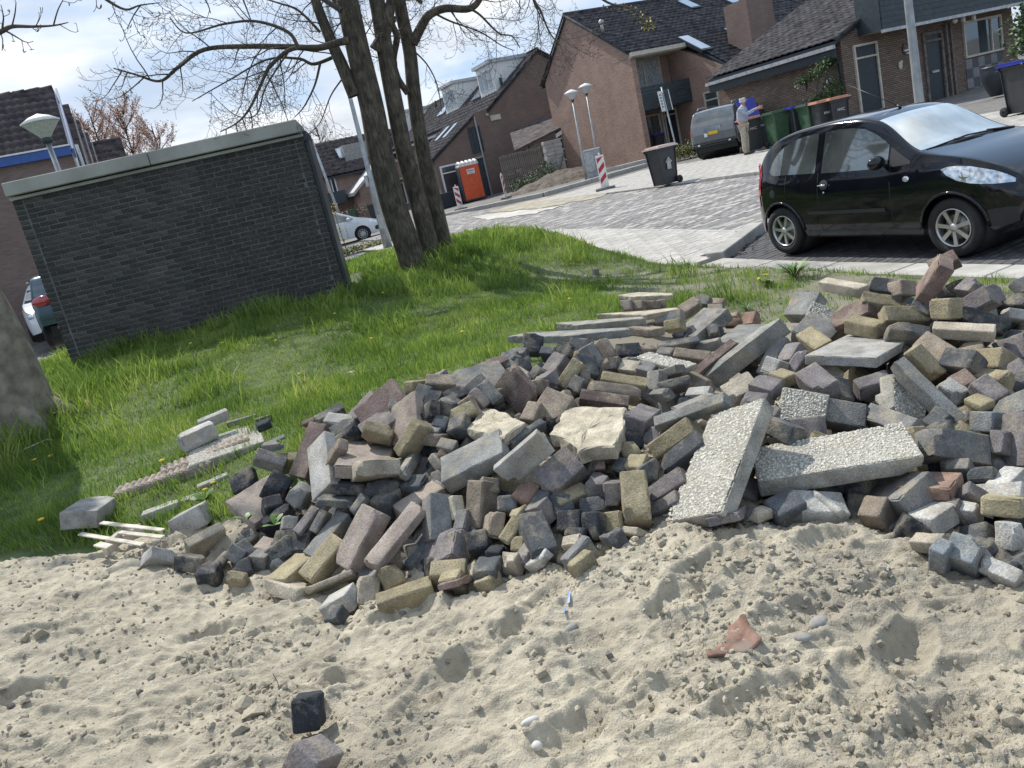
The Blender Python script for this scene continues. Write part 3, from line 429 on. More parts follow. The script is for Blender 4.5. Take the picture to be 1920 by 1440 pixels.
('D',(0.2828, 3.6752, 0.5083),(-0.2787, 0.8716, 0.222, 0.3368),(0.0683, 0.0683, 0.08),'dark grey small block steeply tipped, above the sand-caked broken slab'),
('D',(0.323, 3.8334, 0.509),(-0.4873, 0.62, 0.5689, 0.2335),(0.0515, 0.0463, 0.07),'dark grey flat piece steeply tipped, below the stacked flat slabs'),
('Y',(0.1009, 3.7438, 0.5438),(-0.1966, 0.8721, 0.4253, 0.141),(0.0384, 0.0576, 0.06),'yellow-tan flat piece steeply tipped, right of the upright maroon slab'),
('B',(0.0789, 3.6466, 0.5584),(-0.2753, 0.7171, 0.4412, 0.464),(0.0659, 0.0724, 0.07),'brown small block lying flat, right of the upright maroon slab'),
('B',(0.0218, 3.3363, 0.5333),(-0.1741, 0.8697, 0.3941, 0.2409),(0.0916, 0.0733, 0.06),'brown small block tilted, below and right of the upright maroon slab'),
('L',(0.0085, 3.8527, 0.5777),(-0.2831, 0.8751, 0.3908, -0.0355),(0.0576, 0.0864, 0.05),'light sandy flat piece tilted, below and left of the stacked flat slabs'),
('G',(-0.1548, 3.5558, 0.6117),(-0.4246, 0.8745, 0.2195, 0.0821),(0.0569, 0.1137, 0.06),'mid grey oblong block steeply tipped, below and left of the upright maroon slab'),
('N',(-0.2143, 3.5315, 0.6033),(-0.444, 0.8183, 0.3594, -0.0641),(0.0525, 0.0945, 0.06),'pinkish small block standing, below and left of the upright maroon slab'),
('Y',(-0.2951, 3.4179, 0.5777),(-0.3641, 0.906, 0.2125, -0.0377),(0.1025, 0.0615, 0.09),'yellow-tan paving block tilted, above the big smooth grey slab'),
('B',(-0.2632, 3.4642, 0.5909),(-0.4953, 0.3068, 0.7861, 0.2063),(0.0942, 0.0471, 0.08),'brown flat piece steeply tipped, above the big smooth grey slab'),
('D',(-0.3088, 3.3277, 0.5552),(0.5894, -0.5685, -0.563, 0.1114),(0.0694, 0.0694, 0.09),'dark grey small block tilted, above the big smooth grey slab'),
('D',(-0.2022, 3.6737, 0.6176),(-0.3069, 0.9209, 0.128, 0.2035),(0.0872, 0.0697, 0.08),'dark grey small block tilted, left of the upright maroon slab'),
('K',(0.181, 2.8613, 0.3909),(-0.078, 0.8706, 0.3306, 0.3559),(0.1032, 0.0826, 0.09),'black paving block steeply tipped, below the sand-caked broken slab'),
('R',(0.213, 2.8755, 0.4079),(-0.3009, 0.7106, 0.5913, 0.2342),(0.0482, 0.0627, 0.08),'reddish brown flat piece tilted, below the sand-caked broken slab'),
('D',(0.3151, 2.838, 0.3925),(-0.2331, 0.8463, 0.3876, 0.2813),(0.0514, 0.0514, 0.08),'dark grey flat piece steeply tipped, above and left of the standing yellow block'),
('P',(0.4999, 3.002, 0.4233),(-0.2033, 0.8108, 0.2856, 0.4688),(0.067, 0.067, 0.08),'purple-grey small block tilted, below and right of the mauve-topped cube'),
('K',(0.3842, 3.0203, 0.4225),(-0.4449, 0.6281, 0.6189, 0.1567),(0.0639, 0.0767, 0.08),'black small block tilted, below the mauve-topped cube'),
('R',(0.0915, 2.7833, 0.38),(0.0168, 0.8556, 0.4851, 0.18),(0.052, 0.0624, 0.07),'reddish brown flat piece steeply tipped, above and right of the slanting black block'),
('B',(1.081, 5.6029, 0.414),(0.7784, 0.5555, -0.1238, -0.2649),(0.1092, 0.0546, 0.08),'brown paving block lying flat, right of the rear stack of slabs'),
('B',(1.1609, 5.6648, 0.3913),(0.8052, 0.5859, 0.0851, -0.0343),(0.0554, 0.0534, 0.08),'brown small block lying flat, right of the rear stack of slabs'),
('B',(0.9905, 5.5952, 0.4241),(0.827, 0.436, -0.1507, -0.3213),(0.0765, 0.0612, 0.08),'brown small block tilted, right of the rear stack of slabs'),
('N',(0.907, 5.6155, 0.4438),(0.8161, 0.4887, -0.1553, -0.2666),(0.0727, 0.0655, 0.08),'pinkish small block tilted, right of the stacked flat slabs'),
('G',(1.1144, 5.2242, 0.3692),(0.8714, 0.4129, -0.1384, -0.2258),(0.1729, 0.0692, 0.09),'mid grey oblong block tilted, right of the rear stack of slabs'),
('Y',(1.0858, 4.9796, 0.3732),(0.8247, 0.4714, -0.1932, -0.2456),(0.1146, 0.0688, 0.08),'yellow-tan paving block tilted, above the small pebbled slab behind'),
('B',(0.8589, 4.8102, 0.4251),(-0.0796, 0.4082, 0.9072, -0.0633),(0.1769, 0.1375, 0.0496),'brown paving tile lying flat, below and right of the rear stack of slabs'),
('B',(1.3923, 5.7933, 0.2761),(-0.2351, 0.9464, 0.2174, 0.043),(0.2031, 0.1015, 0.09),'brown oblong block tilted, above and left of the long leaning grey plank'),
('G',(1.3135, 5.1746, 0.2726),(-0.0095, 0.9675, 0.1898, 0.1668),(0.3339, 0.2671, 0.09),'mid grey large block lying flat, above and left of the long leaning grey plank'),
('B',(1.6045, 5.8476, 0.1817),(-0.2392, 0.7797, 0.5493, 0.1819),(0.1165, 0.1048, 0.08),'brown paving block tilted, above the long leaning grey plank'),
('G',(1.6152, 6.1775, 0.2182),(-0.2368, 0.8544, 0.3565, 0.2946),(0.0829, 0.1077, 0.08),'mid grey paving block tilted, above and left of the long leaning grey plank'),
('B',(1.7264, 6.2379, 0.1656),(-0.1016, 0.9162, 0.3654, 0.1296),(0.0744, 0.1487, 0.06),'brown oblong block lying flat, above the long leaning grey plank'),
('O',(1.5964, 5.3945, 0.1882),(0.8335, 0.4772, -0.0748, -0.2682),(0.1104, 0.0552, 0.08),'orange-brown paving block tilted, above and right of the long leaning grey plank'),
('O',(1.7697, 5.5106, 0.145),(-0.0453, 0.8847, 0.2858, 0.3656),(0.1011, 0.1011, 0.08),'orange-brown paving block tilted, above and left of the dark mauve cube'),
('O',(1.692, 5.7091, 0.1515),(0.8981, 0.2179, -0.1313, -0.3586),(0.1048, 0.0419, 0.06),'orange-brown flat piece tilted, above the long leaning grey plank'),
('D',(1.3458, 4.996, 0.2638),(-0.0776, 0.8645, 0.4249, 0.257),(0.0781, 0.0781, 0.07),'dark grey small block tilted, above and left of the long leaning grey plank'),
('B',(0.7413, 4.3564, 0.4164),(-0.2502, 0.5467, 0.7989, -0.0172),(0.0517, 0.1345, 0.07),'brown flat piece steeply tipped, above and left of the small pebbled slab behind'),
('D',(0.9793, 4.4904, 0.3723),(0.9814, 0.1885, 0.0226, -0.0282),(0.2536, 0.0634, 0.06),'dark grey oblong block lying flat, above the small pebbled slab behind'),
('G',(0.8505, 4.2562, 0.3998),(0.898, 0.1767, -0.0467, -0.4003),(0.0946, 0.0568, 0.06),'mid grey small block steeply tipped, above and left of the small pebbled slab behind'),
('G',(1.1386, 4.477, 0.3298),(0.943, 0.004, -0.079, -0.3232),(0.1745, 0.0523, 0.06),'mid grey oblong block steeply tipped, left of the long leaning grey plank'),
('B',(0.9678, 4.1511, 0.3747),(0.9178, 0.3047, 0.047, -0.2502),(0.1845, 0.0646, 0.08),'brown oblong block tilted, above and right of the small pebbled slab behind'),
('C',(0.7763, 3.9667, 0.4394),(-0.025, 0.5191, 0.8539, 0.0274),(0.3845, 0.109, 0.0291),'pebbled slab lying flat, left of the small pebbled slab behind'),
('M',(1.0292, 3.97, 0.3723),(-0.1939, 0.9557, 0.1664, 0.1464),(0.3331, 0.0566, 0.08),'maroon slab steeply tipped, below and left of the long leaning grey plank'),
('g',(1.1135, 3.9021, 0.3721),(0.9606, 0.0635, -0.2621, -0.0669),(0.6652, 0.0666, 0.1),'long thin grey plank leaning diagonally over the gap in the heap'),
('G',(0.6688, 3.9408, 0.4245),(-0.1545, 0.8886, 0.4313, 0.0232),(0.0799, 0.0799, 0.06),'mid grey small block lying flat, left of the small pebbled slab behind'),
('G',(0.7673, 3.7968, 0.4339),(0.793, 0.4863, -0.3161, -0.1864),(0.1139, 0.042, 0.08),'mid grey flat piece tilted, above and left of the grey kerb bar'),
('D',(0.7253, 3.5822, 0.4266),(0.9281, 0.3688, -0.0353, -0.0371),(0.1484, 0.0445, 0.08),'dark grey flat piece tilted, below the small pebbled slab behind'),
('G',(0.6621, 3.683, 0.4336),(-0.1428, 0.81, 0.4071, 0.3971),(0.0939, 0.0658, 0.08),'mid grey small block steeply tipped, below and left of the small pebbled slab behind'),
('G',(0.6344, 3.4519, 0.4423),(0.8245, 0.1292, -0.2016, -0.5127),(0.125, 0.0375, 0.05),'mid grey flat piece steeply tipped, above and right of the mauve-topped cube'),
('K',(0.526, 4.0372, 0.4715),(-0.1998, 0.7875, 0.4224, 0.4019),(0.0623, 0.056, 0.07),'black small block steeply tipped, above and left of the mauve-topped cube'),
('L',(0.5893, 3.9809, 0.4546),(-0.1797, 0.8767, 0.4013, 0.1951),(0.0675, 0.1012, 0.04),'light sandy flat piece tilted, left of the small pebbled slab behind'),
('D',(0.3504, 4.0355, 0.4938),(-0.4477, 0.5746, 0.6824, 0.0612),(0.1208, 0.1087, 0.09),'dark grey paving block tilted, below the stacked flat slabs'),
('B',(0.5197, 4.3605, 0.4687),(-0.4113, 0.4488, 0.784, 0.121),(0.1259, 0.0629, 0.09),'brown paving block standing, below and right of the stacked flat slabs'),
('K',(0.6451, 4.3257, 0.439),(-0.2923, 0.6646, 0.6697, 0.1563),(0.0855, 0.1283, 0.08),'black paving block tilted, below the rear stack of slabs'),
('G',(0.3901, 4.4487, 0.5051),(-0.2224, 0.7681, 0.4496, 0.398),(0.0685, 0.0891, 0.08),'mid grey small block tilted, below and right of the stacked flat slabs'),
('K',(1.2727, 4.0328, 0.3469),(0.1211, 0.7503, 0.5354, 0.3686),(0.1196, 0.1913, 0.05),'black paving tile tilted, below and right of the long leaning grey plank'),
('g',(1.3107, 3.8059, 0.3757),(-0.1044, 0.9066, 0.234, 0.3352),(0.2229, 0.0891, 0.08),'smooth grey oblong block tilted, above and left of the dark mauve cube'),
('W',(1.2176, 3.5418, 0.4192),(-0.2335, 0.8404, 0.1642, 0.4607),(0.0632, 0.0696, 0.09),'pale concrete small block tilted, above and left of the dark mauve cube'),
('Y',(1.124, 3.2079, 0.4736),(-0.0999, 0.4874, 0.8673, 0.0177),(0.0736, 0.077, 0.0483),'yellow-tan flat piece lying flat, below and left of the dark mauve cube'),
('P',(0.9872, 3.0412, 0.5077),(-0.0784, 0.4256, 0.8935, 0.12),(0.0972, 0.0895, 0.0628),'purple-grey small block lying flat, below and left of the dark mauve cube'),
('L',(0.9481, 3.255, 0.4435),(-0.2622, 0.9529, 0.0497, 0.1444),(0.1297, 0.0908, 0.08),'light sandy paving block tilted, left of the dark mauve cube'),
('P',(0.9401, 3.0083, 0.4698),(-0.0991, 0.8985, 0.3494, 0.2465),(0.0495, 0.0891, 0.06),'purple-grey flat piece tilted, below and left of the dark mauve cube'),
('W',(0.7875, 3.333, 0.4408),(0.8845, 0.2134, -0.159, -0.3832),(0.1129, 0.0451, 0.06),'pale concrete flat piece tilted, above and right of the grey kerb bar'),
('G',(0.7152, 3.1863, 0.438),(0.0159, 0.9831, 0.1814, 0.016),(0.182, 0.0546, 0.07),'mid grey oblong block steeply tipped, below and right of the small pebbled slab behind'),
('P',(1.2161, 3.0635, 0.4663),(-0.0216, 0.6536, 0.7267, 0.2104),(0.147, 0.0974, 0.077),'purple-grey paving block lying flat, right of the dark mauve cube'),
('W',(1.5785, 3.3819, 0.4647),(-0.0483, 0.3711, 0.9256, -0.0564),(0.3011, 0.6444, 0.0428),'square pale concrete slab lying flat with a yellow block on it'),
('Y',(1.6779, 3.5486, 0.5077),(-0.0369, 0.5372, 0.8416, 0.0427),(0.1636, 0.0835, 0.0675),'small yellow block sitting alone on top of the square pale slab'),
('R',(1.9798, 3.4547, 0.6868),(0.6128, 0.5631, -0.5394, 0.1281),(0.201, 0.0708, 0.1381),'large brown-mauve block leaning highest on the right side of the heap'),
('R',(2.3042, 3.9141, 0.6333),(-0.3548, 0.8874, -0.1516, 0.2525),(0.1245, 0.0623, 0.09),'reddish brown paving block tilted, above the topmost brown block'),
('P',(2.2631, 3.651, 0.5406),(-0.0684, 0.9658, 0.1472, 0.2022),(0.0911, 0.0729, 0.08),'purple-grey small block steeply tipped, below and right of the topmost brown block'),
('P',(2.168, 3.4663, 0.517),(-0.3425, 0.8381, -0.188, 0.3807),(0.1576, 0.0788, 0.09),'purple-grey oblong block tilted, below and right of the topmost brown block'),
('P',(2.3855, 3.7124, 0.4654),(-0.4997, 0.859, 0.0912, -0.0639),(0.0992, 0.0893, 0.09),'purple-grey small block tilted, below and right of the topmost brown block'),
('L',(1.9568, 4.3535, 0.5228),(-0.0372, 0.5295, 0.8452, 0.0626),(0.2874, 0.0808, 0.0624),'light sandy slab lying flat, above the square slab under a yellow block'),
('K',(2.0064, 3.93, 0.5624),(-0.1917, 0.8875, 0.2732, 0.3177),(0.0773, 0.1546, 0.09),'black oblong block tilted, left of the topmost brown block'),
('B',(1.9729, 3.734, 0.601),(0.5309, -0.5777, -0.5445, -0.2966),(0.067, 0.0804, 0.09),'brown small block lying flat, below and left of the topmost brown block'),
('Y',(1.888, 3.7802, 0.5328),(0.9102, 0.3381, 0.0946, -0.2196),(0.209, 0.0732, 0.09),'yellow-tan oblong block tilted, above and right of the square slab under a yellow block'),
('R',(1.7848, 3.842, 0.4731),(0.027, 0.4271, 0.8072, -0.4066),(0.1953, 0.1396, 0.0912),'reddish brown paving block tilted, above the square slab under a yellow block'),
('Y',(1.8396, 3.4953, 0.5321),(0.8938, 0.4312, 0.0644, -0.1055),(0.1858, 0.0743, 0.08),'yellow-tan oblong block tilted, below and left of the topmost brown block'),
('Y',(1.9583, 3.3476, 0.5688),(-0.1269, 0.7589, 0.2283, 0.5965),(0.0882, 0.0882, 0.1),'yellow-tan paving block steeply tipped, below the topmost brown block'),
('D',(1.77, 3.3553, 0.4831),(0.931, 0.2638, 0.1306, -0.2159),(0.1595, 0.0638, 0.1),'dark grey paving block steeply tipped, right of the square slab under a yellow block'),
('D',(2.1185, 3.3473, 0.4713),(0.7866, 0.5321, 0.1059, -0.2948),(0.2057, 0.0744, 0.09),'dark grey oblong block tilted, below and right of the topmost brown block'),
('L',(1.9424, 3.208, 0.4933),(0.7742, -0.5347, 0.2417, -0.2374),(0.2376, 0.0586, 0.0621),'light sandy oblong block lying flat, below the topmost brown block'),
('C',(1.7589, 4.2284, 0.4166),(-0.3666, 0.8277, 0.4108, 0.1087),(0.102, 0.153, 0.06),'pebbled paving block tilted, above and left of the square slab under a yellow block'),
('G',(1.6359, 4.0246, 0.3906),(-0.2403, 0.9254, 0.2784, 0.092),(0.1811, 0.1811, 0.08),'mid grey paving block tilted, above the big mauve cube'),
('g',(1.9249, 4.8748, 0.3194),(-0.0739, 0.9081, 0.2603, 0.3195),(0.1847, 0.2032, 0.1),'smooth grey paving block tilted, above the dark mauve cube'),
('Y',(1.5567, 3.8684, 0.3798),(0.0281, 0.6812, 0.7081, 0.1838),(0.185, 0.0925, 0.09),'yellow-tan oblong block lying flat, above the big mauve cube'),
('P',(1.3413, 3.6492, 0.4187),(0.631, -0.6837, -0.3667, -0.0012),(0.1113, 0.0668, 0.09),'purple-grey paving block tilted, above the dark mauve cube'),
('P',(1.3298, 3.5616, 0.4047),(-0.3017, 0.885, 0.2951, 0.1967),(0.1186, 0.0475, 0.08),'purple-grey flat piece steeply tipped, above and right of the dark mauve cube'),
('B',(1.7817, 3.146, 0.4501),(0.0767, 0.6297, 0.6882, 0.3521),(0.1482, 0.0889, 0.09),'brown oblong block tilted, right of the square slab under a yellow block'),
('D',(1.799, 2.9958, 0.4342),(-0.0535, 0.914, 0.1842, 0.3575),(0.0813, 0.13, 0.09),'dark grey paving block tilted, above the broad dark block'),
('Y',(1.9372, 3.0159, 0.397),(0.7798, 0.2653, -0.3021, -0.4799),(0.1266, 0.0886, 0.09),'yellow-tan paving block tilted, above and right of the broad dark block'),
('P',(2.1182, 3.1181, 0.3893),(0.0536, 0.7519, 0.2947, 0.5873),(0.0949, 0.1423, 0.09),'purple-grey paving block steeply tipped, below and right of the topmost brown block'),
('Y',(1.6884, 3.0837, 0.4429),(-0.2319, 0.4961, 0.681, 0.4862),(0.1454, 0.0582, 0.08),'yellow-tan oblong block standing, right of the square slab under a yellow block'),
('g',(1.504, 2.7529, 0.4389),(-0.2574, 0.5231, 0.7668, 0.2685),(0.326, 0.0554, 0.07),'long grey beam lying diagonally below the square slab'),
('C',(1.4551, 2.8491, 0.3866),(0.512, -0.6568, -0.5523, -0.0382),(0.1709, 0.1538, 0.06),'pebbled paving block tilted, right of the diagonal grey beam'),
('P',(1.4294, 3.0295, 0.4079),(-0.0968, 0.701, 0.6867, 0.1662),(0.0612, 0.1266, 0.086),'purple-grey paving block steeply tipped, above and right of the diagonal grey beam'),
('D',(1.3141, 3.1035, 0.388),(-0.3909, 0.6829, 0.615, 0.0511),(0.1083, 0.0758, 0.08),'dark grey paving block tilted, below and right of the big mauve cube'),
('G',(1.2247, 2.8742, 0.3786),(-0.3379, 0.7812, 0.4718, 0.2303),(0.0936, 0.1404, 0.08),'mid grey paving block tilted, below and left of the diagonal grey beam'),
('G',(1.355, 2.7402, 0.3578),(0.7467, 0.2258, -0.1748, -0.6008),(0.2475, 0.0742, 0.09),'mid grey oblong block tilted, below and right of the diagonal grey beam'),
('W',(1.4115, 2.9058, 0.3843),(-0.4241, 0.7076, 0.5039, 0.2562),(0.061, 0.0366, 0.07),'pale concrete flat piece steeply tipped, right of the diagonal grey beam'),
('D',(1.5039, 2.6755, 0.3507),(-0.1567, 0.9152, -0.0127, 0.371),(0.0702, 0.0632, 0.08),'dark grey small block steeply tipped, above and left of the broad dark block'),
('Y',(1.6303, 2.638, 0.4102),(-0.0096, 0.6248, 0.7745, 0.0989),(0.0699, 0.0543, 0.0282),'yellow-tan flat piece lying flat, above and right of the broad dark block'),
('b',(1.6189, 2.5689, 0.3604),(-0.0677, 0.791, 0.2161, 0.5684),(0.0614, 0.0736, 0.09),'blue-grey small block lying flat, above and right of the broad dark block'),
('P',(1.7367, 2.7654, 0.3781),(-0.3077, 0.9371, 0.1612, 0.0341),(0.0815, 0.0978, 0.09),'purple-grey small block steeply tipped, above and right of the broad dark block'),
('R',(1.7188, 2.8814, 0.3886),(-0.2549, 0.9534, 0.0033, 0.1613),(0.071, 0.0639, 0.08),'reddish brown small block tilted, above the broad dark block'),
('W',(1.6469, 2.8309, 0.3925),(-0.2488, 0.9522, 0.173, 0.0381),(0.0594, 0.0772, 0.05),'pale concrete flat piece tilted, above the broad dark block'),
('Y',(1.843, 2.8791, 0.3774),(0.0182, 0.9798, 0.1578, 0.1212),(0.0644, 0.1288, 0.07),'yellow-tan oblong block steeply tipped, above and right of the broad dark block'),
('P',(1.9699, 2.9212, 0.3698),(-0.2596, 0.8832, -0.1625, 0.3551),(0.0823, 0.0494, 0.08),'purple-grey flat piece tilted, above and right of the broad dark block'),
('D',(1.9405, 2.8345, 0.3546),(-0.1574, 0.9287, -0.1094, 0.3174),(0.0806, 0.0564, 0.08),'dark grey small block steeply tipped, above and right of the broad dark block'),
('g',(1.7628, 2.6193, 0.3558),(0.8359, 0.1842, -0.3771, -0.3537),(0.1385, 0.0831, 0.08),'smooth grey oblong block tilted, above and right of the broad dark block'),
('D',(2.516, 3.703, 0.4083),(0.8054, 0.2014, -0.1942, -0.5226),(0.19, 0.076, 0.05),'dark grey paving tile tilted, below and right of the topmost brown block'),
('W',(2.4171, 3.5646, 0.3887),(-0.4602, 0.6886, 0.4548, 0.3275),(0.0462, 0.0924, 0.08),'pale concrete flat piece tilted, below and right of the topmost brown block'),
('G',(2.7131, 3.9245, 0.4095),(-0.3508, 0.9304, 0.0965, -0.0437),(0.0748, 0.0748, 0.05),'mid grey flat piece tilted, right of the topmost brown block'),
('D',(2.2228, 3.2626, 0.3683),(0.0281, 0.9718, 0.1427, 0.1854),(0.0659, 0.0857, 0.07),'dark grey small block steeply tipped, below and right of the topmost brown block'),
('G',(1.9567, 3.7404, 0.5747),(-0.1497, 0.9434, 0.2826, 0.088),(0.0468, 0.0468, 0.05),'mid grey flat piece steeply tipped, below and left of the topmost brown block'),
('D',(1.9388, 3.4762, 0.5607),(-0.2345, 0.8493, 0.1115, 0.4597),(0.0614, 0.0922, 0.08),'dark grey small block tilted, below and left of the topmost brown block'),
('C',(0.6249, 2.5385, 0.4528),(0.0866, 0.8904, 0.3648, 0.2581),(0.5244, 0.2622, 0.06),'long pebbled concrete slab leaning down into the sand, left of the level one'),
('C',(1.0099, 2.5094, 0.3873),(0.9895, 0.0521, -0.0324, -0.131),(0.5333, 0.24, 0.065),'long pebbled concrete slab lying almost level across the dark blocks'),
('D',(0.9213, 2.7069, 0.4487),(0.7088, 0.48, -0.1965, -0.4781),(0.129, 0.0645, 0.09),'dark grey paving block tilted, left of the long level pebbled slab'),
('C',(1.0746, 2.8972, 0.4339),(-0.2838, 0.8221, 0.4349, 0.2334),(0.1351, 0.1622, 0.06),'pebbled paving block tilted, below and left of the big mauve cube'),
('P',(1.0342, 2.7464, 0.4175),(-0.2243, 0.7226, 0.4087, 0.5104),(0.0737, 0.0884, 0.08),'purple-grey small block lying flat, above and left of the long level pebbled slab'),
('P',(0.8964, 2.8684, 0.4707),(-0.1543, 0.8922, 0.4243, 0.0131),(0.0629, 0.1258, 0.06),'purple-grey oblong block lying flat, below and left of the dark mauve cube'),
('D',(0.7758, 2.3877, 0.299),(-0.1533, 0.9794, 0.1267, 0.0364),(0.1041, 0.0833, 0.09),'dark grey paving block steeply tipped, below and left of the long level pebbled slab'),
('W',(0.8811, 2.3662, 0.295),(-0.2057, 0.7385, 0.6414, 0.0315),(0.0953, 0.1525, 0.06),'pale concrete paving block lying flat, below the long level pebbled slab'),
('G',(1.1527, 2.3556, 0.2767),(0.7543, 0.01, -0.2709, -0.5979),(0.2512, 0.1507, 0.08),'mid grey oblong block tilted, left of the red-topped square slab'),
('O',(1.2378, 2.312, 0.3126),(0.0131, 0.3779, 0.9234, -0.0658),(0.1479, 0.1437, 0.042),'square slab with speckled red top near the sand at the right'),
('B',(1.0468, 2.2983, 0.2613),(-0.005, 0.9236, 0.3152, 0.2182),(0.0758, 0.0682, 0.08),'brown small block steeply tipped, below and left of the red-topped square slab'),
('W',(1.1695, 2.2128, 0.2642),(0.076, 0.9741, 0.2101, 0.0342),(0.1268, 0.1268, 0.06),'pale concrete paving block lying flat, below the red-topped square slab'),
('G',(1.4141, 2.4683, 0.343),(0.8673, 0.4548, 0.1692, -0.1115),(0.1903, 0.0999, 0.1),'mid grey oblong block tilted, above and right of the red-topped square slab'),
('P',(1.5813, 2.4328, 0.3294),(-0.0037, 0.8418, 0.246, 0.4805),(0.0705, 0.0423, 0.09),'purple-grey flat piece steeply tipped, right of the broad dark block'),
('P',(1.6372, 2.4144, 0.3321),(0.0996, 0.8378, 0.1735, 0.508),(0.173, 0.1038, 0.09),'purple-grey oblong block standing, above the long yellow block'),
('Y',(1.329, 2.5585, 0.3232),(-0.4995, 0.5531, 0.6385, 0.192),(0.1465, 0.0586, 0.09),'yellow-tan oblong block standing, above the red-topped square slab'),
('G',(1.3817, 2.3915, 0.2946),(0.8931, 0.1569, -0.1628, -0.389),(0.0909, 0.0455, 0.08),'mid grey flat piece steeply tipped, below the broad dark block'),
('D',(1.4242, 2.315, 0.2976),(0.8401, 0.3845, -0.2425, -0.2958),(0.0705, 0.0423, 0.08),'dark grey flat piece tilted, above and left of the long yellow block'),
('W',(1.4568, 2.2554, 0.2855),(0.0345, 0.964, 0.2576, 0.0568),(0.1223, 0.0612, 0.06),'pale concrete oblong block lying flat, above the long yellow block'),
('W',(1.412, 2.2132, 0.2751),(0.8286, 0.2233, -0.2992, -0.4171),(0.1593, 0.0478, 0.08),'pale concrete flat piece tilted, above the long yellow block'),
('Y',(1.3782, 2.1516, 0.2825),(0.5216, -0.7898, 0.277, -0.1656),(0.1091, 0.0574, 0.2609),'yellow-tan oblong block lying flat, above the white-edged corner block'),
('W',(1.3023, 2.0134, 0.2647),(-0.0471, 0.4991, 0.8445, -0.1884),(0.046, 0.0766, 0.0665),'pale concrete flat piece steeply tipped, right of the white-edged corner block'),
('b',(1.1494, 1.9929, 0.2454),(-0.1258, 0.9219, 0.283, 0.2326),(0.0714, 0.0714, 0.09),'blue-grey small block steeply tipped, below and left of the white-edged corner block'),
('b',(1.088, 2.0157, 0.2472),(-0.0988, 0.9489, 0.297, 0.0393),(0.0555, 0.0389, 0.08),'blue-grey flat piece standing, left of the white-edged corner block'),
('L',(1.081, 2.0575, 0.2727),(0.118, 0.9553, 0.2401, 0.1256),(0.0453, 0.0906, 0.04),'light sandy flat piece lying flat, below the red-topped square slab'),
('W',(1.1804, 1.8904, 0.2341),(-0.1448, 0.9463, 0.2591, 0.128),(0.046, 0.0921, 0.06),'pale concrete flat piece steeply tipped, below the white-edged corner block'),
('G',(1.1713, 1.9839, 0.252),(-0.0736, 0.7365, 0.6718, -0.0294),(0.1218, 0.0366, 0.05),'mid grey flat piece steeply tipped, below and left of the white-edged corner block'),
('W',(1.2749, 2.1767, 0.2653),(-0.0163, 0.936, 0.3133, 0.1596),(0.0365, 0.0584, 0.06),'pale concrete flat piece steeply tipped, left of the long yellow block'),
('P',(1.2409, 2.2095, 0.2597),(0.8708, 0.0882, -0.1848, -0.447),(0.0734, 0.0367, 0.08),'purple-grey flat piece steeply tipped, below and right of the red-topped square slab'),
('P',(1.3285, 2.2278, 0.2782),(0.8284, -0.0003, -0.3998, -0.3924),(0.0607, 0.0486, 0.08),'purple-grey flat piece steeply tipped, left of the long yellow block'),
('P',(0.5793, 2.3816, 0.3358),(0.0547, 0.1807, 0.9607, -0.2035),(0.1014, 0.1965, 0.0291),'purple-grey paving tile lying flat, below the leaning pebbled slab'),
('L',(0.6711, 2.3249, 0.3452),(-0.0577, 0.4903, 0.8662, -0.077),(0.0418, 0.0652, 0.0306),'light sandy flat piece lying flat, below and right of the leaning pebbled slab'),
('K',(-0.7725, 1.8718, 0.301),(-0.0575, -0.0168, 0.9789, -0.1953),(0.0762, 0.109, 0.0543),'dark block half buried in the sand at the bottom of the picture'),
('P',(-0.6873, 1.5911, 0.3858),(0.3155, 0.8418, -0.0236, 0.4374),(0.0682, 0.0964, 0.072),'purple-white block cut off by the bottom edge of the picture'),
('W',(-2.1473, 4.8978, 0.4031),(0.699, -0.6226, -0.2516, 0.2459),(0.2331, 0.1105, 0.0958),'hollow-ended cinder block on the grass in front of another one'),
('W',(-2.0757, 5.0537, 0.4531),(0.7912, -0.5383, -0.1884, 0.2208),(0.2011, 0.075, 0.042),'cinder block on the grass behind the hollow-ended one'),
('W',(-2.5614, 4.1989, 0.2871),(-0.1079, -0.0667, 0.9893, -0.0723),(0.1945, 0.3406, 0.1008),'large square concrete block alone on the grass at far left'),
]
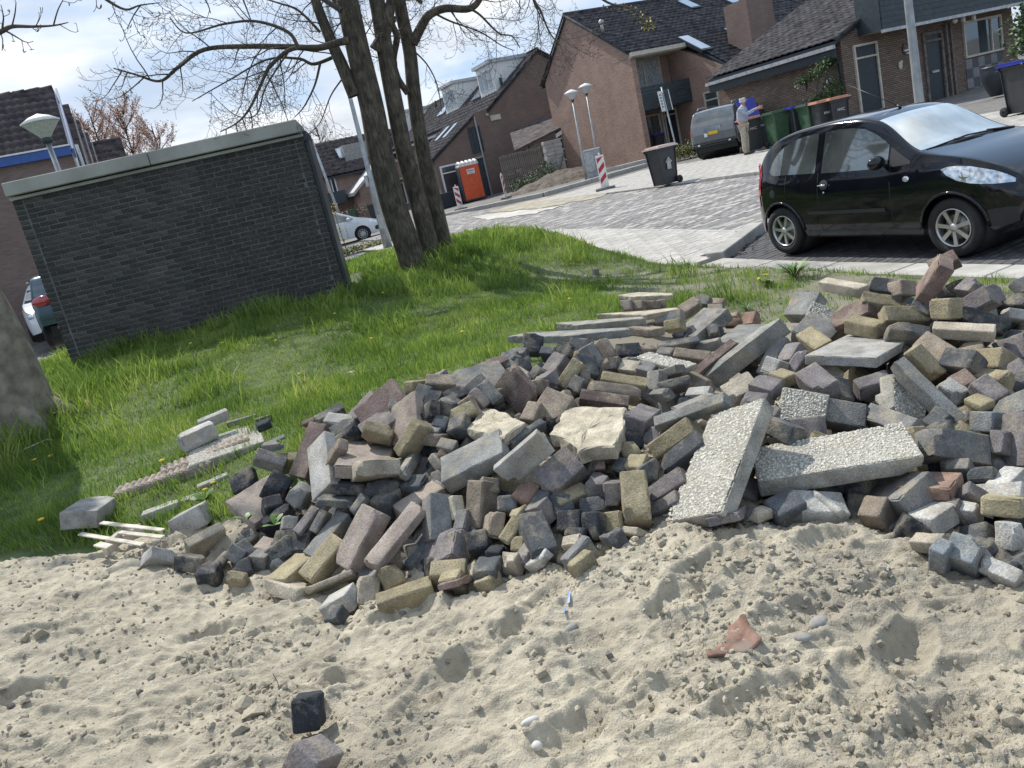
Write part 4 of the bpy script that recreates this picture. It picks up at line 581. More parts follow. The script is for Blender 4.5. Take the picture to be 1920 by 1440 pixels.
SLABS = [
('S',[[0.077, 3.0875, 0.5196], [0.1707, 3.3603, 0.5196], [0.2073, 3.3526, 0.5196], [0.4184, 3.1875, 0.5196], [0.3633, 2.9525, 0.5196], [0.2934, 2.7697, 0.5196], [0.1902, 2.8159, 0.5196], [0.1504, 2.7974, 0.5196], [0.1487, 2.9053, 0.5196]],0.06,'broken slab caked with yellow sand in the centre of the heap'),
('S',[[-0.2817, 3.2701, 0.5634], [-0.1987, 3.5303, 0.5634], [-0.0956, 3.3458, 0.5634], [-0.0299, 3.1619, 0.5634], [-0.1318, 3.0411, 0.5634]],0.05,'sandy flat slab between the maroon slab and the big grey slab'),
('L',[[0.9415, 6.2235, 0.4283], [1.0921, 6.1463, 0.4283], [1.2928, 5.7845, 0.4283], [1.2688, 5.7254, 0.4283], [1.0081, 6.0229, 0.4283]],0.04,'uppermost thin slab on the rear stack of slabs'),
('L',[[0.6651, 5.6675, 0.4321], [0.9912, 5.3807, 0.4321], [1.1849, 5.2484, 0.4321], [1.1843, 5.1843, 0.4321], [0.9601, 5.2432, 0.4321]],0.04,'second thin slab from the top of the rear stack'),
('C',[[0.3332, 5.3479, 0.5024], [0.4425, 5.272, 0.5024], [0.877, 4.9092, 0.5024], [0.8749, 4.8439, 0.5024], [0.464, 5.1015, 0.5024]],0.06,'thick pebbled slab on the rear stack, above the lowest one'),
('g',[[-0.021, 5.1415, 0.5325], [0.1133, 5.1101, 0.5325], [0.7163, 4.5776, 0.5325], [0.7121, 4.5236, 0.5325], [0.3394, 4.7349, 0.5325]],0.05,'lowest long grey slab jutting over the grass from the rear stack'),
('g',[[1.268, 4.7485, 0.2703], [1.5184, 5.0283, 0.2703], [1.7538, 4.7845, 0.2703], [1.4875, 4.464, 0.2703]],0.04,'large flat grey slab lying behind the long leaning plank'),
]
# ------------------------------------------------------------------ terrain
TA = [(960,1440,1.8),(500,1440,1.95),(0,1440,2.2),(1400,1440,1.65),(1920,1440,1.55),(1390,1250,1.95),(585,1400,2.05),(1100,1090,2.5),(1100,1250,2.1),(700,1180,2.65),(700,1300,2.3),
 (300,1130,3.25),(0,1150,3.3),(250,1300,2.55),(0,1300,2.6),(1900,1120,2.1),(1900,1280,1.8),(1500,1010,2.5),(1300,1010,2.6),(1650,1120,2.2),(200,1035,4.1),(0,1060,4.0),
 (0,900,6.0),(200,850,5.9),(370,860,4.9),(400,700,7.5),(700,700,6.5),(900,600,7.5),(1000,540,9),(1100,545,8),(1000,482,10.5),(830,475,11.5),(770,508,11.2),(645,550,10.2),(400,610,10.1),
 (150,685,10),(30,790,7.2),(0,850,6.4),(1250,530,8),(1400,530,7.3),(1550,525,6.9),(1150,505,9.8),(120,1000,4.35),(450,1010,3.75),(620,1110,3.15),(850,1110,2.85),(1200,1010,2.75)]
UP = [(1340,930,2.95),(1560,900,3.05),(1900,960,2.65),(1650,700,3.9),(1765,560,4.1),(1900,600,4.2),(1550,600,4.9),(1100,830,3.6),(900,740,4.25),(700,800,4.2),(1200,700,4.6),(1250,580,6.3),(1400,600,6.3),(1000,650,5.3),(1800,800,3.2),(1340,680,4.6),(600,900,4.1)]
_P = np.array([zr(*a) for a in TA+UP]); _P[len(TA):, 2] = np.minimum(_P[len(TA):, 2]-.02, .36)
_P = np.vstack([_P, [(-14, 8, .45), (-14, 3, .3), (-10, 14, .3), (-4, 15, .35), (3.9, 3., 0.), (5, 1, -.1), (-5, 0.5, .3), (0, -1, .2), (3, -1, .1), (-5, -2, .2)]])
def _tps(P, v, s=4., lam=.004):
    n = len(P); Q = P/s
    def K(a, b):
        r2 = ((a[:, None]-b[None])**2).sum(-1); return .5*r2*np.log(r2+1e-12)
    A = np.zeros((n+3, n+3)); A[:n, :n] = K(Q, Q)+lam*np.eye(n); A[:n, n] = 1; A[:n, n+1:] = Q; A[n, :n] = 1; A[n+1:, :n] = Q.T
    w = np.linalg.solve(A, np.r_[v, 0, 0, 0])
    return lambda X: K(X/s, Q)@w[:n]+w[n]+(X/s)@w[n+1:]
_tf = _tps(_P[:, :2], _P[:, 2])
def edge_in(x, y):          # metres inside the garden edge (street grid line a = 6.3), negative outside
    a = x*UD[0]+y*UD[1]; b = x*GD[0]+y*GD[1]
    d = np.minimum(6.30-a, 19.5-b); back = np.maximum(13.0-y, x+7.2)       # left: cars stand behind the brick shed
    return np.minimum(d, back)
def T(x, y):
    x = np.asarray(x, float); y = np.asarray(y, float); sh = x.shape
    X = np.stack([x.ravel(), y.ravel()], 1); z = np.concatenate([_tf(X[i:i+20000]) for i in range(0, len(X), 20000)]).reshape(sh)
    w = smooth(0.0, .9, edge_in(x, y)); g = G(x, y)-.02
    return g + w*(np.clip(z, -.3, 1.0)-g)
def Tf(x, y): return float(T(np.array([x]), np.array([y]))[0])
def tp(px, py):
    r = ray(px, py); ts = np.concatenate([np.arange(1.2, 14, .02), np.arange(14, 60, .3)]); P = O+ts[:, None]*r
    below = P[:, 2] < T(P[:, 0], P[:, 1]); i = int(np.argmax(below)); return P[i]
_EP = sorted([tuple(tp(a, b)[:2]) for a, b in ((0, 1052), (60, 1050), (130, 1042), (200, 1036), (280, 1012), (360, 1000), (430, 985))])
_ex = np.array([-9]+[p[0] for p in _EP]+[-1.0, 0.0, 1.6, 2.6, 4.0]); _ey = np.array([_EP[0][1]+.3]+[p[1] for p in _EP]+[3.75, 4.2, 4.0, 3.4, 3.0])
def sand_line(x): return np.interp(x, _ex, _ey)
def bumpf(d, r, h): return h*np.exp(-(d/r)**2)
def sand_detail(x, y):
    wx = x + .10*fbm(x*1.7, y*1.7, 3, 11); wy = y + .10*fbm(x*1.7, y*1.7, 3, 12)
    z = .030*fbm(wx*1.6, wy*2.2, 3, 20) + .022*fbm(wx*3.6+.9*wy, wy*4.6, 2, 21)
    rid = 1-np.abs(fbm(wx*3.4+.8*wy, wy*5.5, 4, 23))*2.6; z += .020*np.clip(rid, 0, 1)**1.5; rid = 1-np.abs(fbm(wx*9+2*wy, wy*15, 3, 26))*2.4; z += .008*np.clip(rid, 0, 1)**1.4
    z += .010*fbm(wx*9, wy*12, 4, 30)
    rough = smooth(-.05, .35, fbm(x*1.4, y*1.4, 2, 40)+.25*(x-.1)*.8)
    crumb = smooth(-.25, .3, fbm(x*3.1, y*3.1, 3, 49))*(.35+.65*rough)
    z += .6*rough*.020*np.abs(fbm(wx*14, wy*17, 3, 41)) + crumb*(.020*np.clip(.30-np.abs(fbm(x*31, y*34, 2, 47)), 0, 1)*2.0 + .009*np.clip(.3-np.abs(fbm(x*62, y*66, 2, 48)), 0, 1)*2) + .0035*fbm(x*95, y*95, 2, 44)*(.3+crumb)
    for (px, py, a, l, w, h) in FOOT:
        dx = x-px; dy = y-py; c, s_ = math.cos(a), math.sin(a); ua = (dx*c+dy*s_)/l; va = (-dx*s_+dy*c)/w; rr = np.sqrt(ua*ua+va*va)
        z += -h*np.exp(-rr**4) + h*.45*np.exp(-((rr-1.25)/.22)**2)
        z += np.where(rr < 1, .0025*np.sin(ua*l*260), 0)
    return z
FOOT = []
for px, py, a, l in [(1560,1040,.5,.12),(1500,1190,.3,.14),(1290,1150,.6,.13),(1010,1180,.9,.15),(930,1240,.6,.16),(760,1180,.3,.13),(540,1210,.2,.15),(400,1210,.1,.13),(640,1300,.6,.13),(820,1330,.8,.15),(1170,1320,1.9,.13),
      (1080,1400,.6,.12),(1430,1350,.2,.13),(1700,1250,.8,.12),(300,1370,.4,.15),(120,1200,.2,.16),(1340,1090,.3,.11),(60,1320,.5,.14),(1780,1380,.4,.12),(900,1120,.5,.1),(1620,1330,1.2,.12),(1080,1240,.2,.13)]:
    p = tp(px, py); FOOT.append((p[0], p[1], a, l, .055, .022+.012*random.random()))

sandm = mat('sand', (.465, .42, .325), .95, .15, 22, .8, 150, detail=12)
N = sandm.node_tree.nodes; K = sandm.node_tree.links.new     # damp, greyer patches (real moisture) over the dry sand
b = N['Principled BSDF']; src = b.inputs['Base Color'].links[0].from_socket
tcn = N.new('ShaderNodeTexCoord'); nz = N.new('ShaderNodeTexNoise'); nz.inputs['Scale'].default_value = 1.7; nz.inputs['Detail'].default_value = 9; nz.inputs['Roughness'].default_value = .62; K(tcn.outputs['Object'], nz.inputs['Vector'])
mr = N.new('ShaderNodeMapRange'); mr.inputs['From Min'].default_value = .44; mr.inputs['From Max'].default_value = .68; K(nz.outputs[0], mr.inputs[0]); mr.inputs['To Max'].default_value = .75
mxn = N.new('ShaderNodeMixRGB'); mxn.inputs[2].default_value = (.29, .26, .205, 1); K(mr.outputs[0], mxn.inputs[0]); K(src, mxn.inputs[1]); K(mxn.outputs[0], b.inputs['Base Color'])

def grid_mesh(xs, ys, zf):
    X, Y = np.meshgrid(xs, ys); Z = zf(X, Y); V = np.stack([X.ravel(), Y.ravel(), Z.ravel()], 1); nx, ny = len(xs), len(ys)
    i = np.arange((ny-1)*(nx-1)); r = i//(nx-1); c = i % (nx-1); a = r*nx+c
    return V, np.stack([a, a+1, a+nx+1, a+nx], 1)
def sand_z0(x, y):
    t = T(x, y); m = smooth(.18, -.10, y - sand_line(x) + .12*fbm(x*3, y*3, 3, 60)); far = smooth(2.6, 3.4, x)
    return t + .035*m - .14*(1-m) + sand_detail(x, y)*np.minimum(m+.1, 1) - .12*far
_LO = [(q[1][0], q[1][1], q[1][2]) for q in STONES]; _LX = np.array(_LO); _lz = sand_z0(_LX[:, 0], _LX[:, 1]); _need = np.clip(_lz+.025-_LX[:, 2], 0, .09); _LX = _LX[_need > 0]; _need = _need[_need > 0]
def sand_z(x, y):       # the sand was scooped away where the lowest stones lie
    z = sand_z0(x, y); sh = z.shape; xf, yf = np.ravel(x), np.ravel(y); dip = np.zeros(len(xf)); k = np.where((xf > -2) & (xf < 2.2) & (yf > 1.5))[0]
    for i in range(0, len(k), 30000):
        kk = k[i:i+30000]; d2 = (xf[kk, None]-_LX[None, :, 0])**2+(yf[kk, None]-_LX[None, :, 1])**2; dip[kk] = (_need[None]*np.exp(-(d2/.0075)**1.5)).max(1)
    return z-dip.reshape(sh)
xs = np.concatenate([np.arange(-4.8, -2.9, .02), np.arange(-2.9, 2.3, .0072), np.arange(2.3, 3.4, .02)]); ys = np.concatenate([np.arange(.55, 1.0, .03), np.arange(1.0, 2.2, .0055), np.arange(2.2, 3.2, .008), np.arange(3.2, 4.9, .013)])
V, F = grid_mesh(xs, ys, sand_z)
npmesh('sand', V, F, sandm, kind='structure')
# clods lying on the sand: far too many to count
def lumps(n, fx, fy, rmin, rmax, zf, cond, mats, name, power=2.2, jag=.28):
    phi = (1+5**.5)/2
    ico = np.array([(-1, phi, 0), (1, phi, 0), (-1, -phi, 0), (1, -phi, 0), (0, -1, phi), (0, 1, phi), (0, -1, -phi), (0, 1, -phi), (phi, 0, -1), (phi, 0, 1), (-phi, 0, -1), (-phi, 0, 1)])/1.9
    icf = np.array([(0,11,5),(0,5,1),(0,1,7),(0,7,10),(0,10,11),(1,5,9),(5,11,4),(11,10,2),(10,7,6),(7,1,8),(3,9,4),(3,4,2),(3,2,6),(3,6,8),(3,8,9),(4,9,5),(2,4,11),(6,2,10),(8,6,7),(9,8,1)])
    x = fx(n); y = fy(n); k = cond(x, y); x, y = x[k], y[k]; n = len(x)
    r = rmin+(rmax-rmin)*rs.rand(n)**power; z = zf(x, y)+r*.25
    Vv = ico[None]*(1+jag*rs.randn(n, 12, 1).clip(-1.5, 1.5))*r[:, None, None]*np.array([1, 1, .75])*(.8+.4*rs.rand(n, 1, 3))
    th = rs.rand(n)*6.28; c, s_ = np.cos(th)[:, None], np.sin(th)[:, None]
    Vx = Vv[..., 0]*c-Vv[..., 1]*s_; Vy = Vv[..., 0]*s_+Vv[..., 1]*c
    P = np.stack([Vx+x[:, None], Vy+y[:, None], Vv[..., 2]+z[:, None]], -1).reshape(-1, 3)
    Fc = (icf[None]+12*np.arange(n)[:, None, None]).reshape(-1, 3)
    return npmesh(name, P, Fc, mats, kind='stuff', smooth_=False)
def clod_cond(x, y):
    d = smooth(-.1, .4, fbm(x*1.4, y*1.4, 2, 40)+.25*(x-.1)*.8) + .5*smooth(.1, .4, fbm(x*4, y*4, 3, 71))
    return (rs.rand(len(x)) < .12+.8*d) & (y < sand_line(x)-.05)
o = lumps(110000, lambda n: rs.uniform(-4.4, 3.0, n), lambda n: .9+2.9*rs.rand(n)**1.2, .0012, .0115, sand_z, clod_cond, sandm, 'sand_clods', 4.2, .24)
tag(o, 'crumbly clods of sand strewn all over the sand heap', 'sand clods')
o = lumps(2600, lambda n: rs.uniform(-3.4, 2.6, n), lambda n: 1.0+2.6*rs.rand(n), .008, .030, sand_z, lambda x, y: clod_cond(x, y) & (fbm(x*2.2, y*2.2, 3, 77) > .05), sandm, 'sand_lumps', 4.0, .24)
tag(o, 'larger broken lumps of caked sand, mostly on the right slope', 'sand lumps')
o = lumps(900, lambda n: rs.uniform(-3.5, 2.6, n), lambda n: 1.0+2.7*rs.rand(n), .004, .014, sand_z, lambda x, y: y < sand_line(x)-.1, mat('grit', (.16, .145, .125), .85, .3, 40, .3, 200), 'small_stones', 2.4)
tag(o, 'small dark pebbles and crumbs of grit on the sand', 'pebbles')

# lawn ground, bare dirt
lawnm = mat('lawn_soil', (.07, .10, .03), .95, .3, 5, .5, 60)
N = lawnm.node_tree.nodes; K = lawnm.node_tree.links.new; b = N['Principled BSDF']; src = b.inputs['Base Color'].links[0].from_socket
at_ = N.new('ShaderNodeAttribute'); at_.attribute_name = 'tint'; mxn = N.new('ShaderNodeMixRGB'); mxn.inputs[2].default_value = (.20, .18, .14, 1); K(at_.outputs['Fac'], mxn.inputs[0]); K(src, mxn.inputs[1]); K(mxn.outputs[0], b.inputs['Base Color'])
def bare(x, y):     # 1 where the lawn is worn down to dirt
    a = x*UD[0]+y*UD[1]
    n = fbm(x*1.6, y*1.6, 4, 81)*.8
    e = smooth(2.9, 1.3, 6.3-a+n*1.6)*smooth(10.8, 9.0, y)              # strip by the kerb
    p = smooth(.30, .8, 1.2*np.exp(-(((x-1.4)/1.3)**2+((y-4.6)/1.5)**2))+.35*n)        # under the heap
    return np.clip(np.maximum(e*.9*(.55+.45*smooth(-.25, .25, fbm(x*4, y*4, 3, 83))), p), 0, 1)
def lawn_z(x, y): return T(x, y) + .02*fbm(x*2, y*2, 3, 90) + .008*fbm(x*12, y*12, 3, 91)*(1+bare(x, y))
xs = np.concatenate([np.arange(-40, -9, 1.), np.arange(-9, 6.4, .055)]); ys = np.concatenate([np.arange(-3, 3, .3), np.arange(3, 12.5, .05), np.arange(12.5, 23, .15)])
V, F = grid_mesh(xs, ys, lawn_z); c = V[F].mean(1); keep = edge_in(c[:, 0], c[:, 1]) > -.02
V[:, 2] -= .12*smooth(0, -.3, V[:, 1]-sand_line(V[:, 0]))
npmesh('lawn', V, F[keep], lawnm, kind='structure', attr=bare(V[:, 0], V[:, 1]))
# grass: blades nobody could count
_EX = [tuple(tp(a, b)[:2]) for a, b in ((425, 838), (405, 850), (440, 820), (415, 825), (235, 925), (270, 915), (305, 900), (340, 890), (370, 880), (400, 870), (330, 885), (365, 872), (400, 858), (440, 845), (465, 832))]
_SX = np.array([q[1][:2] for q in STONES] + [tuple(np.mean(np.array(q[1])[:, :2], 0)) for q in SLABS])
def rub(x, y):
    r = np.zeros(len(x), bool); k = np.where((x > -1.8) & (y < 7) & (x < 3.6))[0]
    for i in range(0, len(k), 20000):
        kk = k[i:i+20000]; d2 = (x[kk, None]-_SX[None, :, 0])**2+(y[kk, None]-_SX[None, :, 1])**2; r[kk] = (d2.min(1) < .0055) | ((d2 < .075).sum(1) >= 5)
    for ex, ey in _EX: r |= ((x-ex)**2+(y-ey)**2 < .012) & (rs.rand(len(x)) < .85)
    return r | ((x > -.6) & (y < 4.4)) | ((x > .3) & (x < 3.2) & (y < 5.2))
def grass(name, n, fx, fy, hmin, hmax, w, cond, m, lean=.5):
    x = fx(n); y = fy(n); k = cond(x, y); x, y = x[k], y[k]; n = len(x)
    z = lawn_z(x, y)-.005; clump = smooth(-.35, .5, fbm(x*1.1, y*1.1, 3, 100)+.5*fbm(x*5, y*5, 2, 101))
    h = (hmin+(hmax-hmin)*clump)*(.5+.8*rs.rand(n)); th = rs.rand(n)*6.283; ln = h*lean*(.3+rs.rand(n)); wd = w*(.6+.8*rs.rand(n))*(1+.06*np.maximum(y-4, 0))
    dth = rs.rand(n)*6.283; dx, dy = np.cos(dth)*ln, np.sin(dth)*ln; px, py = np.cos(th)*wd, np.sin(th)*wd
    dx += .35*h*fbm(x*.8, y*.8, 2, 110); dy += .35*h*fbm(x*.8, y*.8, 2, 111)
    P = np.zeros((n, 5, 3)); P[:, 0] = np.stack([x-px, y-py, z], 1); P[:, 1] = np.stack([x+px, y+py, z], 1)
    P[:, 2] = np.stack([x+px*.8+dx*.35, y+py*.8+dy*.35, z+h*.6], 1); P[:, 3] = np.stack([x-px*.8+dx*.35, y-py*.8+dy*.35, z+h*.6], 1); P[:, 4] = np.stack([x+dx, y+dy, z+h], 1)
    base = 5*np.arange(n)[:, None]; F = np.concatenate([base+np.array([0, 1, 2]), base+np.array([0, 2, 3]), base+np.array([3, 2, 4])], 0)
    t = np.repeat(np.clip(rs.rand(n)*.6+.4*smooth(-.4, .5, fbm(x*1.5, y*1.5, 3, 120)), 0, 1), 5)
    o = npmesh(name, P.reshape(-1, 3), F, m, kind='stuff', attr=t); return o
gm = bpy.data.materials.new('grass_blades'); gm.use_nodes = True; t = gm.node_tree; N = t.nodes; K = t.links.new; N.clear()
ou = N.new('ShaderNodeOutputMaterial'); df = N.new('ShaderNodeBsdfPrincipled'); tr = N.new('ShaderNodeBsdfTranslucent'); ms = N.new('ShaderNodeMixShader'); ms.inputs[0].default_value = .5; df.inputs['Roughness'].default_value = .5
at_ = N.new('ShaderNodeAttribute'); at_.attribute_name = 'tint'; cr = N.new('ShaderNodeValToRGB'); e = cr.color_ramp.elements
e[0].color = (.07, .13, .02, 1); e[0].position = 0; e[1].color = (.32, .42, .08, 1); e[1].position = .85
e2 = e.new(.45); e2.color = (.17, .27, .045, 1); e3 = e.new(1.0); e3.color = (.50, .46, .22, 1)
K(at_.outputs['Fac'], cr.inputs[0]); K(cr.outputs[0], df.inputs['Base Color']); K(cr.outputs[0], tr.inputs[0]); K(df.outputs[0], ms.inputs[1]); K(tr.outputs[0], ms.inputs[2]); K(ms.outputs[0], ou.inputs[0])
def gcond(x, y):
    b_ = bare(x, y); return (edge_in(x, y) > -.02) & (y > sand_line(x)+.02+.1*rs.rand(len(x))) & (~rub(x, y)) & (rs.rand(len(x)) > b_*1.02) & ~((x > -5.8) & (x < -1.9) & (y > 10.15) & (y < 12.6)) & (x < 1.02*y*.9+1) & (x > -.92*y-1.2)
o = grass('grass', 430000, lambda n: rs.uniform(-9.5, 6.2, n), lambda n: 3.4+9.2*rs.rand(n)**1.25, .026, .095, .0024, gcond, gm); tag(o, 'lush green lawn grass on the mound around the trees and shed', 'grass')
o = grass('far_grass', 50000, lambda n: rs.uniform(-7, 2.5, n), lambda n: rs.uniform(11.5, 20, n), .08, .16, .006, gcond, gm); tag(o, 'grass on the far side of the mound toward the pavement', 'grass')
def near_tree(x, y): return (np.exp(-((x+4.9)**2+(y-7.0)**2)/.8) > .3*rs.rand(len(x))) | (np.exp(-((x+1.1)**2/1.2+(y-10.7)**2/.7)) > .35*rs.rand(len(x))) | ((y > 9.4) & (y < 10.15) & (x > -6) & (x < -1.8) & (rs.rand(len(x)) > .3))
o = grass('long_grass', 60000, lambda n: rs.uniform(-7.5, 2.2, n), lambda n: rs.uniform(5.2, 12.2, n), .10, .26, .004, lambda x, y: gcond(x, y) & (near_tree(x, y) | (fbm(x*1.3, y*1.3, 3, 130) > .34)), gm, .6); tag(o, 'taller tufts of grass round the tree feet and shed wall', 'long grass')
# ------------------------------------------------------------------ roads and pavements (laid along the street grid a, b)
roadm = brickmat('far_paving', (.19, .18, .17), (.14, .135, .13), (.09, .085, .08), .21, .105, .008, .3, .25, flat=True)
xs = np.concatenate([np.arange(-300, -40, 20), np.arange(-40, 60, 1.), np.arange(60, 400, 20)]); ys = np.concatenate([np.arange(-30, 0, 5), np.arange(0, 60, .7), np.arange(60, 900, 25)])
V, F = grid_mesh(xs, ys, lambda x, y: np.where(edge_in(x, y) > .1, -1.2, G(x, np.minimum(y, 90)+0)-.055))
npmesh('ground', V, F, roadm, kind='structure')
pave_l = mat('light_paver', (.37, .355, .33), .85, .14, 6, .2, 60, objrand=.13); pave_d = mat('road_paver', (.215, .207, .205), .8, .2, 6, .2, 60, objrand=.2)
pave_r = mat('road_paver_reddish', (.235, .212, .20), .8, .2, 6, .2, 60, objrand=.18)
pave_k = mat('bay_paver', (.085, .083, .088), .75, .2, 6, .2, 60, objrand=.25); kerbm = mat('kerb_concrete', (.36, .35, .325), .85, .12, 5, .2, 60, objrand=.08)
VB = cbox((1, 1, 1), .04)
def pieces(root_name, name, cells, mats_, th, lift, label_none=None, parent=None):
    """cells: (a, b, la, lb) pieces; the 300 that show largest stay single, the rest is one part"""
    par = parent or bpy.data.objects.new(root_name, None)
    if parent is None: COL.objects.link(par); par['kind'] = 'structure'
    def size(c):
        p = AB(c[0], c[1]); p = np.array([p[0], p[1], G(*p)]); d = (p-O)@fw
        if d < .5: return 0
        q = (p-O); px = FPX*(q@AX)/d; py = FPX*(q@AY)/d
        vis = abs(px) < 1010 and abs(py+75) < 760
        return (c[2]*c[3])*(H-p[2])/d**3*(1 if vis else 1e-3)
    cells = sorted(cells, key=size, reverse=True)
    meshes = {}
    for k, c in enumerate(cells[:300]):
        key = (round(c[2], 3), round(c[3], 3), k % len(mats_))
        if key not in meshes:
            mb = MB(); mb.box((0, 0, 0), (c[2]-.007, c[3]-.007, th), bev=.006); meshes[key] = mb.mesh(name); meshes[key].materials.append(mats_[key[2]])
        p = AB(c[0], c[1]); gx = (G(p[0]+.2, p[1])-G(p[0]-.2, p[1]))/.4; gy = (G(p[0], p[1]+.2)-G(p[0], p[1]-.2))/.4
        o = bpy.data.objects.new(name, meshes[key]); COL.objects.link(o); o.parent = par
        nrm = Vector((-gx, -gy, 1)).normalized(); q = Vector((0, 0, 1)).rotation_difference(nrm) @ Quaternion((0, 0, 1), math.atan2(UD[1], UD[0]))
        o.rotation_mode = 'QUATERNION'; o.rotation_quaternion = q; o.location = (p[0], p[1], G(*p)-th/2+lift+random.uniform(-.002, .002))
    rest = cells[300:]
    if rest:
        A = np.array(rest); P0 = A[:, 0:1]*UD[None]+A[:, 1:2]*GD[None]; n = len(A); ha = (A[:, 2]-.007)/2; hb = (A[:, 3]-.007)/2
        vs = []
        jit = rs.uniform(-.002, .002, n)
        for zz, ins in ((-.03, 0), (0, .004)):
            for sa, sb in ((-1, -1), (1, -1), (1, 1), (-1, 1)):
                x = P0[:, 0]+sa*(ha-ins)*UD[0]+sb*(hb-ins)*GD[0]; y = P0[:, 1]+sa*(ha-ins)*UD[1]+sb*(hb-ins)*GD[1]
                vs.append(np.stack([x, y, G(x, y)+lift+zz+jit], 1))
        Vv = np.stack(vs, 1).reshape(-1, 3); fq = np.array([(4, 5, 6, 7), (0, 1, 5, 4), (1, 2, 6, 5), (2, 3, 7, 6), (3, 0, 4, 7)])
        for mi, m in enumerate(mats_):
            idx = np.arange(n)[np.arange(n) % len(mats_) == mi]; Ff = (fq[None]+8*idx[:, None, None]).reshape(-1, 4)
            used = np.unique(Ff); remap = np.zeros(len(Vv), int); remap[used] = np.arange(len(used))
            npmesh('far_paving' , Vv[used], remap[Ff], m, parent=par, kind='stuff', smooth_=False)
    return par
def bond(a0, a1, b0, b1, la, lb, cond=lambda a, b: True, along='a'):
    out = []; r = 0; b = b0+lb/2
    while b < b1:
        a = a0+la/2-(la/2 if r % 2 else 0)
        while a < a1+la*.3:
            l0, l1 = max(a-la/2, a0), min(a+la/2, a1)
            if l1-l0 > .04 and cond((l0+l1)/2, b): out.append(((l0+l1)/2, b, l1-l0, lb))
            a += la
        b += lb; r += 1
    return out
def bayedge(a): return 8.36+(a-6.71)*(9.15-8.36)/(8.17-6.71)       # slanted kerb at the head of the bay
SW1 = 7.9
sw = [c for c in bond(6.42, SW1, 8.5, 27, .296, .30, lambda a, b: b > bayedge(a)+.22)]
sw += [c for c in bond(SW1, 9.2, bayedge(8)+.1, 10.2, .3, .3, lambda a, b: False)]
pieces('pavement', 'paving_slab', sw, [pave_l], .06, .035)
def seen(a, b):
    p = AB(a, b); q = np.array([p[0], p[1], 0])-O; d = q@fw
    return d > 1 and abs(FPX*(q@AX)/d) < 1040 and abs(FPX*(q@AY)/d + 75) < 780
rd = bond(SW1+.14, 12.6, 8.3, 34, .21, .105, lambda a, b: (b > bayedge(min(a, 8.3))+.2 or a > 8.5) and seen(a, b))
pieces('road', 'road_paver', rd, [pave_d, pave_d, pave_r, pave_l, pave_d], .06, .0)
dr = bond(12.75, 17.6, 11.0, 25.5, .4, .2, lambda a, b: seen(a, b)) + bond(12.75, 24, 7., 11.0, .4, .2, lambda a, b: seen(a, b))
pieces('driveway', 'drive_slab', dr, [pave_l], .06, .02)
bay = bond(6.74, 9.3, 1.2, 9.0, .21, .105, lambda a, b: b < bayedge(a)-.12 and seen(a, b))
pieces('parking_bay', 'bay_paver', bay, [pave_k], .06, -.03)
# kerbs: single stones
kr = bpy.data.objects.new('kerb', None); COL.objects.link(kr); kr['kind'] = 'structure'
def kerbrun(p0, p1, w, h, step, lift, name='kerb_stone'):
    p0, p1 = np.array(p0), np.array(p1); Ld = np.linalg.norm(p1-p0); n = max(1, round(Ld/step)); d = (p1-p0)/Ld; ang = math.atan2(d[1], d[0])
    for i in range(n):
        c = p0+d*(i+.5)*Ld/n; mb = MB(); mb.box((0, 0, 0), (Ld/n-.008, w, h), bev=.012)
        o = mb.build(name, kerbm, kr); z0 = G(*(c-d*.3)); z1 = G(*(c+d*.3)); o.rotation_mode = 'QUATERNION'
        o.rotation_quaternion = Quaternion((0, 0, 1), ang) @ Quaternion((0, 1, 0), -math.atan2(z1-z0, .6)); o.location = (c[0], c[1], (z0+z1)/2+lift-h/2)
kerbrun(AB(6.52, 0.5), AB(6.52, 8.3), .40, .14, 1.0, .035)
kerbrun(AB(6.36, 8.4), AB(6.36, 20), .10, .14, 1.0, .04)
kerbrun(AB(6.71, 8.45), AB(8.2, 9.25), .26, .2, .75, .10)
kerbrun(AB(SW1+.07, 9.4), AB(SW1+.07, 27), .12, .16, 1.0, .035)
kA_, kM_, kB_ = gp(838, 404)[:2], gp(1020, 366)[:2], gp(1212, 311)[:2]
kerbrun(kA_+(kA_-kM_)*.3, kM_, .3, .2, 1.0, .12); kerbrun(kM_, kB_, .3, .2, 1.0, .12)
kerbrun(AB(12.68, 9), AB(12.68, 16.0), .14, .2, 1.0, .08)
# debris in the corner of the bay
o = lumps(500, lambda n: rs.uniform(2.6, 4.6, n), lambda n: rs.uniform(8.2, 11.5, n), .006, .022, lambda x, y: G(x, y)-.02,
    lambda x, y: (lambda a, b: (np.abs(b-(8.36+(a-6.71)*.541-.22)) < .10) & (a > 6.8) & (a < 8.3))(x*UD[0]+y*UD[1], x*GD[0]+y*GD[1]), mat('leaf_litter', (.12, .085, .055), .9, .4, 60), 'leaf_litter')
tag(o, 'brown crumbs and litter swept against the slanted kerb stone', 'litter')

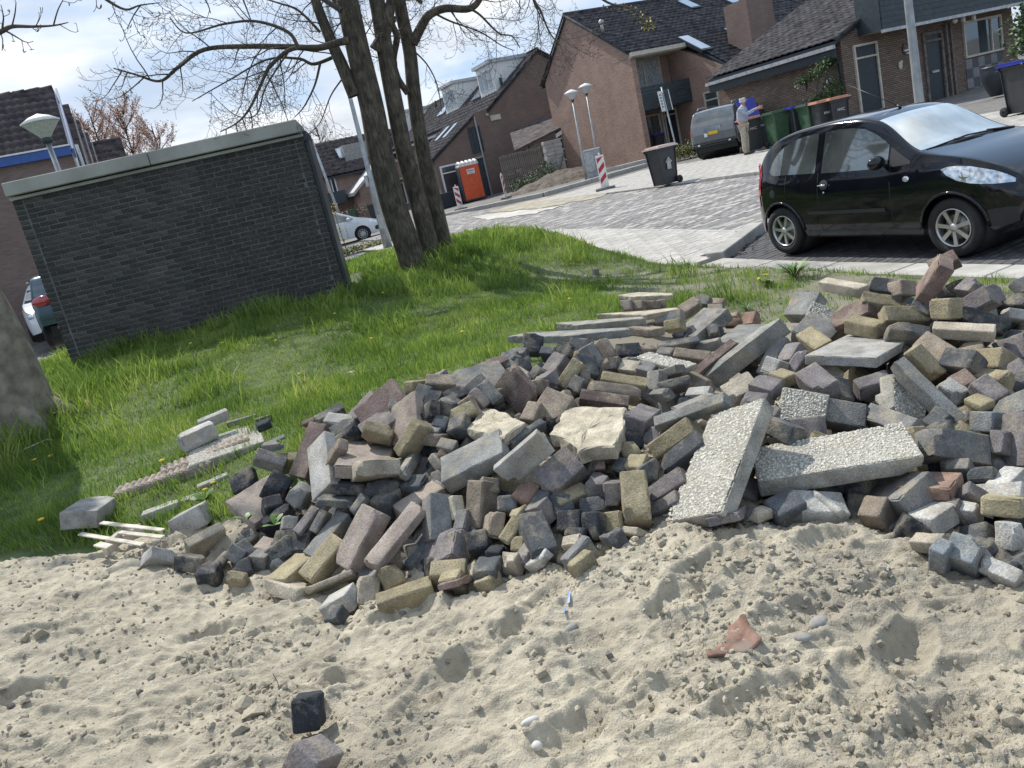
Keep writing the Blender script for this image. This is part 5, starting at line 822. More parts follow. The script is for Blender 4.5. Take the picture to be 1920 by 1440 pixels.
# ------------------------------------------------------------------ the brick transformer shed
BL = zr(135, 680, 10.0); BR = zr(647, 541, 10.42)
d = BR[:2]-BL[:2]; SWD = float(np.linalg.norm(d)); ang = math.atan2(d[1], d[0]); SZ = min(BL[2], BR[2])
nrm = np.array([d[1], -d[0]])/SWD
TLz = onpl(31, 372, BL, nrm)[2]; TRz = onpl(560, 262, BL, nrm)[2]; WT = (TLz+TRz)/2-SZ
FZ = (onpl(17, 338, BL, nrm)[2]+onpl(556, 229, BL, nrm)[2])/2-SZ
shed = thing('brick_shed', 'dark grey brick transformer shed with a concrete roof edge, standing on the grass', 'shed', (BL[0], BL[1], SZ), ang)
SDP = .9
mort = mat('mortar', (.135, .14, .14), .95, .15, 6, .3, 90); bk = [mat('charcoal_brick', (.044, .043, .042), .8, .35, 30, .5, 120, objrand=.3), mat('charcoal_brick_b', (.060, .056, .052), .8, .35, 30, .5, 120, objrand=.3)]
mb = MB(); mb.box((SWD/2, SDP/2-.001, WT/2-.4), (SWD-.02, SDP, WT+.8)); mb.build('wall', mort, shed)
bks = []; CH = .0625; rows = int((WT+.10)/CH); XJ = .115
meshes = {}
def brickobj(w, mi):
    k = (round(w, 3), mi)
    if k not in meshes:
        m2 = MB(); m2.box((0, 0, 0), (w, .06, .0535), bev=.003); meshes[k] = m2.mesh('brick'); meshes[k].materials.append(bk[mi])
    return meshes[k]
for r in range(rows):
    z = WT-.004-CH*(r+.5); xx = XJ; first = (.21, .10)[r % 2]-.012*((r//2) % 5)
    bks.append((XJ/2-.006, z, XJ-.006)); bks.append((SWD-XJ/2+.006, z, XJ-.006))
    w = first
    while xx < SWD-XJ-.02:
        w = min(w, SWD-XJ-xx-.010)
        if w > .03: bks.append((xx+.010+w/2, z, w))
        xx += w+.010; w = .210
order = sorted(range(len(bks)), key=lambda i: -bks[i][2]+.06*bks[i][0]-.02*bks[i][1]); rest = MB()
for n_, i in enumerate(order):
    x, z, w = bks[i]; y = .004+random.uniform(-.0035, .0035)
    if n_ < 300:
        ob = bpy.data.objects.new('brick', brickobj(w, random.randrange(2))); COL.objects.link(ob); ob.parent = shed; ob.location = (x, y+.02, z)
    else: rest.box((x, y+.02, z), (w, .06, .0535), mi=random.randrange(2), bev=.003)
rest.build('more_bricks', bk, shed, kind='stuff')
mb = MB(); mb.box((SWD/2+.0, SDP/2, WT+.02), (SWD+.02, SDP+.1, .035)); mb.build('sill_strip', M_['fascia'], shed)
half = SWD*.478
for x0, x1 in ((-.015, half-.004), (half+.004, SWD-.02)):
    mb = MB(); mb.box(((x0+x1)/2, SDP/2, WT+.055+(FZ-WT-.055)/2), (x1-x0, SDP+.22, FZ-WT-.055), bev=.01); mb.build('roof_edge_slab', M_['fascia'], shed)
mb = MB(); mb.box((SWD+.03, SDP/2+.04, FZ/2-.12), (.05, SDP, FZ-.05)); mb.box((SWD+.05, .03, WT-.02), (.09, .05, .06)); mb.build('end_panel', M_['dark'], shed)
mb = MB(); mb.box((SWD/2, SDP/2, FZ+.006), (SWD-.3, SDP-.2, .02)); mb.build('roof', M_['dark'], shed)
# ------------------------------------------------------------------ the rubble heap: every stone a thing
CC = dict(K=(.030, .034, .041), D=(.074, .08, .086), G=(.165, .165, .16), g=(.20, .205, .197), W=(.36, .355, .335), L=(.36, .32, .255), B=(.205, .17, .135), Y=(.25, .215, .135),
          R=(.19, .135, .12), M=(.125, .09, .082), N=(.28, .235, .205), P=(.165, .15, .152), O=(.23, .15, .115), C=(.29, .28, .245), S=(.43, .39, .30), b=(.175, .195, .205))
def stonemat(k, c):
    m = mat('stone_'+k, c, .88, .24, 11, .6, 110, dust=.0 if k == 'S' else (.22 if k == 'K' else .32 if k in 'DMb' else .6), objrand=.16, dustcol=(.36, .31, .225), spec=.35)
    N = m.node_tree.nodes; K_ = m.node_tree.links.new; b = N['Principled BSDF']; src = b.inputs['Base Color'].links[0].from_socket     # specks and pores of worn concrete
    tcn = N.new('ShaderNodeTexCoord'); nz = N.new('ShaderNodeTexNoise'); nz.inputs['Scale'].default_value = 170; nz.inputs['Detail'].default_value = 3; K_(tcn.outputs['Object'], nz.inputs['Vector'])
    mr = N.new('ShaderNodeMapRange'); mr.inputs['From Min'].default_value = .36; mr.inputs['From Max'].default_value = .66; mr.inputs['To Min'].default_value = .80; mr.inputs['To Max'].default_value = 1.22; K_(nz.outputs[0], mr.inputs[0])
    hs = N.new('ShaderNodeHueSaturation'); K_(mr.outputs[0], hs.inputs['Value']); K_(src, hs.inputs['Color']); K_(hs.outputs[0], b.inputs['Base Color'])
    return m
SM = {k: stonemat({'K': 'black', 'D': 'dark_grey', 'G': 'grey', 'g': 'smooth_grey', 'W': 'pale', 'L': 'sandy', 'B': 'brown', 'Y': 'yellow', 'R': 'reddish', 'M': 'maroon', 'N': 'pinkish', 'P': 'purple_grey', 'O': 'orange', 'C': 'aggregate', 'S': 'sand_caked', 'b': 'blue_grey'}[k], v) for k, v in CC.items()}
SEG = {}
def stone_mesh(d, rough, rnd, seed):
    """box with worn, rounded, chipped edges: a 6-sided grid pushed in at the edges and roughened"""
    r = np.random.RandomState(seed); n = [max(4, min(9, int(x/.028)+3)) for x in d]
    cuts = []
    for i in range(3):
        hb = d[i]/2; e = min(rnd, d[i]*.24); inner = np.linspace(-hb+e, hb-e, n[i]-1); cuts.append(np.concatenate([[-hb, -hb+e*.35], inner, [hb-e*.35, hb]]))
    vid = {}; V = []; F = []
    def vert(i, j, k):
        key = (i, j, k)
        if key not in vid: vid[key] = len(V); V.append((cuts[0][i], cuts[1][j], cuts[2][k]))
        return vid[key]
    N_ = [len(c) for c in cuts]
    for ax in range(3):
        o1, o2 = (ax+1) % 3, (ax+2) % 3
        for side in (0, N_[ax]-1):
            for a in range(N_[o1]-1):
                for c in range(N_[o2]-1):
                    q = []
                    for da, dc in ((0, 0), (1, 0), (1, 1), (0, 1)):
                        ii = [0, 0, 0]; ii[ax] = side; ii[o1] = a+da; ii[o2] = c+dc; q.append(vert(*ii))
                    F.append(q if side else q[::-1])
    V = np.array(V); h = np.array(d)/2; e = np.minimum(rnd, np.array(d)*.24)
    core = np.clip(V, -(h-e), h-e); off = (V-core)/e; ln = np.linalg.norm(off, axis=1, keepdims=True); m = ln[:, 0] > 1e-6
    off[m] = off[m]/np.maximum(ln[m], 1e-6)*np.minimum(1, ln[m]); V = core+off*e
    f = 1/.03; q = V+seed*.37
    nz_ = fbm(q[:, 0]*f+q[:, 2]*f*.7, q[:, 1]*f-q[:, 2]*f*.6, 3, seed % 50)
    edge = (np.abs(off) > .25).sum(1) >= 2
    V *= (1+(nz_*rough/np.maximum(.03, np.linalg.norm(V, axis=1)))[:, None])
    bite = np.clip(fbm(q[:, 0]*26+3, q[:, 1]*26+q[:, 2]*26, 2, seed % 40)-.12, 0, 1)*edge
    V -= V*(bite*.24)[:, None]
    for _ in range(r.choice([0, 1, 2, 3])):       # knocked-off corners
        c = h*r.choice([-1, 1], 3); R_ = r.uniform(.012, .045); dd = np.linalg.norm(V-c, axis=1); k = np.clip(1-dd/R_, 0, 1); V -= np.sign(c)*k[:, None]*R_*.45
    me = bpy.data.meshes.new('stone'); F = np.array(F, np.int32)
    me.vertices.add(len(V)); me.vertices.foreach_set('co', V.astype(np.float32).ravel()); me.loops.add(F.size); me.loops.foreach_set('vertex_index', F.ravel())
    me.polygons.add(len(F)); me.polygons.foreach_set('loop_start', np.arange(0, F.size, 4, dtype=np.int32)); me.polygons.foreach_set('loop_total', np.full(len(F), 4, np.int32))
    me.polygons.foreach_set('use_smooth', np.full(len(F), True)); me.update(calc_edges=True); me.set_sharp_from_angle(angle=R(24))
    return me, V, F
pebm = mat('pebbles', (.46, .44, .38), .55, .35, 90, .1, 100, spec=.4)
def pebbles(parent, d, axis, sgn, n, poly=None):
    """small rounded stones standing out of the washed face"""
    o1, o2 = [i for i in range(3) if i != axis]
    base = []; nn, mm = 6, 3
    for i in range(mm+1):
        ph = math.pi/2*i/mm
        for j in range(nn): th = 2*math.pi*j/nn; base.append((math.cos(ph)*math.cos(th), math.cos(ph)*math.sin(th), math.sin(ph)))
    base = np.array(base); F = np.array([(i*nn+j, i*nn+(j+1) % nn, (i+1)*nn+(j+1) % nn, (i+1)*nn+j) for i in range(mm) for j in range(nn)])
    P = np.zeros((n, len(base), 3)); r = rs.uniform(.0024, .0052, n); th = rs.rand(n)*6.28
    u = base[None, :, 0]*r[:, None]*1.25; v = base[None, :, 1]*r[:, None]*.9; c, s_ = np.cos(th)[:, None], np.sin(th)[:, None]
    P[..., o1] = u*c-v*s_ + rs.uniform(-d[o1]/2+.004, d[o1]/2-.004, n)[:, None]; P[..., o2] = u*s_+v*c + rs.uniform(-d[o2]/2+.004, d[o2]/2-.004, n)[:, None]
    P[..., axis] = sgn*(d[axis]/2 + base[None, :, 2]*r[:, None]*.75-.0005)
    FF = (F[None]+len(base)*np.arange(n)[:, None, None]).reshape(-1, 4)
    return npmesh('pebble_facing', P.reshape(-1, 3), FF, pebm, parent=parent, kind='stuff')
big = 0
for i, (k, loc, q, d, lab) in enumerate(STONES):
    zg = float(sand_z0(np.array([loc[0]]), np.array([loc[1]]))[0]) if loc[1] < sand_line(loc[0])-.05 else float(lawn_z(np.array([loc[0]]), np.array([loc[1]]))[0])
    if loc[2] < zg+.022:       # half buried ones come up along their sight line until they show
        s_ = max(.93, (H-zg-.022)/(H-loc[2])); loc = tuple(float(O[j]+(loc[j]-O[j])*s_) for j in range(3)); d = tuple(v*s_ for v in d)
    if lab.startswith('dark block half'): d = (.072, .085, .085); loc = (loc[0], loc[1], loc[2]+.025)
    if lab.startswith('purple-white block'): d = tuple(v*1.15 for v in d)
    if max(d) < .2 and i < len(STONES)-5: sc_ = 1.10 if max(d) > .09 else 1.18; d = tuple(v*sc_ for v in d)
    slabby = min(d) < .07 and max(d) > .2
    rnd = .0035 if k in 'gWMRP' and slabby else (.0085 if k in 'YKDB' else .0055)
    me, _, _ = stone_mesh(d, .0022 if k not in 'C' else .003, rnd, 100+i)
    nm = 'concrete_slab' if slabby else ('concrete_block' if k in 'W' and max(d) > .14 else 'paving_block')
    me.materials.append(SM[k]); o = bpy.data.objects.new(nm, me); COL.objects.link(o)
    o.rotation_mode = 'QUATERNION'; o.rotation_quaternion = q; o.location = loc
    tag(o, lab, 'slab' if slabby else 'paving block', 'stones of the rubble heap')
    if k == 'C':
        axis = int(np.argmin(d)); nrm_ = Matrix(Quaternion(q).to_matrix()).col[axis]; sg = 1 if nrm_.z > 0 else -1
        dd = [x for j, x in enumerate(d) if j != axis]; pebbles(o, d, axis, sg, int(min(3400, dd[0]*dd[1]/.000055)))
for i, (k, pts, th, lab) in enumerate(SLABS):
    P = [Vector(p) for p in pts]; c = sum(P, Vector())/len(P)
    ring = []
    for j in range(len(P)):
        a, b_ = P[j], P[(j+1) % len(P)]; n_ = max(2, int((b_-a).length/.03))
        for t in range(n_): ring.append(a.lerp(b_, t/n_))
    rough = .006 if k == 'S' else .0015
    ring = [p+Vector((random.uniform(-1, 1), random.uniform(-1, 1), 0))*rough for p in ring]; n_ = len(ring)
    vs = []; fs = []
    lev = [(0, .97), (-.006, 1.0), (-th*.6, 1.0), (-th, .97)]
    for dz, sc in lev: vs += [(c+(p-c)*sc+Vector((random.uniform(-1, 1)*rough, random.uniform(-1, 1)*rough, dz)))-c for p in ring]
    for l in range(3): fs += [(l*n_+j, (l+1)*n_+j, (l+1)*n_+(j+1) % n_, l*n_+(j+1) % n_) for j in range(n_)]
    b0 = 0; zs_ = .007 if k == 'S' else .0012
    for sc in (.85, .7, .55, .4, .2):
        nb_ = len(vs); vs += [(p-c)*sc+Vector((0, 0, zs_*(fbm(p.x*18*sc, p.y*18*sc, 3, 7)*1.6+random.uniform(-.35, .35)))) for p in ring]; fs += [(b0+j, b0+(j+1) % n_, nb_+(j+1) % n_, nb_+j) for j in range(n_)]; b0 = nb_
    vs.append(Vector((0, 0, 0))); fs += [(b0+j, b0+(j+1) % n_, len(vs)-1) for j in range(n_)]; vs.append(Vector((0, 0, -th))); fs += [((j+1) % n_+3*n_, j+3*n_, len(vs)-1) for j in range(n_)]
    mb = MB(); mb.raw(vs, fs); bmx = bmesh.new(); me = mb.mesh('slab'); bmx.from_mesh(me); bmesh.ops.recalc_face_normals(bmx, faces=bmx.faces); bmx.to_mesh(me); bmx.free()
    me.materials.append(SM[k]); o = bpy.data.objects.new('concrete_slab', me); COL.objects.link(o); o.location = c; tag(o, lab, 'slab', 'stones of the rubble heap')
# the stones underneath, seen only in the gaps
PS = np.array([s[1] for s in STONES]); 
V_all = {k: ([], []) for k in 'KDGYPB'}; cnt = {k: 0 for k in V_all}
for i in range(560):
    s_ = STONES[random.randrange(len(STONES))]
    x = s_[1][0]+random.gauss(0, .13); y = s_[1][1]+random.gauss(0, .13)+.06
    if x < -1.35 or y > 5.7 or y < sand_line(x)-3: continue
    d2 = ((PS[:, 0]-x)**2+(PS[:, 1]-y)**2); w = np.exp(-d2/.02); 
    if w.sum() < .8: continue
    zs = (PS[:, 2]*w).sum()/w.sum(); base = Tf(x, y)
    z = min(zs-random.uniform(.075, .19), zs-.07)
    if z < base-.02: z = base+random.uniform(0, .04)
    if z > zs-.06: continue
    d = random.choice([(.20, .10, .08), (.20, .10, .08), (.10, .10, .09), (.15, .12, .07)]); k = random.choice('KKDDDGYPB')
    me, V, F = stone_mesh(d, .002, .012, 900+i); bpy.data.meshes.remove(me)
    qm = Quaternion((random.gauss(0, 1), random.gauss(0, 1), random.gauss(0, 1), random.gauss(0, 1))).normalized().to_matrix()
    V = V@np.array(qm).T+np.array([x, y, z]); V_all[k][0].append(V); V_all[k][1].append(F+cnt[k]); cnt[k] += len(V)
for k, (vs, fs) in V_all.items():
    if vs:
        o = npmesh('buried_rubble', np.concatenate(vs), np.concatenate(fs), SM[k], kind='stuff')
        tag(o, {'K': 'black', 'D': 'dark grey', 'G': 'grey', 'Y': 'yellow-tan', 'P': 'purple-grey', 'B': 'brown'}[k]+' stones buried in the gaps under the top layer of the heap', 'rubble')
# broken bits round the heap
o = lumps(420, lambda n: rs.uniform(-1.4, 2.9, n), lambda n: rs.uniform(2.3, 6.6, n), .008, .030, lambda x, y: np.maximum(lawn_z(x, y), -9), lambda x, y: (y > sand_line(x)-1.2) & (bare(x, y) > .3), SM['G'], 'rubble_crumbs', 2.2)
tag(o, 'broken crumbs of concrete scattered round the heap and on the dirt', 'rubble crumbs')
# ------------------------------------------------------------------ houses, on the street grid
ANG = math.atan2(UD[1], UD[0])
class House:
    def __init__(s, name, label, cat, P): s.P = np.array(P, float); s.o = thing(name, label, cat, P, ANG)
    def l(s, w): d = np.array(w)-s.P; return Vector((d[0]*UD[0]+d[1]*UD[1], d[0]*GD[0]+d[1]*GD[1], d[2]))
    def w(s, l): return np.array([s.P[0]+l[0]*UD[0]+l[1]*GD[0], s.P[1]+l[0]*UD[1]+l[1]*GD[1], s.P[2]+l[2]])
    def F(s, px, py, v=0): return s.l(onpl(px, py, s.w((0, v, 0)), GD))       # on a front plane
    def Sd(s, px, py, u=0): return s.l(onpl(px, py, s.w((u, 0, 0)), UD))      # on a side plane
    def Rf(s, px, py, p0, n):                                                  # on a roof plane (local point and normal)
        nw = np.array([n[0]*UD[0]+n[1]*GD[0], n[0]*UD[1]+n[1]*GD[1], n[2]]); return s.l(onpl(px, py, s.w(p0), nw))
def tiles(h, p0, e1, e2, n1, n2, name='roof_tile', mats_=None, single=0, cond=None, th=.028, base=True, tw=None):
    """pantiles: n1 along the eave direction e1, n2 up the slope e2 (local vectors covering the whole plane)"""
    p0, e1, e2 = Vector(p0), Vector(e1), Vector(e2); w = e1.length/n1; hh = e2.length/n2; a = e1.normalized(); b_ = e2.normalized(); nn = a.cross(b_)
    if nn.z < 0: nn = -nn
    mats_ = mats_ or [M_['tile']]
    prof = [(0, .0), (.18, .55), (.35, 1.0), (.52, .9), (.7, .25), (.86, 0.02), (1.02, .0)]
    def tv(wi, hi):
        vs = []
        for t, lift in ((0, .6), (1.08, 0.0)):
            for x, z in prof: vs.append(Vector((x*wi, t*hi, th*(z+lift))))
        for x, z in prof: vs.append(Vector((x*wi, 0, th*(z-.35))))
        k = len(prof); fs = [(j, j+1, k+j+1, k+j) for j in range(k-1)]+[(2*k+j, 2*k+j+1, j+1, j) for j in range(k-1)]
        return vs, fs
    vs, fs = tv(w, hh); Mx = Matrix((a, b_, nn)).transposed(); me = None; rest = MB(); c = 0
    for j in range(n2):
        for i in range(n1):
            if cond and not cond((i+.5)/n1, (j+.5)/n2): continue
            p = p0+a*(i*w)+b_*(j*hh)
            if c < single:
                if me is None: m0 = MB(); m0.raw([Mx @ v for v in vs], fs, 0, True); me = m0.mesh(name); me.materials.append(mats_[0])
                o = bpy.data.objects.new(name, me); COL.objects.link(o); o.parent = h; o.location = p
            else: rest.raw([p+Mx @ (v+Vector((0, 0, random.uniform(-.002, .002)))) for v in vs], fs, 0, True)
            c += 1
    if rest.v: rest.build('roof_tiles', mats_, h, kind='stuff')
def frame(h, name, r0, r1, axis, depth, fm, gm_, t=.07, mull=(), trans=(), inside=None, out=-1, label=None):
    """window or door: rectangle r0-r1 (local), lying in the plane across `axis`; frame parts stand proud towards `out`"""
    a0, a1 = sorted((r0[1-axis if axis < 2 else 0], r1[1-axis if axis < 2 else 0])); z0, z1 = sorted((r0[2], r1[2])); c = r0[axis]+out*.02
    def P(a, z, k): v = [0, 0, z]; v[axis] = c+k; v[1-axis] = a; return v
    def bar(mb, a_, b_, zz0, zz1, k0=0, dp=depth):
        ce = P((a_+b_)/2, (zz0+zz1)/2, k0); d = [0, 0, abs(zz1-zz0)]; d[axis] = dp; d[1-axis] = abs(b_-a_); mb.box(ce, d)
    f = MB(); bar(f, a0, a0+t, z0, z1); bar(f, a1-t, a1, z0, z1); bar(f, a0+t, a1-t, z0, z0+t); bar(f, a0+t, a1-t, z1-t, z1)
    for m in mull: x = a0+(a1-a0)*m; bar(f, x-t*.4, x+t*.4, z0+t, z1-t, .002)
    for m in trans: z = z0+(z1-z0)*m; bar(f, a0+t, a1-t, z-t*.4, z+t*.4, .004)
    fo = f.build(name, fm, h, label=label)
    g = MB(); bar(g, a0+t*.9, a1-t*.9, z0+t*.9, z1-t*.9, -out*.012, .02); g.build('pane' if inside is None else inside, gm_, fo)
    return fo
def boxp(h, name, a, b, m, label=None):
    mb = MB(); c = [(a[i]+b[i])/2 for i in range(3)]; mb.box(c, [max(.005, abs(a[i]-b[i])) for i in range(3)]); return mb.build(name, m, h, label=label)

# --- the gable house with the balcony (right of the centre)
C3 = zr(1209, 302, 36); C3[2] = G(C3[0], C3[1])
h = House('terraced_house', 'brick end house with bare gable, dark boarded balcony and big tiled roof', 'house', C3)
L3 = h.Sd(1055, 315); ap = h.Sd(1060, 25); eL = h.Sd(1024, 155); eR = h.Sd(1150, 103); EZ = (eL.z+eR.z)/2; DV = eL.y+.15; AV = ap.y; AZ = ap.z-.12
WLEN = 17.0; UW = 3.05; sl = (AZ-EZ)/AV; FV = -3.2
mb = MB(); mb.prism([(0, 0, -.6), (0, 0, EZ), (0, AV, AZ), (0, DV, EZ), (0, DV, -.6)], (.25, 0, 0)); mb.build('gable_wall', M_['brick_red'], h.o)
boxp(h.o, 'wall', (.25, 1.0, -.6), (UW, 1.25, EZ), M_['brick_red'])
boxp(h.o, 'wall', (.0, -.32, -.6), (.27, -.002, EZ-.1), M_['brick_red'])
mb = MB(); mb.prism([(UW, .98, -.6), (UW, .98, EZ), (UW, FV, EZ+sl*FV), (UW, FV, -.6)], (.25, 0, 0)); mb.build('side_wall', M_['brick_red'], h.o)
boxp(h.o, 'wall', (UW+.002, FV-.0, -.6), (WLEN, FV+.25, EZ+sl*FV), M_['brick_red'])
boxp(h.o, 'wall', (.25, DV-.25, -.6), (WLEN, DV, EZ), M_['brick_red'])
# roof: main slope down to the eave over the balcony, catslide over the wing
TS = .30; up = Vector((0, AV+.45, (AV+.45)*sl)); n1 = int((UW+.25)/TS)
tiles(h.o, (-.12, -.45, EZ-.45*sl+.06), (n1*TS, 0, 0), up, n1, int(up.length/.33))
n1b = int((WLEN-UW)/TS); upb = Vector((0, AV-FV+.35, (AV-FV+.35)*sl)); rows_ = int(upb.length/.33)
tiles(h.o, (-.12+n1*TS, FV-.35, EZ+sl*(FV-.35)+.06), (n1b*TS, 0, 0), upb, n1b, rows_)
mb = MB(); mb.prism([(-.1, -.45, EZ-.45*sl), (-.1, AV, AZ), (-.1, AV, AZ-.1), (-.1, -.45, EZ-.45*sl-.1)], (UW+.1, 0, 0)); mb.prism([(UW+.004, FV-.3, EZ+sl*(FV-.3)), (UW+.004, AV, AZ), (UW+.004, AV, AZ-.1), (UW+.004, FV-.3, EZ+sl*(FV-.3)-.1)], (WLEN-UW, 0, 0))
mb.prism([(-.1, AV+.01, AZ), (-.1, DV+.3, EZ-.1), (-.1, DV+.3, EZ-.2), (-.1, AV+.01, AZ-.1)], (WLEN+.1, 0, 0)); mb.build('roof_deck', M_['dark'], h.o)
mb = MB(); mb.tube([(-.12, AV, AZ+.07), (WLEN, AV, AZ+.07)], .11, 8); mb.build('ridge', M_['tile'], h.o)
mb = MB(); mb.tube([(-.14, -.45, EZ-.45*sl+.05), (-.14, AV, AZ+.05), (-.14, DV+.3, EZ-.05)], .055, 6); mb.build('verge_tiles', M_['tile'], h.o)
boxp(h.o, 'gutter', (-.1, -.62, EZ-.42), (UW+.1, -.45, EZ-.24), M_['cream']); boxp(h.o, 'soffit', (.0, -.44, EZ-.46), (UW, 1.0, EZ-.40), M_['cream'])
boxp(h.o, 'gutter', (UW-.1, FV-.5, EZ+sl*FV-.36), (UW+3.4, FV-.36, EZ+sl*FV-.22), M_['zinc'])
mb = MB(); mb.tube([(UW-.04, FV-.34, EZ+sl*FV-.3), (UW-.06, FV-.08, EZ+sl*FV-.8), (UW-.06, FV-.08, -.2)], .045, 8); mb.build('downpipe', M_['zinc'], h.o)
rn = (0, -sl, 1)
for a, b_ in (((1272, 72), (1328, 92)), ((1358, 56), (1400, 71)), ((1271, 4), (1301, 15)), ((1348, -4), (1388, 5))):
    p = h.Rf(a[0], a[1], (0, 0, EZ+.12), rn); q = h.Rf(b_[0], b_[1], (0, 0, EZ+.12), rn); x0, x1 = sorted((p.x, q.x)); y0, y1 = sorted((p.y, q.y)); y1 = max(y1, y0+.7)
    x1 = max(x1, x0+.55); mb = MB(); z = lambda y: EZ+y*sl
    for k, (xa, xb, ya, yb, up_) in enumerate(((x0-.05, x1+.05, y0-.05, y1+.08, .14),)):
        mb.prism([(xa, ya, z(ya)+.02), (xb, ya, z(ya)+.02), (xb, yb, z(yb)+.02), (xa, yb, z(yb)+.02)], Vector((0, -sl, 1)).normalized()*up_)
    f = mb.build('roof_window', M_['dark'], h.o); mb = MB(); mb.prism([(x0, y0, z(y0)+.17), (x1, y0, z(y0)+.17), (x1, y1, z(y1)+.17), (x0, y1, z(y1)+.17)], Vector((0, -sl, 1)).normalized()*.025); mb.build('pane', M_['skyl'], f)
v_ = h.Rf(1131, 62, (0, 0, EZ+.1), rn); mb = MB(); mb.tube([v_, v_+Vector((0, 0, .45))], .07, 10); mb.lathe([(.07, .4), (.12, .42), (.12, .55), (.02, .62)], v_, 12); mb.build('vent_pipe', M_['zinc'], h.o)
c_ = h.Rf(1428, 95, (0, 0, EZ+.1), rn); boxp(h.o, 'chimney', (c_.x-.75, c_.y-.3, c_.z-.5), (c_.x+.75, c_.y+1.2, c_.z+2.3), M_['brick_dull'])
# balcony storey
W0 = h.F(1188, 120, 1.0); frame(h.o, 'balcony_window', (.45, .98, 3.05), (UW-.55, .98, 5.0), 1, .1, M_['cream'], M_['curtain'], .08, mull=(.52,), label='balcony window with pale net curtains')
for k in range(7): boxp(h.o, 'balcony_board', (.28, -.34, 2.28+k*.145), (UW-.002, -.30, 2.28+k*.145+.135), M_['slate'])
boxp(h.o, 'balcony_floor', (.28, -.298, 2.22), (UW-.004, .98, 2.36), M_['slate'])
frame(h.o, 'window', (.40, .98, .62), (1.95, .98, 2.05), 1, .1, M_['cream'], M_['glass'], .07, mull=(.42,), trans=())
boxp(h.o, 'panel', (.40, .93, -.1), (1.95, .985, .58), M_['dark'])
frame(h.o, 'door', (2.05, .98, -.02), (2.98, .98, 2.15), 1, .12, M_['cream'], M_['dark'], .09, mull=(.2,), trans=(.87,))
frame(h.o, 'door', (UW-.001, -2.2, .0), (UW-.001, -1.2, 2.45), 0, .1, M_['cream'], M_['glass'], .08, trans=(.84,), label='side door with a pale glass panel')
boxp(h.o, 'number_plate', (UW+.55, FV-.01, 1.55), (UW+.85, FV-.002, 1.7), M_['white'])

# --- nearer house on the right: side wall with bins, clad porch
E4 = zr(1592, 212, 25); E4[2] = G(E4[0], E4[1])
h4 = House('corner_house', 'brown brick house with low eave, dark boarded porch and checkered window panel', 'house', E4); h = h4
ez = h.F(1565, 70).z; SL = 5.9; top = h.F(1650, 0); s4 = (top.z-ez)/(top.x+.25); RU = 5.2
boxp(h.o, 'wall', (0, .25, -.6), (.25, SL, ez-.08), M_['brick_brown'])
mb = MB(); mb.prism([(0, 0, -.6), (0, 0, ez), (RU, 0, ez+RU*s4), (RU*1.6, 0, ez+RU*s4), (RU*1.6+.5, 0, -.6)], (0, .25, 0)); mb.build('front_wall', M_['brick_brown'], h.o)
n2 = int(math.hypot(RU+.35, (RU+.35)*s4)/.33); nn1 = int((SL+.5)/.3)
tiles(h.o, (-.35, SL+.25, ez-.35*s4+.08), (0, -nn1*.3, 0), (RU+.35, 0, (RU+.35)*s4), nn1, n2)
mb = MB(); mb.prism([(-.3, -.1, ez-.3*s4), (RU, -.1, ez+RU*s4), (RU, -.1, ez+RU*s4-.1), (-.3, -.1, ez-.3*s4-.1)], (0, SL+.3, 0)); mb.build('roof_deck', M_['dark'], h.o)
mb = MB(); mb.tube([(-.3, -.12, ez-.3*s4+.06), (RU, -.12, ez+RU*s4+.06)], .07, 6); mb.build('verge_tiles', M_['tile'], h.o)
boxp(h.o, 'fascia_board', (-.34, -.05, ez-.62), (-.28, SL+.2, ez-.3), M_['dark']); boxp(h.o, 'gutter', (-.46, -.1, ez-.34), (-.345, SL+.25, ez-.22), M_['zinc'])
mb = MB(); mb.tube([(-.4, .0, ez-.3), (-.2, .1, ez-.55), (-.07, .08, ez-.8), (-.07, .08, -.3)], .05, 8); mb.build('downpipe', M_['dark'], h.o)
boxp(h.o, 'number_plate', (-.012, .5, 1.45), (-.002, .75, 1.6), M_['white'])
def frect(nm, p, q, v=0, **k):
    a = h.F(*p, v); b_ = h.F(*q, v); return a, b_
a = h.F(1597, 84); b_ = h.F(1663, 205)
frame(h.o, 'door', (a.x, -.0, -.1), (a.x+1.08, -.0, 2.42), 1, .1, M_['cream'], M_['dark'], .07, trans=(.83,), label='dark side door with a pale frame')
# clad upper storey in front
cl0 = h.F(1655, 66, -.9); cl1 = h.F(1900, -2, -.9); zc = (cl0.z+cl1.z)/2-.05
for k in range(9): boxp(h.o, 'cladding_board', (cl0.x, -.94, zc+.06+k*.17), (cl0.x+9, -.90, zc+.06+k*.17+.16), M_['slate'])
boxp(h.o, 'cladding_edge', (cl0.x-.03, -.97, zc-.04), (cl0.x+9, -.88, zc+.055), M_['zinc']); boxp(h.o, 'side_cladding', (cl0.x-.02, -.895, zc+.06), (cl0.x+.02, -.002, zc+1.6), M_['slate'])
boxp(h.o, 'soffit', (cl0.x, -.86, zc+.06), (cl0.x+9, -.002, zc+.1), M_['cream'])
a = h.F(1727, 72); frame(h.o, 'door', (a.x, 0, -.1), (a.x+1.0, 0, 2.35), 1, .12, M_['wood'], M_['dark'], .1, trans=(.88,), label='dark front door under the porch')
boxp(h.o, 'letter_box', (a.x+.33, -.045, 1.0), (a.x+.68, -.035, 1.07), M_['zinc'])
for dx in (1.12, 1.34): boxp(h.o, 'porch_post', (a.x+dx, -.12, -.1), (a.x+dx+.09, -.002, 2.5), M_['wood'])
a = h.F(1803, 45); b_ = h.F(1868, 108); wu0, wz0, wz1 = a.x, 1.22, 2.45
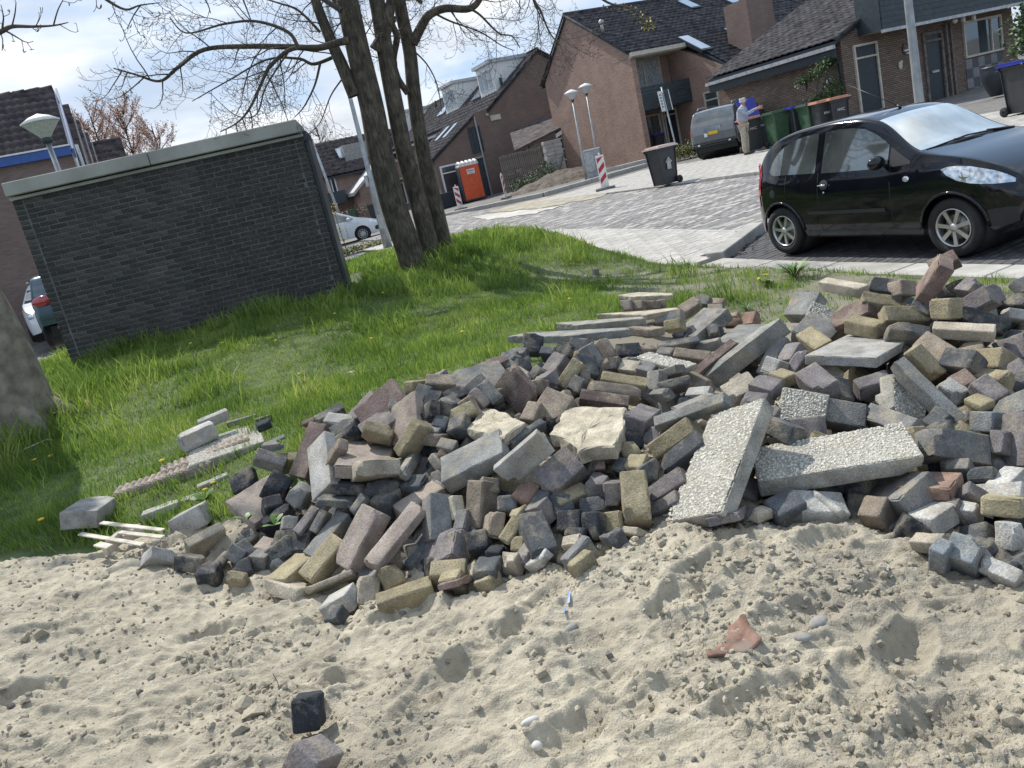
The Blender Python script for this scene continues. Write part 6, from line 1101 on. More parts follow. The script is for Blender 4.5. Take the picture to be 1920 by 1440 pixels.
frame(h.o, 'window', (wu0, 0, wz0), (wu0+2.05, 0, wz1), 1, .1, M_['cream'], M_['glass'], .07, mull=(.72,))
gray1 = mat('panel_light', (.20, .20, .21), .7, .1); gray2 = mat('panel_dark', (.085, .08, .09), .7, .1)
for j in range(5):
    for i in range(6): boxp(h.o, 'checker_panel', (wu0+.34*i, -.025+(i+j) % 2*.002, 1.18-.33*(j+1)), (wu0+.34*i+.335, -.002, 1.18-.33*j-.005), gray1 if (i+j) % 2 == 0 else gray2)
boxp(h.o, 'porch_post', (wu0+2.1, -.9, -.2), (wu0+2.28, -.7, 2.7), M_['slate'])
for k, px in enumerate((1790, 1806, 1826)):
    c = h.F(px, 36, -.6); mb = MB(); mb.box((c.x, -.6, zc-.1), (.09, .09, .16)) if k else mb.ell((c.x, -.6, zc-.1), (.09, .09, .08)); mb.build('porch_lamp', M_['white'], h.o)
# wall decorations
c = h.F(1697, 92); o = thing('wall_ornament', 'round striped ornament hanging on the brick wall beside the dark front door', 'ornament', h.w((c.x, -.05, c.z)), ANG); mb = MB(); mb.ell((0, 0, 0), (.17, .05, .17), 14, 8); mb.build('disc', M_['wood'], o); mb = MB(); mb.box((0, -.035, -.05), (.3, .05, .05)); mb.box((0, -.03, -.15), (.12, .05, .04)); mb.build('stripe', M_['white'], o)
c = h.F(1687, 123); o = thing('wall_plaque', 'small pale figure plaque on the brick wall below the round ornament', 'plaque', h.w((c.x, -.03, c.z)), ANG); mb = MB(); mb.ell((0, 0, 0), (.1, .03, .14), 9, 6); mb.ell((.07, 0, .1), (.06, .03, .06), 8, 5); mb.build('figure', M_['cream'], o)

# --- big row house behind the toilet: wide gable, dormers, lower catslide wing
A2 = zr(830, 378, 44.5); A2[2] = G(A2[0], A2[1])
h = House('row_house', 'wide brick gable house with white dormers behind the orange portable toilet', 'house', A2)
ap = h.F(1006, 95); gt = h.F(918, 202); lw = h.F(814, 301); br_ = h.F(886, 219); sl2 = (ap.z-gt.z)/(ap.x-gt.x); RX = ap.x*2-gt.x
mb = MB(); mb.prism([(br_.x, 0, -.6), (br_.x, 0, br_.z+.15), (gt.x, 0, gt.z), (ap.x, 0, ap.z), (RX, 0, gt.z), (RX, 0, -.6)], (0, .3, 0)); mb.build('gable_wall', M_['brick_dull'], h.o)
mb = MB(); mb.prism([(lw.x, .02, -.6), (lw.x, .02, lw.z), (br_.x, .02, br_.z), (br_.x, .02, -.6)], (0, .28, 0)); mb.build('wing_wall', M_['brick_dull'], h.o)
RL = 30; n2 = int((ap-gt).length/.36); e2 = Vector((ap.x-gt.x+.2, 0, (ap.x-gt.x+.2)*sl2))
tiles(h.o, (gt.x-.2, RL, gt.z-.2*sl2+.05), (0, -RL-.2, 0), e2, 66, n2, th=.05)
ew = Vector((br_.x-lw.x+.2, 0, br_.z-lw.z)); tiles(h.o, (lw.x-.2, 5.0, lw.z+.03), (0, -5.2, 0), ew*1.0, 12, int(ew.length/.36), th=.05)
mb = MB(); mb.prism([(gt.x-.2, -.1, gt.z-.2*sl2), (ap.x, -.1, ap.z), (ap.x, -.1, ap.z-.12), (gt.x-.2, -.1, gt.z-.2*sl2-.12)], (0, RL, 0)); mb.prism([(ap.x+.002, -.1, ap.z), (RX+.3, -.1, gt.z-.1), (RX+.3, -.1, gt.z-.22), (ap.x+.002, -.1, ap.z-.12)], (0, RL, 0))
mb.prism([(lw.x-.2, -.05, lw.z-.04), (br_.x, -.05, br_.z), (br_.x, -.05, br_.z-.12), (lw.x-.2, -.05, lw.z-.16)], (0, 5, 0)); mb.build('roof_deck', M_['dark'], h.o)
mb = MB(); mb.tube([(gt.x-.2, -.13, gt.z-.2*sl2+.05), (ap.x, -.13, ap.z+.06), (RX+.3, -.13, gt.z-.05)], .08, 6); mb.tube([(lw.x-.2, -.1, lw.z+.02), (br_.x, -.1, br_.z+.05)], .08, 6); mb.tube([(ap.x, -.1, ap.z+.08), (ap.x, RL, ap.z+.08)], .12, 8); mb.build('ridge_tiles', M_['tile'], h.o)
boxp(h.o, 'front_wall', (gt.x+.25, .32, -.6), (gt.x+.5, RL, gt.z-.15), M_['brick_dull']); boxp(h.o, 'gutter', (gt.x-.36, -.1, gt.z-.42), (gt.x-.2, RL, gt.z-.28), M_['zinc']); boxp(h.o, 'wall_panel', (gt.x-.1, -.06, gt.z-.75), (gt.x+.55, -.005, gt.z-.45), M_['cream'])
boxp(h.o, 'corner_pipe', (br_.x+.02, -.09, -.2), (br_.x+.1, -.01, br_.z), M_['zinc'])
a = h.F(836, 320); frame(h.o, 'door', (a.x-.35, 0.01, -.1), (a.x+.9, 0.01, 2.3), 1, .12, M_['white'], M_['glass'], .09, trans=(.82,), label='front door with a white frame left of the toilet')
a = h.F(881, 262); frame(h.o, 'hatch', (a.x, 0.01, 2.6), (a.x+.75, 0.01, 4.1), 1, .08, M_['slate'], M_['slate'], .06, mull=(.33, .66)); 
boxp(h.o, 'blue_door', (br_.x-1.0, -.04, -.2), (br_.x+.05, .012, 2.25), M_['slate']); boxp(h.o, 'door_hood', (br_.x-1.05, -.12, 2.28), (br_.x+.05, .01, 2.36), M_['zinc'])
def dormer(v, base_u, wd, hh, label):
    z0 = gt.z+(base_u-gt.x)*sl2; u1 = base_u+hh/sl2+.4
    f = MB(); f.prism([(base_u, v, z0-.05), (base_u, v, z0+hh), (u1, v, z0+hh), (u1, v, z0+hh-.1)], (0, wd, 0)); do = f.build('dormer', M_['white'], h.o, label=label)
    boxp(do, 'dormer_roof', (base_u-.2, v-.12, z0+hh+.002), (u1+.3, v+wd+.12, z0+hh+.2), M_['zinc'])
    for k in range(3):
        y0 = v+.15+k*(wd-.3)/3; fo = boxp(do, 'window', (base_u-.06, y0, z0+.35), (base_u-.004, y0+(wd-.3)/3-.06, z0+hh-.25), M_['white'])
        boxp(do, 'pane', (base_u-.08, y0+.07, z0+.42), (base_u-.062, y0+(wd-.3)/3-.13, z0+hh-.32), M_['glass'])
dormer(1.2, gt.x+1.25, 2.4, 1.75, 'nearer white dormer'); dormer(7.6, gt.x+1.25, 2.4, 1.75, 'farther white dormer'); dormer(19, gt.x+1.2, 2.4, 1.7, 'dormer seen behind the tree')
for v, uu in ((4.0, 1.3), (4.0, 1.3), (11, 1.4)):
    z0 = gt.z+(gt.x+uu-gt.x)*sl2+.14; mb = MB(); mb.prism([(gt.x+uu, v, z0), (gt.x+uu, v+1.4, z0), (gt.x+uu+1.4, v+1.4, z0+1.4*sl2), (gt.x+uu+1.4, v, z0+1.4*sl2)], (-.05, 0, .06)); mb.build('roof_window', M_['skyl'], h.o)
for v in (1.6, 3.0):
    r_ = (br_.z-lw.z)/(br_.x-lw.x); x0 = br_.x-1.3; mb = MB(); mb.prism([(x0, v, lw.z+(x0-lw.x)*r_+.12), (x0, v+.5, lw.z+(x0-lw.x)*r_+.12), (x0+1.0, v+.5, lw.z+(x0+1-lw.x)*r_+.12), (x0+1.0, v, lw.z+(x0+1-lw.x)*r_+.12)], (-.04, 0, .06)); mb.build('roof_window', M_['skyl'], h.o)
for px, py in ((962, 117), (968, 113), (880, 158), (818, 192), (941, 152)):
    v = 6+random.random()*3 if px != 941 else .6; c = h.Rf(px, py+8, (gt.x, 0, gt.z+.1), (-sl2, 0, 1)); mb = MB(); mb.tube([(c.x, c.y, c.z-.2), (c.x, c.y, c.z+.45)], .09, 8); mb.build('flue', M_['dark'], h.o)
# lean-to shed, fence and block wall between the two houses
P = zr(1040, 300, 42); P[2] = G(P[0], P[1]); hs = House('lean_to_shed', 'low shed with a dark sloping roof and pale roof edge between the two brick gables', 'shed', P)
a = hs.F(965, 282); b_ = hs.F(1046, 250); c = hs.F(1050, 320)
mb = MB(); mb.prism([(a.x, .0, a.z), (b_.x+1, .0, b_.z+.45), (b_.x+1, 3.2, b_.z+1.2), (a.x+1.5, 3.2, a.z+1.1)], (0, 0, -.1)); mb.build('roof', M_['tile_b'], hs.o)
mb = MB(); mb.prism([(a.x+2.6, -.06, a.z+.35), (b_.x+1, -.06, b_.z+.42), (b_.x+1, -.06, b_.z+.22), (a.x+2.6, -.06, a.z+.15)], (0, .05, 0)); mb.build('roof_edge', M_['white'], hs.o)
boxp(hs.o, 'wall', (a.x+1.0, .1, -.4), (b_.x+1.5, .35, a.z+.1), M_['wood'])
frame(hs.o, 'window', (b_.x-.25, .08, .9), (b_.x+.75, .08, 2.1), 1, .08, M_['white'], M_['glass'], .05, mull=(.5,), trans=(.5,))
F0 = zr(946, 345, 41); F1 = zr(1022, 318, 40); ft = thing('wooden_fence', 'tall weathered fence of upright grey boards beside the planted bank', 'fence', (F0[0], F0[1], G(F0[0], F0[1])), math.atan2(F1[1]-F0[1], F1[0]-F0[0]))
FL = float(np.linalg.norm((F1-F0)[:2])); nb = 22; me = None
for k in range(nb):
    if me is None: mb = MB(); mb.box((0, 0, 0), (FL/nb-.03, .025, 1.95), bev=.004); me = mb.mesh('board'); me.materials.append(M_['wood'])
    o = bpy.data.objects.new('board', me); COL.objects.link(o); o.parent = ft; o.location = (FL*(k+.5)/nb, random.uniform(-.01, .01), .98+random.uniform(-.04, .04)); o.rotation_euler = (0, random.uniform(-.02, .02), 0)
for z in (.5, 1.6): mb = MB(); mb.box((FL/2, .05, z), (FL, .05, .08)); mb.build('rail', M_['wood'], ft)
for x in (2.0, 3.1): mb = MB(); mb.tube([(x, -.7, .1), (x+.5, -.04, 1.4)], .04, 5); mb.build('brace', M_['wood'], ft)
P = zr(1030, 330, 39.5); wl = thing('block_wall', 'short whitish block wall standing between the fence and the gable house', 'wall', (P[0], P[1], G(P[0], P[1])), ANG)
for r in range(11):
    for c in range(2):
        mb = MB(); mb.box((c*.5+.25+(r % 2)*.02, random.uniform(-.02, .02), r*.19+.1), (.49, .3, .18), bev=.012); mb.build('block', M_['concl'], wl)

# --- terrace far behind the white car
P = zr(655, 405, 62); P[2] = G(P[0], P[1])-.1; h = House('distant_house', 'distant brick terrace with brown tiled roof and dark balcony beyond the white car', 'house', P)
eA = h.F(590, 330); eB = h.F(660, 308); rg0 = h.F(578, 283); ez = eA.z; x0, x1 = eA.x-3, eB.x+9; rz = rg0.z*1.10
boxp(h.o, 'wall', (x0, 0, -1), (x1, .3, ez), M_['brick_red']); rd_ = (rz-ez)*1.25
tiles(h.o, (x0, -.5, ez-.25), (x1-x0, 0, 0), (0, rd_+.5, rz-ez+.3), int((x1-x0)/.45), int(math.hypot(rd_, rz-ez)/.45), mats_=[M_['tile_b']], th=.05)
mb = MB(); mb.prism([(x0, -.45, ez-.35), (x0, rd_, rz-.1), (x0, rd_, rz-.25), (x0, -.45, ez-.5)], (x1-x0, 0, 0)); mb.build('roof_deck', M_['dark'], h.o)
a = h.F(607, 327); b_ = h.F(634, 358); frame(h.o, 'window', (a.x, -.02, b_.z-.2), (b_.x, -.02, a.z-.1), 1, .12, M_['white'], M_['glass'], .1, mull=(.5,))
a = h.F(606, 360); b_ = h.F(642, 372); boxp(h.o, 'balcony', (a.x-.3, -1.2, b_.z-.35), (b_.x+.1, -.05, a.z-.2), M_['slate'])
a = h.F(646, 317); b_ = h.F(661, 322); mb = MB(); mb.prism([(a.x, .7, ez+.9), (a.x+1.1, .7, ez+.9), (a.x+1.1, 1.4, ez+1.7), (a.x, 1.4, ez+1.7)], (0, -.08, .1)); mb.build('roof_window', M_['skyl'], h.o)
a = h.F(636, 358); b_ = h.F(700, 400); px0 = a.x; mb = MB(); mb.prism([(px0+.8, -3, -1), (px0+.8, -3, 2.5), (px0+3.4, -3, 4.4), (px0+6.5, -3, 2.5), (px0+6.5, -3, -1)], (0, 2.98, 0)); mb.build('porch_wing', M_['brick_red'], h.o)
mb = MB(); mb.prism([(px0+.3, -3.2, 2.35), (px0+3.4, -3.2, 4.65), (px0+3.4, -3.2, 4.45), (px0+.3, -3.2, 2.1)], (0, 3.18, 0)); mb.prism([(px0+3.41, -3.2, 4.65), (px0+6.8, -3.2, 2.35), (px0+6.8, -3.2, 2.1), (px0+3.41, -3.2, 4.45)], (0, 3.18, 0)); mb.build('porch_roof', M_['zinc'], h.o)
frame(h.o, 'window', (px0+2.6, -3.02, .6), (px0+4.4, -3.02, 2.3), 1, .1, M_['white'], M_['glass'], .08, mull=(.7,)); boxp(h.o, 'awning', (px0+2.8, -3.7, 2.5), (px0+6.2, -3.01, 2.65), M_['cream'])
a = h.F(683, 308); boxp(h.o, 'chimney', (a.x-1.2, .6, ez-.3), (a.x+.9, 2.2, ez+1.9), M_['conc'])

# --- house far left behind the shed, and the staggered row after it
P = zr(140, 300, 24.5); P[2] = G(P[0], P[1]); h = House('left_house', 'reddish brick house with a grey pantile roof and a bright blue fascia behind the shed', 'house', P)
fb = h.F(131, 291); ft_ = h.F(131, 274); wr = h.F(138, 300).x; ez = ft_.z; b0 = fb.z
boxp(h.o, 'wall', (-14, 0, -1), (wr, .3, b0+.03), M_['brick_dull']); boxp(h.o, 'blue_fascia', (-14, -.16, b0), (wr+.02, -.003, ez), M_['blue']); boxp(h.o, 'fascia_trim', (-14, -.2, ez+.002), (wr+.05, -.0, ez+.05), M_['white'])
rtop = h.Rf(105, 168, (0, 0, ez), (0, -.95, 1)); ny = 8; upv = Vector((0, rtop.y+.12, (rtop.y+.12)*.95))
tiles(h.o, (wr-.02-38*.245, -.12, ez+.0), (38*.245, 0, 0), upv, 38, 9, 'tile', [M_['tile_b']], single=300, th=.035)
mb = MB(); mb.prism([(-14, -.1, ez-.02), (-14, rtop.y, ez-.02+rtop.y*.95), (-14, rtop.y, ez-.2+rtop.y*.95)], (14+wr, 0, 0)); mb.build('roof_deck', M_['dark'], h.o)
mb = MB()
for k in range(26): x1_ = wr-k*.42; mb.tube([(x1_-.43, rtop.y, ez+rtop.y*.95+.03), (x1_, rtop.y, ez+rtop.y*.95+.055)], [.11, .125], 8)
mb.build('ridge_tiles', M_['tile_b'], h.o)
mb = MB(); mb.prism([(wr, -.1, ez-.1), (wr, rtop.y, ez+rtop.y*.95-.02), (wr, rtop.y*2, ez-.1), (wr, rtop.y*2, -1), (wr, .3, -1), (wr, .3, ez-.3)], (.05, 0, 0)); mb.build('gable_wall', M_['white'], h.o)
mb = MB(); mb.prism([(wr+.06, -.15, ez-.1), (wr+.06, rtop.y, ez+rtop.y*.95+.05), (wr+.06, rtop.y, ez+rtop.y*.95-.2), (wr+.06, -.15, ez-.4)], (.06, 0, 0)); mb.build('blue_bargeboard', M_['blue'], h.o); mb = MB(); mb.tube([(wr+.22, -.1, ez), (wr+.22, -.1, -.5)], .05, 8); mb.build('downpipe', M_['zinc'], h.o)
prev = None
for k, (px, py, dd, drop) in enumerate(((131, 203, 27.5, 0), (150, 232, 31, 0), (166, 254, 35, 0))):
    q = zr(px, py, dd); hh_ = House('stepped_house', ['first', 'second', 'third'][k]+' stepped tiled roof end sticking out behind the blue-trimmed house', 'house', (q[0], q[1], G(q[0], q[1])))
    zt = hh_.l(q).z; mb = MB(); mb.prism([(-.0, 0, zt-.15), (0, -3.6, zt-3.6), (0, -3.6, -1), (0, 1, -1), (0, 1, zt-1)], (-4, 0, 0)); mb.build('wall', M_['brick_dull'], hh_.o)
    tiles(hh_.o, (-2.7, -3.7, zt-3.6), (2.7, 0, 0), (0, 3.7, 3.65), 9, 11, mats_=[M_['tile_b']], th=.04); mb = MB(); mb.tube([(-2.7, .02, zt+.05), (.0, .02, zt+.05)], .12, 8); mb.build('ridge_tiles', M_['tile_b'], hh_.o)
    mb = MB(); mb.prism([(.06, -3.7, zt-3.75), (.06, 0, zt), (.06, 0, zt-.12), (.06, -3.7, zt-3.87)], (-.03, 0, 0)); mb.build('verge_board', M_['concl'], hh_.o)
q = zr(227, 262, 38); hh_ = House('low_roofed_house', 'small dark tiled roof showing just above the shed, left of the budding trees', 'house', (q[0], q[1], G(q[0], q[1]))); zt = hh_.l(q).z
boxp(hh_.o, 'wall', (-7, -1.8, -1), (-.2, -1.5, zt-1.8), M_['brick_dull']); tiles(hh_.o, (-5.4, -2.2, zt-1.9), (5.4, 0, 0), (0, 2.2, 1.9), 18, 7, mats_=[M_['tile_b']], th=.04); mb = MB(); mb.tube([(-5.4, .02, zt+.04), (0, .02, zt+.04)], .12, 8); mb.build('ridge_tiles', M_['tile_b'], hh_.o)
mb = MB(); mb.prism([(-7, -2.1, zt-2.0), (-7, 0, zt-.1), (-7, 0, zt-3)], (7, 0, 0)); mb.build('roof_deck', M_['dark'], hh_.o)
# ------------------------------------------------------------------ cars
paint_blk = mat('black_paint', (.004, .005, .008), .10, .05, spec=.3, coat=.55); paint_gry = mat('grey_paint', (.17, .175, .185), .25, .05, metal=.5, coat=1.0)
paint_wht = mat('white_car_paint', (.62, .65, .68), .2, .03, coat=1.0); paint_teal = mat('teal_paint', (.018, .055, .075), .18, .05, coat=1.0, metal=.2)
carglass = mat('car_glass', (.14, .16, .165), .03, .3, 2.0, spec=1.0, coat=1.0, metal=.6); wsglass = mat('windscreen', (.62, .66, .64), .08, .22, 2.5, spec=1.0, coat=1.0, metal=.35)
chrome = mat('chrome', (.7, .7, .72), .12, .03, metal=1.0); lampg = mat('lamp_glass', (.62, .66, .70), .06, .35, 22, spec=1.0, coat=1.0, metal=.55); tailr = mat('tail_lamp', (.35, .012, .02), .12, .15, spec=.8, coat=1.0)
plate_y = mat('yellow_plate', (.7, .45, .02), .5, .02); trim_ = mat('black_trim', (.02, .022, .025), .5, .1)
def interp(tab, x): a = np.array(tab, float); return np.interp(x, a[:, 0], a[:, 1])
def pch(tab, x):            # smooth monotone interpolation
    a = np.array(tab, float); X, Y = a[:, 0], a[:, 1]; h = np.diff(X); dl = np.diff(Y)/h; m = np.zeros(len(X)); m[0], m[-1] = dl[0], dl[-1]
    for i in range(1, len(X)-1): m[i] = 0 if dl[i-1]*dl[i] <= 0 else 2*dl[i-1]*dl[i]/(dl[i-1]+dl[i])
    i = int(np.clip(np.searchsorted(X, x)-1, 0, len(h)-1)); t = (x-X[i])/h[i]
    return float((2*t**3-3*t**2+1)*Y[i]+(t**3-2*t**2+t)*h[i]*m[i]+(-2*t**3+3*t**2)*Y[i+1]+(t**3-t**2)*h[i]*m[i+1])
class Car:
    def __init__(s, name, label, loc, rz, spec, paint, tilt=0):
        s.sp = spec; s.o = thing(name, label, 'car', loc, rz); s.o.rotation_euler = (0, tilt, rz); s.paint = paint; s.body()
    def sec(s, x):
        sp = s.sp; zt = pch(sp['top'], x); zw = min(pch(sp['belt'], x), zt-.012); zb = pch(sp['bot'], x); Wd = pch(sp['wid'], x)
        for xc in (sp['ra'], sp['fa']):
            if abs(x-xc) < sp['arch']: zb = max(zb, sp['wr']+math.sqrt(sp['arch']**2-(x-xc)**2)*1.0)
        zb = min(zb, zw-.03); gh = zt-zw; Wr = Wd-.03-gh*sp.get('tumble', .34)
        pts = []
        for k in range(9):
            t = k/8; z = zb+(zw-zb)*t; zz = (z-.28)/(max(.3, pch(sp['belt'], x)-.28)); y = Wd*(1-.055*(zz-.55)**2*2.2)-(.03*math.exp(-((z-.52)/.05)**2)*0); y -= .02*max(0, t-.85)/.15; pts.append((y, z))
        y0 = pts[-1][0]
        for k in range(1, 7):
            t = k/6; pts.append((y0+(Wr-y0)*t-.0, zw+(gh*.90)*t))
        for k in range(1, 4):
            a = math.pi/2*k/3; e = min(.09, Wr*.3); pts.append((Wr-e*(1-math.cos(a)), zw+gh*.90+gh*.07*math.sin(a)))
        yl = pts[-1][0]
        for k in range(1, 7): t = k/6; pts.append((yl*(1-t), zw+gh*.97+(gh*.03)*(1-(1-t)**2)))
        return pts
    def stations(s):
        sp = s.sp; L = sp['L']; xs = set(np.round(np.linspace(0, L, 64), 4)) | {0.012, .03, L-.012, L-.03} | set(sp['ws']) | set(sp['rw'])
        for xc in (sp['ra'], sp['fa']): xs |= set(np.round(xc+sp['arch']*np.cos(np.linspace(0, math.pi, 17)), 4))
        return sorted(x for x in xs if 0 <= x <= L)
    def body(s):
        sp = s.sp; X = s.stations(); P = [s.sec(x) for x in X]; n = len(P[0]); full = []
        for x, p in zip(X, P): full.append([(x, -y, z) for y, z in p] + [(x, y, z) for y, z in p[-2::-1]])
        m = len(full[0]); b = MB(); g = MB(); r = MB(); vs = [v for row in full for v in row]
        fb, fg, fr = [], [], []
        top0, top1 = 15, m-16
        for i in range(len(X)-1):
            xm = (X[i]+X[i+1])/2
            for j in range(m-1):
                q = (i*m+j, i*m+j+1, (i+1)*m+j+1, (i+1)*m+j)
                if sp['ws'][0] < xm < sp['ws'][1] and top0+1 <= j < top1-1+0: fg.append(q)
                elif sp['rw'][0] < xm < sp['rw'][1] and top0+1 <= j < top1-1: fr.append(q)
                else: fb.append(q)
        caps = [tuple(range(m)), tuple(range(len(vs)-m, len(vs)))[::-1]]; b.raw(vs, fb, 0, True); b.raw(vs, caps, 0, False)
        under = MB(); under.box((sp['L']/2, 0, .34), (sp['L']-.5, sp['W']*1.55, .22)); 
        for xc in (sp['ra'], sp['fa']): under.lathe([(0, -.70*sp['W']/.8), (sp['arch']-.01, -.70*sp['W']/.8), (sp['arch']-.01, .70*sp['W']/.8), (0, .70*sp['W']/.8)], (xc, 0, sp['wr']+.01), 24, M=Matrix.Rotation(R(90), 3, 'X'))
        s.bo = b.build('body', s.paint, s.o); under.build('underbody', M_['black'], s.o)
        g.raw(vs, fg, 0, True); g.build('windscreen', s.sp.get('wsm', wsglass), s.o)
        if fr: r.raw(vs, fr, 0, True); r.build('rear_window', carglass, s.o)
        for xc in (sp['ra'], sp['fa']):
            for sd in (-1, 1): s.wheel(xc, sd)
        return s
    def y(s, x, z):
        p = s.sec(x)[:15]; zz = [q[1] for q in p]; return float(np.interp(z, zz, [q[0] for q in p]))
    def patch(s, name, cols, m, off=.004, sd=-1, rows=5, parent=None, label=None):
        """cols: (x, z low, z high) along the side"""
        vs = []; n = len(cols)
        for x, a, b in cols:
            for k in range(rows+1):
                z = a+(b-a)*k/rows; vs.append((x, sd*(s.y(x, z)+off), z))
        fs = [(i*(rows+1)+k, (i+1)*(rows+1)+k, (i+1)*(rows+1)+k+1, i*(rows+1)+k+1) for i in range(n-1) for k in range(rows)]
        if sd > 0: fs = [f[::-1] for f in fs]
        mb = MB(); mb.raw(vs, fs, 0, True); return mb.build(name, m, parent or s.o, label=label)
    def wheel(s, xc, sd):
        sp = s.sp; r = sp['wr']; y = sd*(sp['W']-.015); Mx = Matrix.Rotation(R(90*(1 if sd < 0 else -1)), 3, 'X'); w = bpy.data.objects.new('wheel', None); COL.objects.link(w); w.parent = s.o; w.location = (xc, y, r)
        t = MB(); t.lathe([(r*.64, -.19), (r*.94, -.19), (r, -.16), (r, -.02), (r*.96, .003), (r*.8, .012), (r*.665, .0), (r*.64, -.03)], n=36, M=Mx); t.build('tyre', M_['rubber'], w)
        m = MB(); m.lathe([(r*.66, -.005), (r*.655, .006), (r*.62, .004), (r*.60, -.03), (r*.60, -.12)], n=36, M=Mx); m.lathe([(0, .005), (r*.13, .002), (r*.16, -.02)], n=16, M=Mx)
        k = sp.get('spokes', 7)
        for i in range(k):
            th = 2*math.pi*i/k+.3; Rm = Mx @ Matrix.Rotation(th, 3, 'Z')
            pr = [(r*.12, -.028), (r*.12, .028), (r*.63, .034 if k < 9 else .02), (r*.63, -.034 if k < 9 else -.02)]
            mm = MB(); mm.prism([(a, b*.62, -.004) for a, b in pr], (0, 0, -.02)); m.raw([Rm @ Vector(v) for v in mm.v], mm.f)
        m.build('rim', M_['alloy'], w)
        d = MB(); d.lathe([(0, -.06), (r*.42, -.06), (r*.42, -.09)], n=20, M=Mx); d.lathe([(r*.60, -.10), (0, -.10)], n=20, M=Mx, mi=1); d.build('brake_disc', [M_['metal'], M_['black']], w)
def disc(car, name, x, z, r, m, off=.004, sd=-1, sx=1., n=16, dome=.006):
    mb = MB(); vs = [(x, sd*(car.y(x, z)+off+dome), z)]
    for j in range(n): a = 2*math.pi*j/n; xx, zz = x+r*sx*math.cos(a), z+r*math.sin(a); vs.append((xx, sd*(car.y(xx, zz)+off), zz))
    fs = [(0, 1+j, 1+(j+1) % n) for j in range(n)]; 
    if sd > 0: fs = [f[::-1] for f in fs]
    mb.raw(vs, fs, 0, True); return mb.build(name, m, car.o)
# the small black hatchback
S1 = dict(L=3.43, W=.80, wr=.285, arch=.335, ra=.50, fa=2.77, ws=(1.86, 2.42), rw=(.05, .28),
  top=[(0, .62), (.03, .90), (.10, 1.08), (.22, 1.24), (.45, 1.38), (.8, 1.445), (1.25, 1.47), (1.6, 1.455), (1.86, 1.40), (2.42, 1.045), (2.6, 1.0), (2.9, .94), (3.15, .85), (3.32, .73), (3.40, .60), (3.43, .52)],
  belt=[(0, .60), (.06, .86), (.25, .93), (.6, .90), (1.2, .87), (1.9, .865), (2.42, .90), (2.7, .91), (3.0, .83), (3.2, .74), (3.36, .60), (3.43, .50)],
  bot=[(0, .40), (.06, .28), (.3, .24), (1.0, .20), (2.4, .20), (3.2, .21), (3.38, .26), (3.43, .34)],
  wid=[(0, .60), (.05, .70), (.2, .765), (.5, .80), (1.2, .805), (2.2, .80), (2.84, .80), (3.1, .765), (3.28, .68), (3.38, .57), (3.43, .46)])
pr_ = gp(1485, 477); pf_ = gp(1795, 478); dv = (pf_-pr_)[:2]; dv = dv/np.linalg.norm(dv); dv = -GD*.97+dv*.03; dv /= np.linalg.norm(dv); mid = (pr_+pf_)[:2]/2
lat = np.array([-dv[1], dv[0]])                         # to the car's left, away from the viewer
org = mid+lat*.74-dv*((.50+2.80)/2); rzc = math.atan2(dv[1], dv[0]); e_ = org+dv*3.4; tilt = -math.atan2(G(*e_)-G(*org), 3.4)
c = Car('small_car', 'shiny black small hatchback parked in the bay beside the rubble heap', (org[0], org[1], G(*org)-.03), rzc, S1, paint_blk, tilt)
c.o.scale = (1, 1, 1.035)
c.patch('rear_side_window', [(.335, 1.0, 1.01), (.37, .965, 1.10), (.44, .95, 1.19), (.55, .95, 1.265), (.70, .945, 1.32), (.85, .94, 1.345), (1.0, .935, 1.352), (1.075, .935, 1.355)], carglass)
c.patch('front_side_window', [(1.17, .925, 1.355), (1.35, .92, 1.36), (1.55, .918, 1.35), (1.72, .915, 1.32), (1.88, .915, 1.25), (2.0, .915, 1.175), (2.06, .915, 1.13)], carglass)
c.patch('window_corner', [(2.085, .915, 1.11), (2.2, .92, 1.04), (2.34, .93, .955)], trim_)
for nm, x in (('door_seam', 1.125), ('door_seam', 2.10), ('door_seam', .62)):
    cols = [(x-.004, .26 if x > .7 else .75, .93), (x+.004, .26 if x > .7 else .75, .93)]; c.patch(nm, cols, M_['black'], .0015, rows=8)
c.patch('rubbing_strip', [(.95+.06*k, .475, .515) for k in range(19)], trim_, .010, rows=2); c.patch('sill_strip', [(.9+.1*k, .255, .285) for k in range(16)], M_['slate'], .004, rows=2)
for xc in (S1['ra'], S1['fa']):
    mb = MB(); pts = [];
    for k in range(15):
        a = math.pi*(k/14); xx = xc+.345*math.cos(a); zz = S1['wr']+.345*math.sin(a); pts.append((xx, -(c.y(xx, min(zz, .7))+.004), zz))
    mb.tube(pts, .016, 6); mb.build('arch_lip', c.paint, c.o)
disc(c, 'fuel_cap', .40, .74, .05, M_['dark']); o = disc(c, 'door_handle', 1.22, .80, .055, trim_, sx=1.1); mb = MB(); mb.tube([(1.165, -(c.y(1.2, .8)+.03), .80), (1.275, -(c.y(1.2, .8)+.03), .80)], .012, 8); mb.build('grip', chrome, o); disc(c, 'lock', 1.22, .715, .012, chrome)
disc(c, 'indicator', 2.30, .79, .028, lampg, sx=1.4)
c.patch('tail_lamp', [(.035, .80, 1.00), (.06, .74, 1.08), (.10, .72, 1.12), (.14, .73, 1.08), (.17, .76, .98)], tailr, .008); c.patch('tail_lamp', [(.04, .60, .72), (.08, .58, .74), (.12, .6, .71)], tailr, .007)
o = c.patch('headlight', [(2.70, .845, .85), (2.76, .79, .868), (2.86, .735, .868), (2.98, .70, .85), (3.08, .685, .82), (3.18, .672, .785), (3.26, .665, .735), (3.31, .66, .69)], lampg, .006)
disc(c, 'lens', 2.93, .79, .045, chrome, off=.008, sx=1.2).parent = c.o
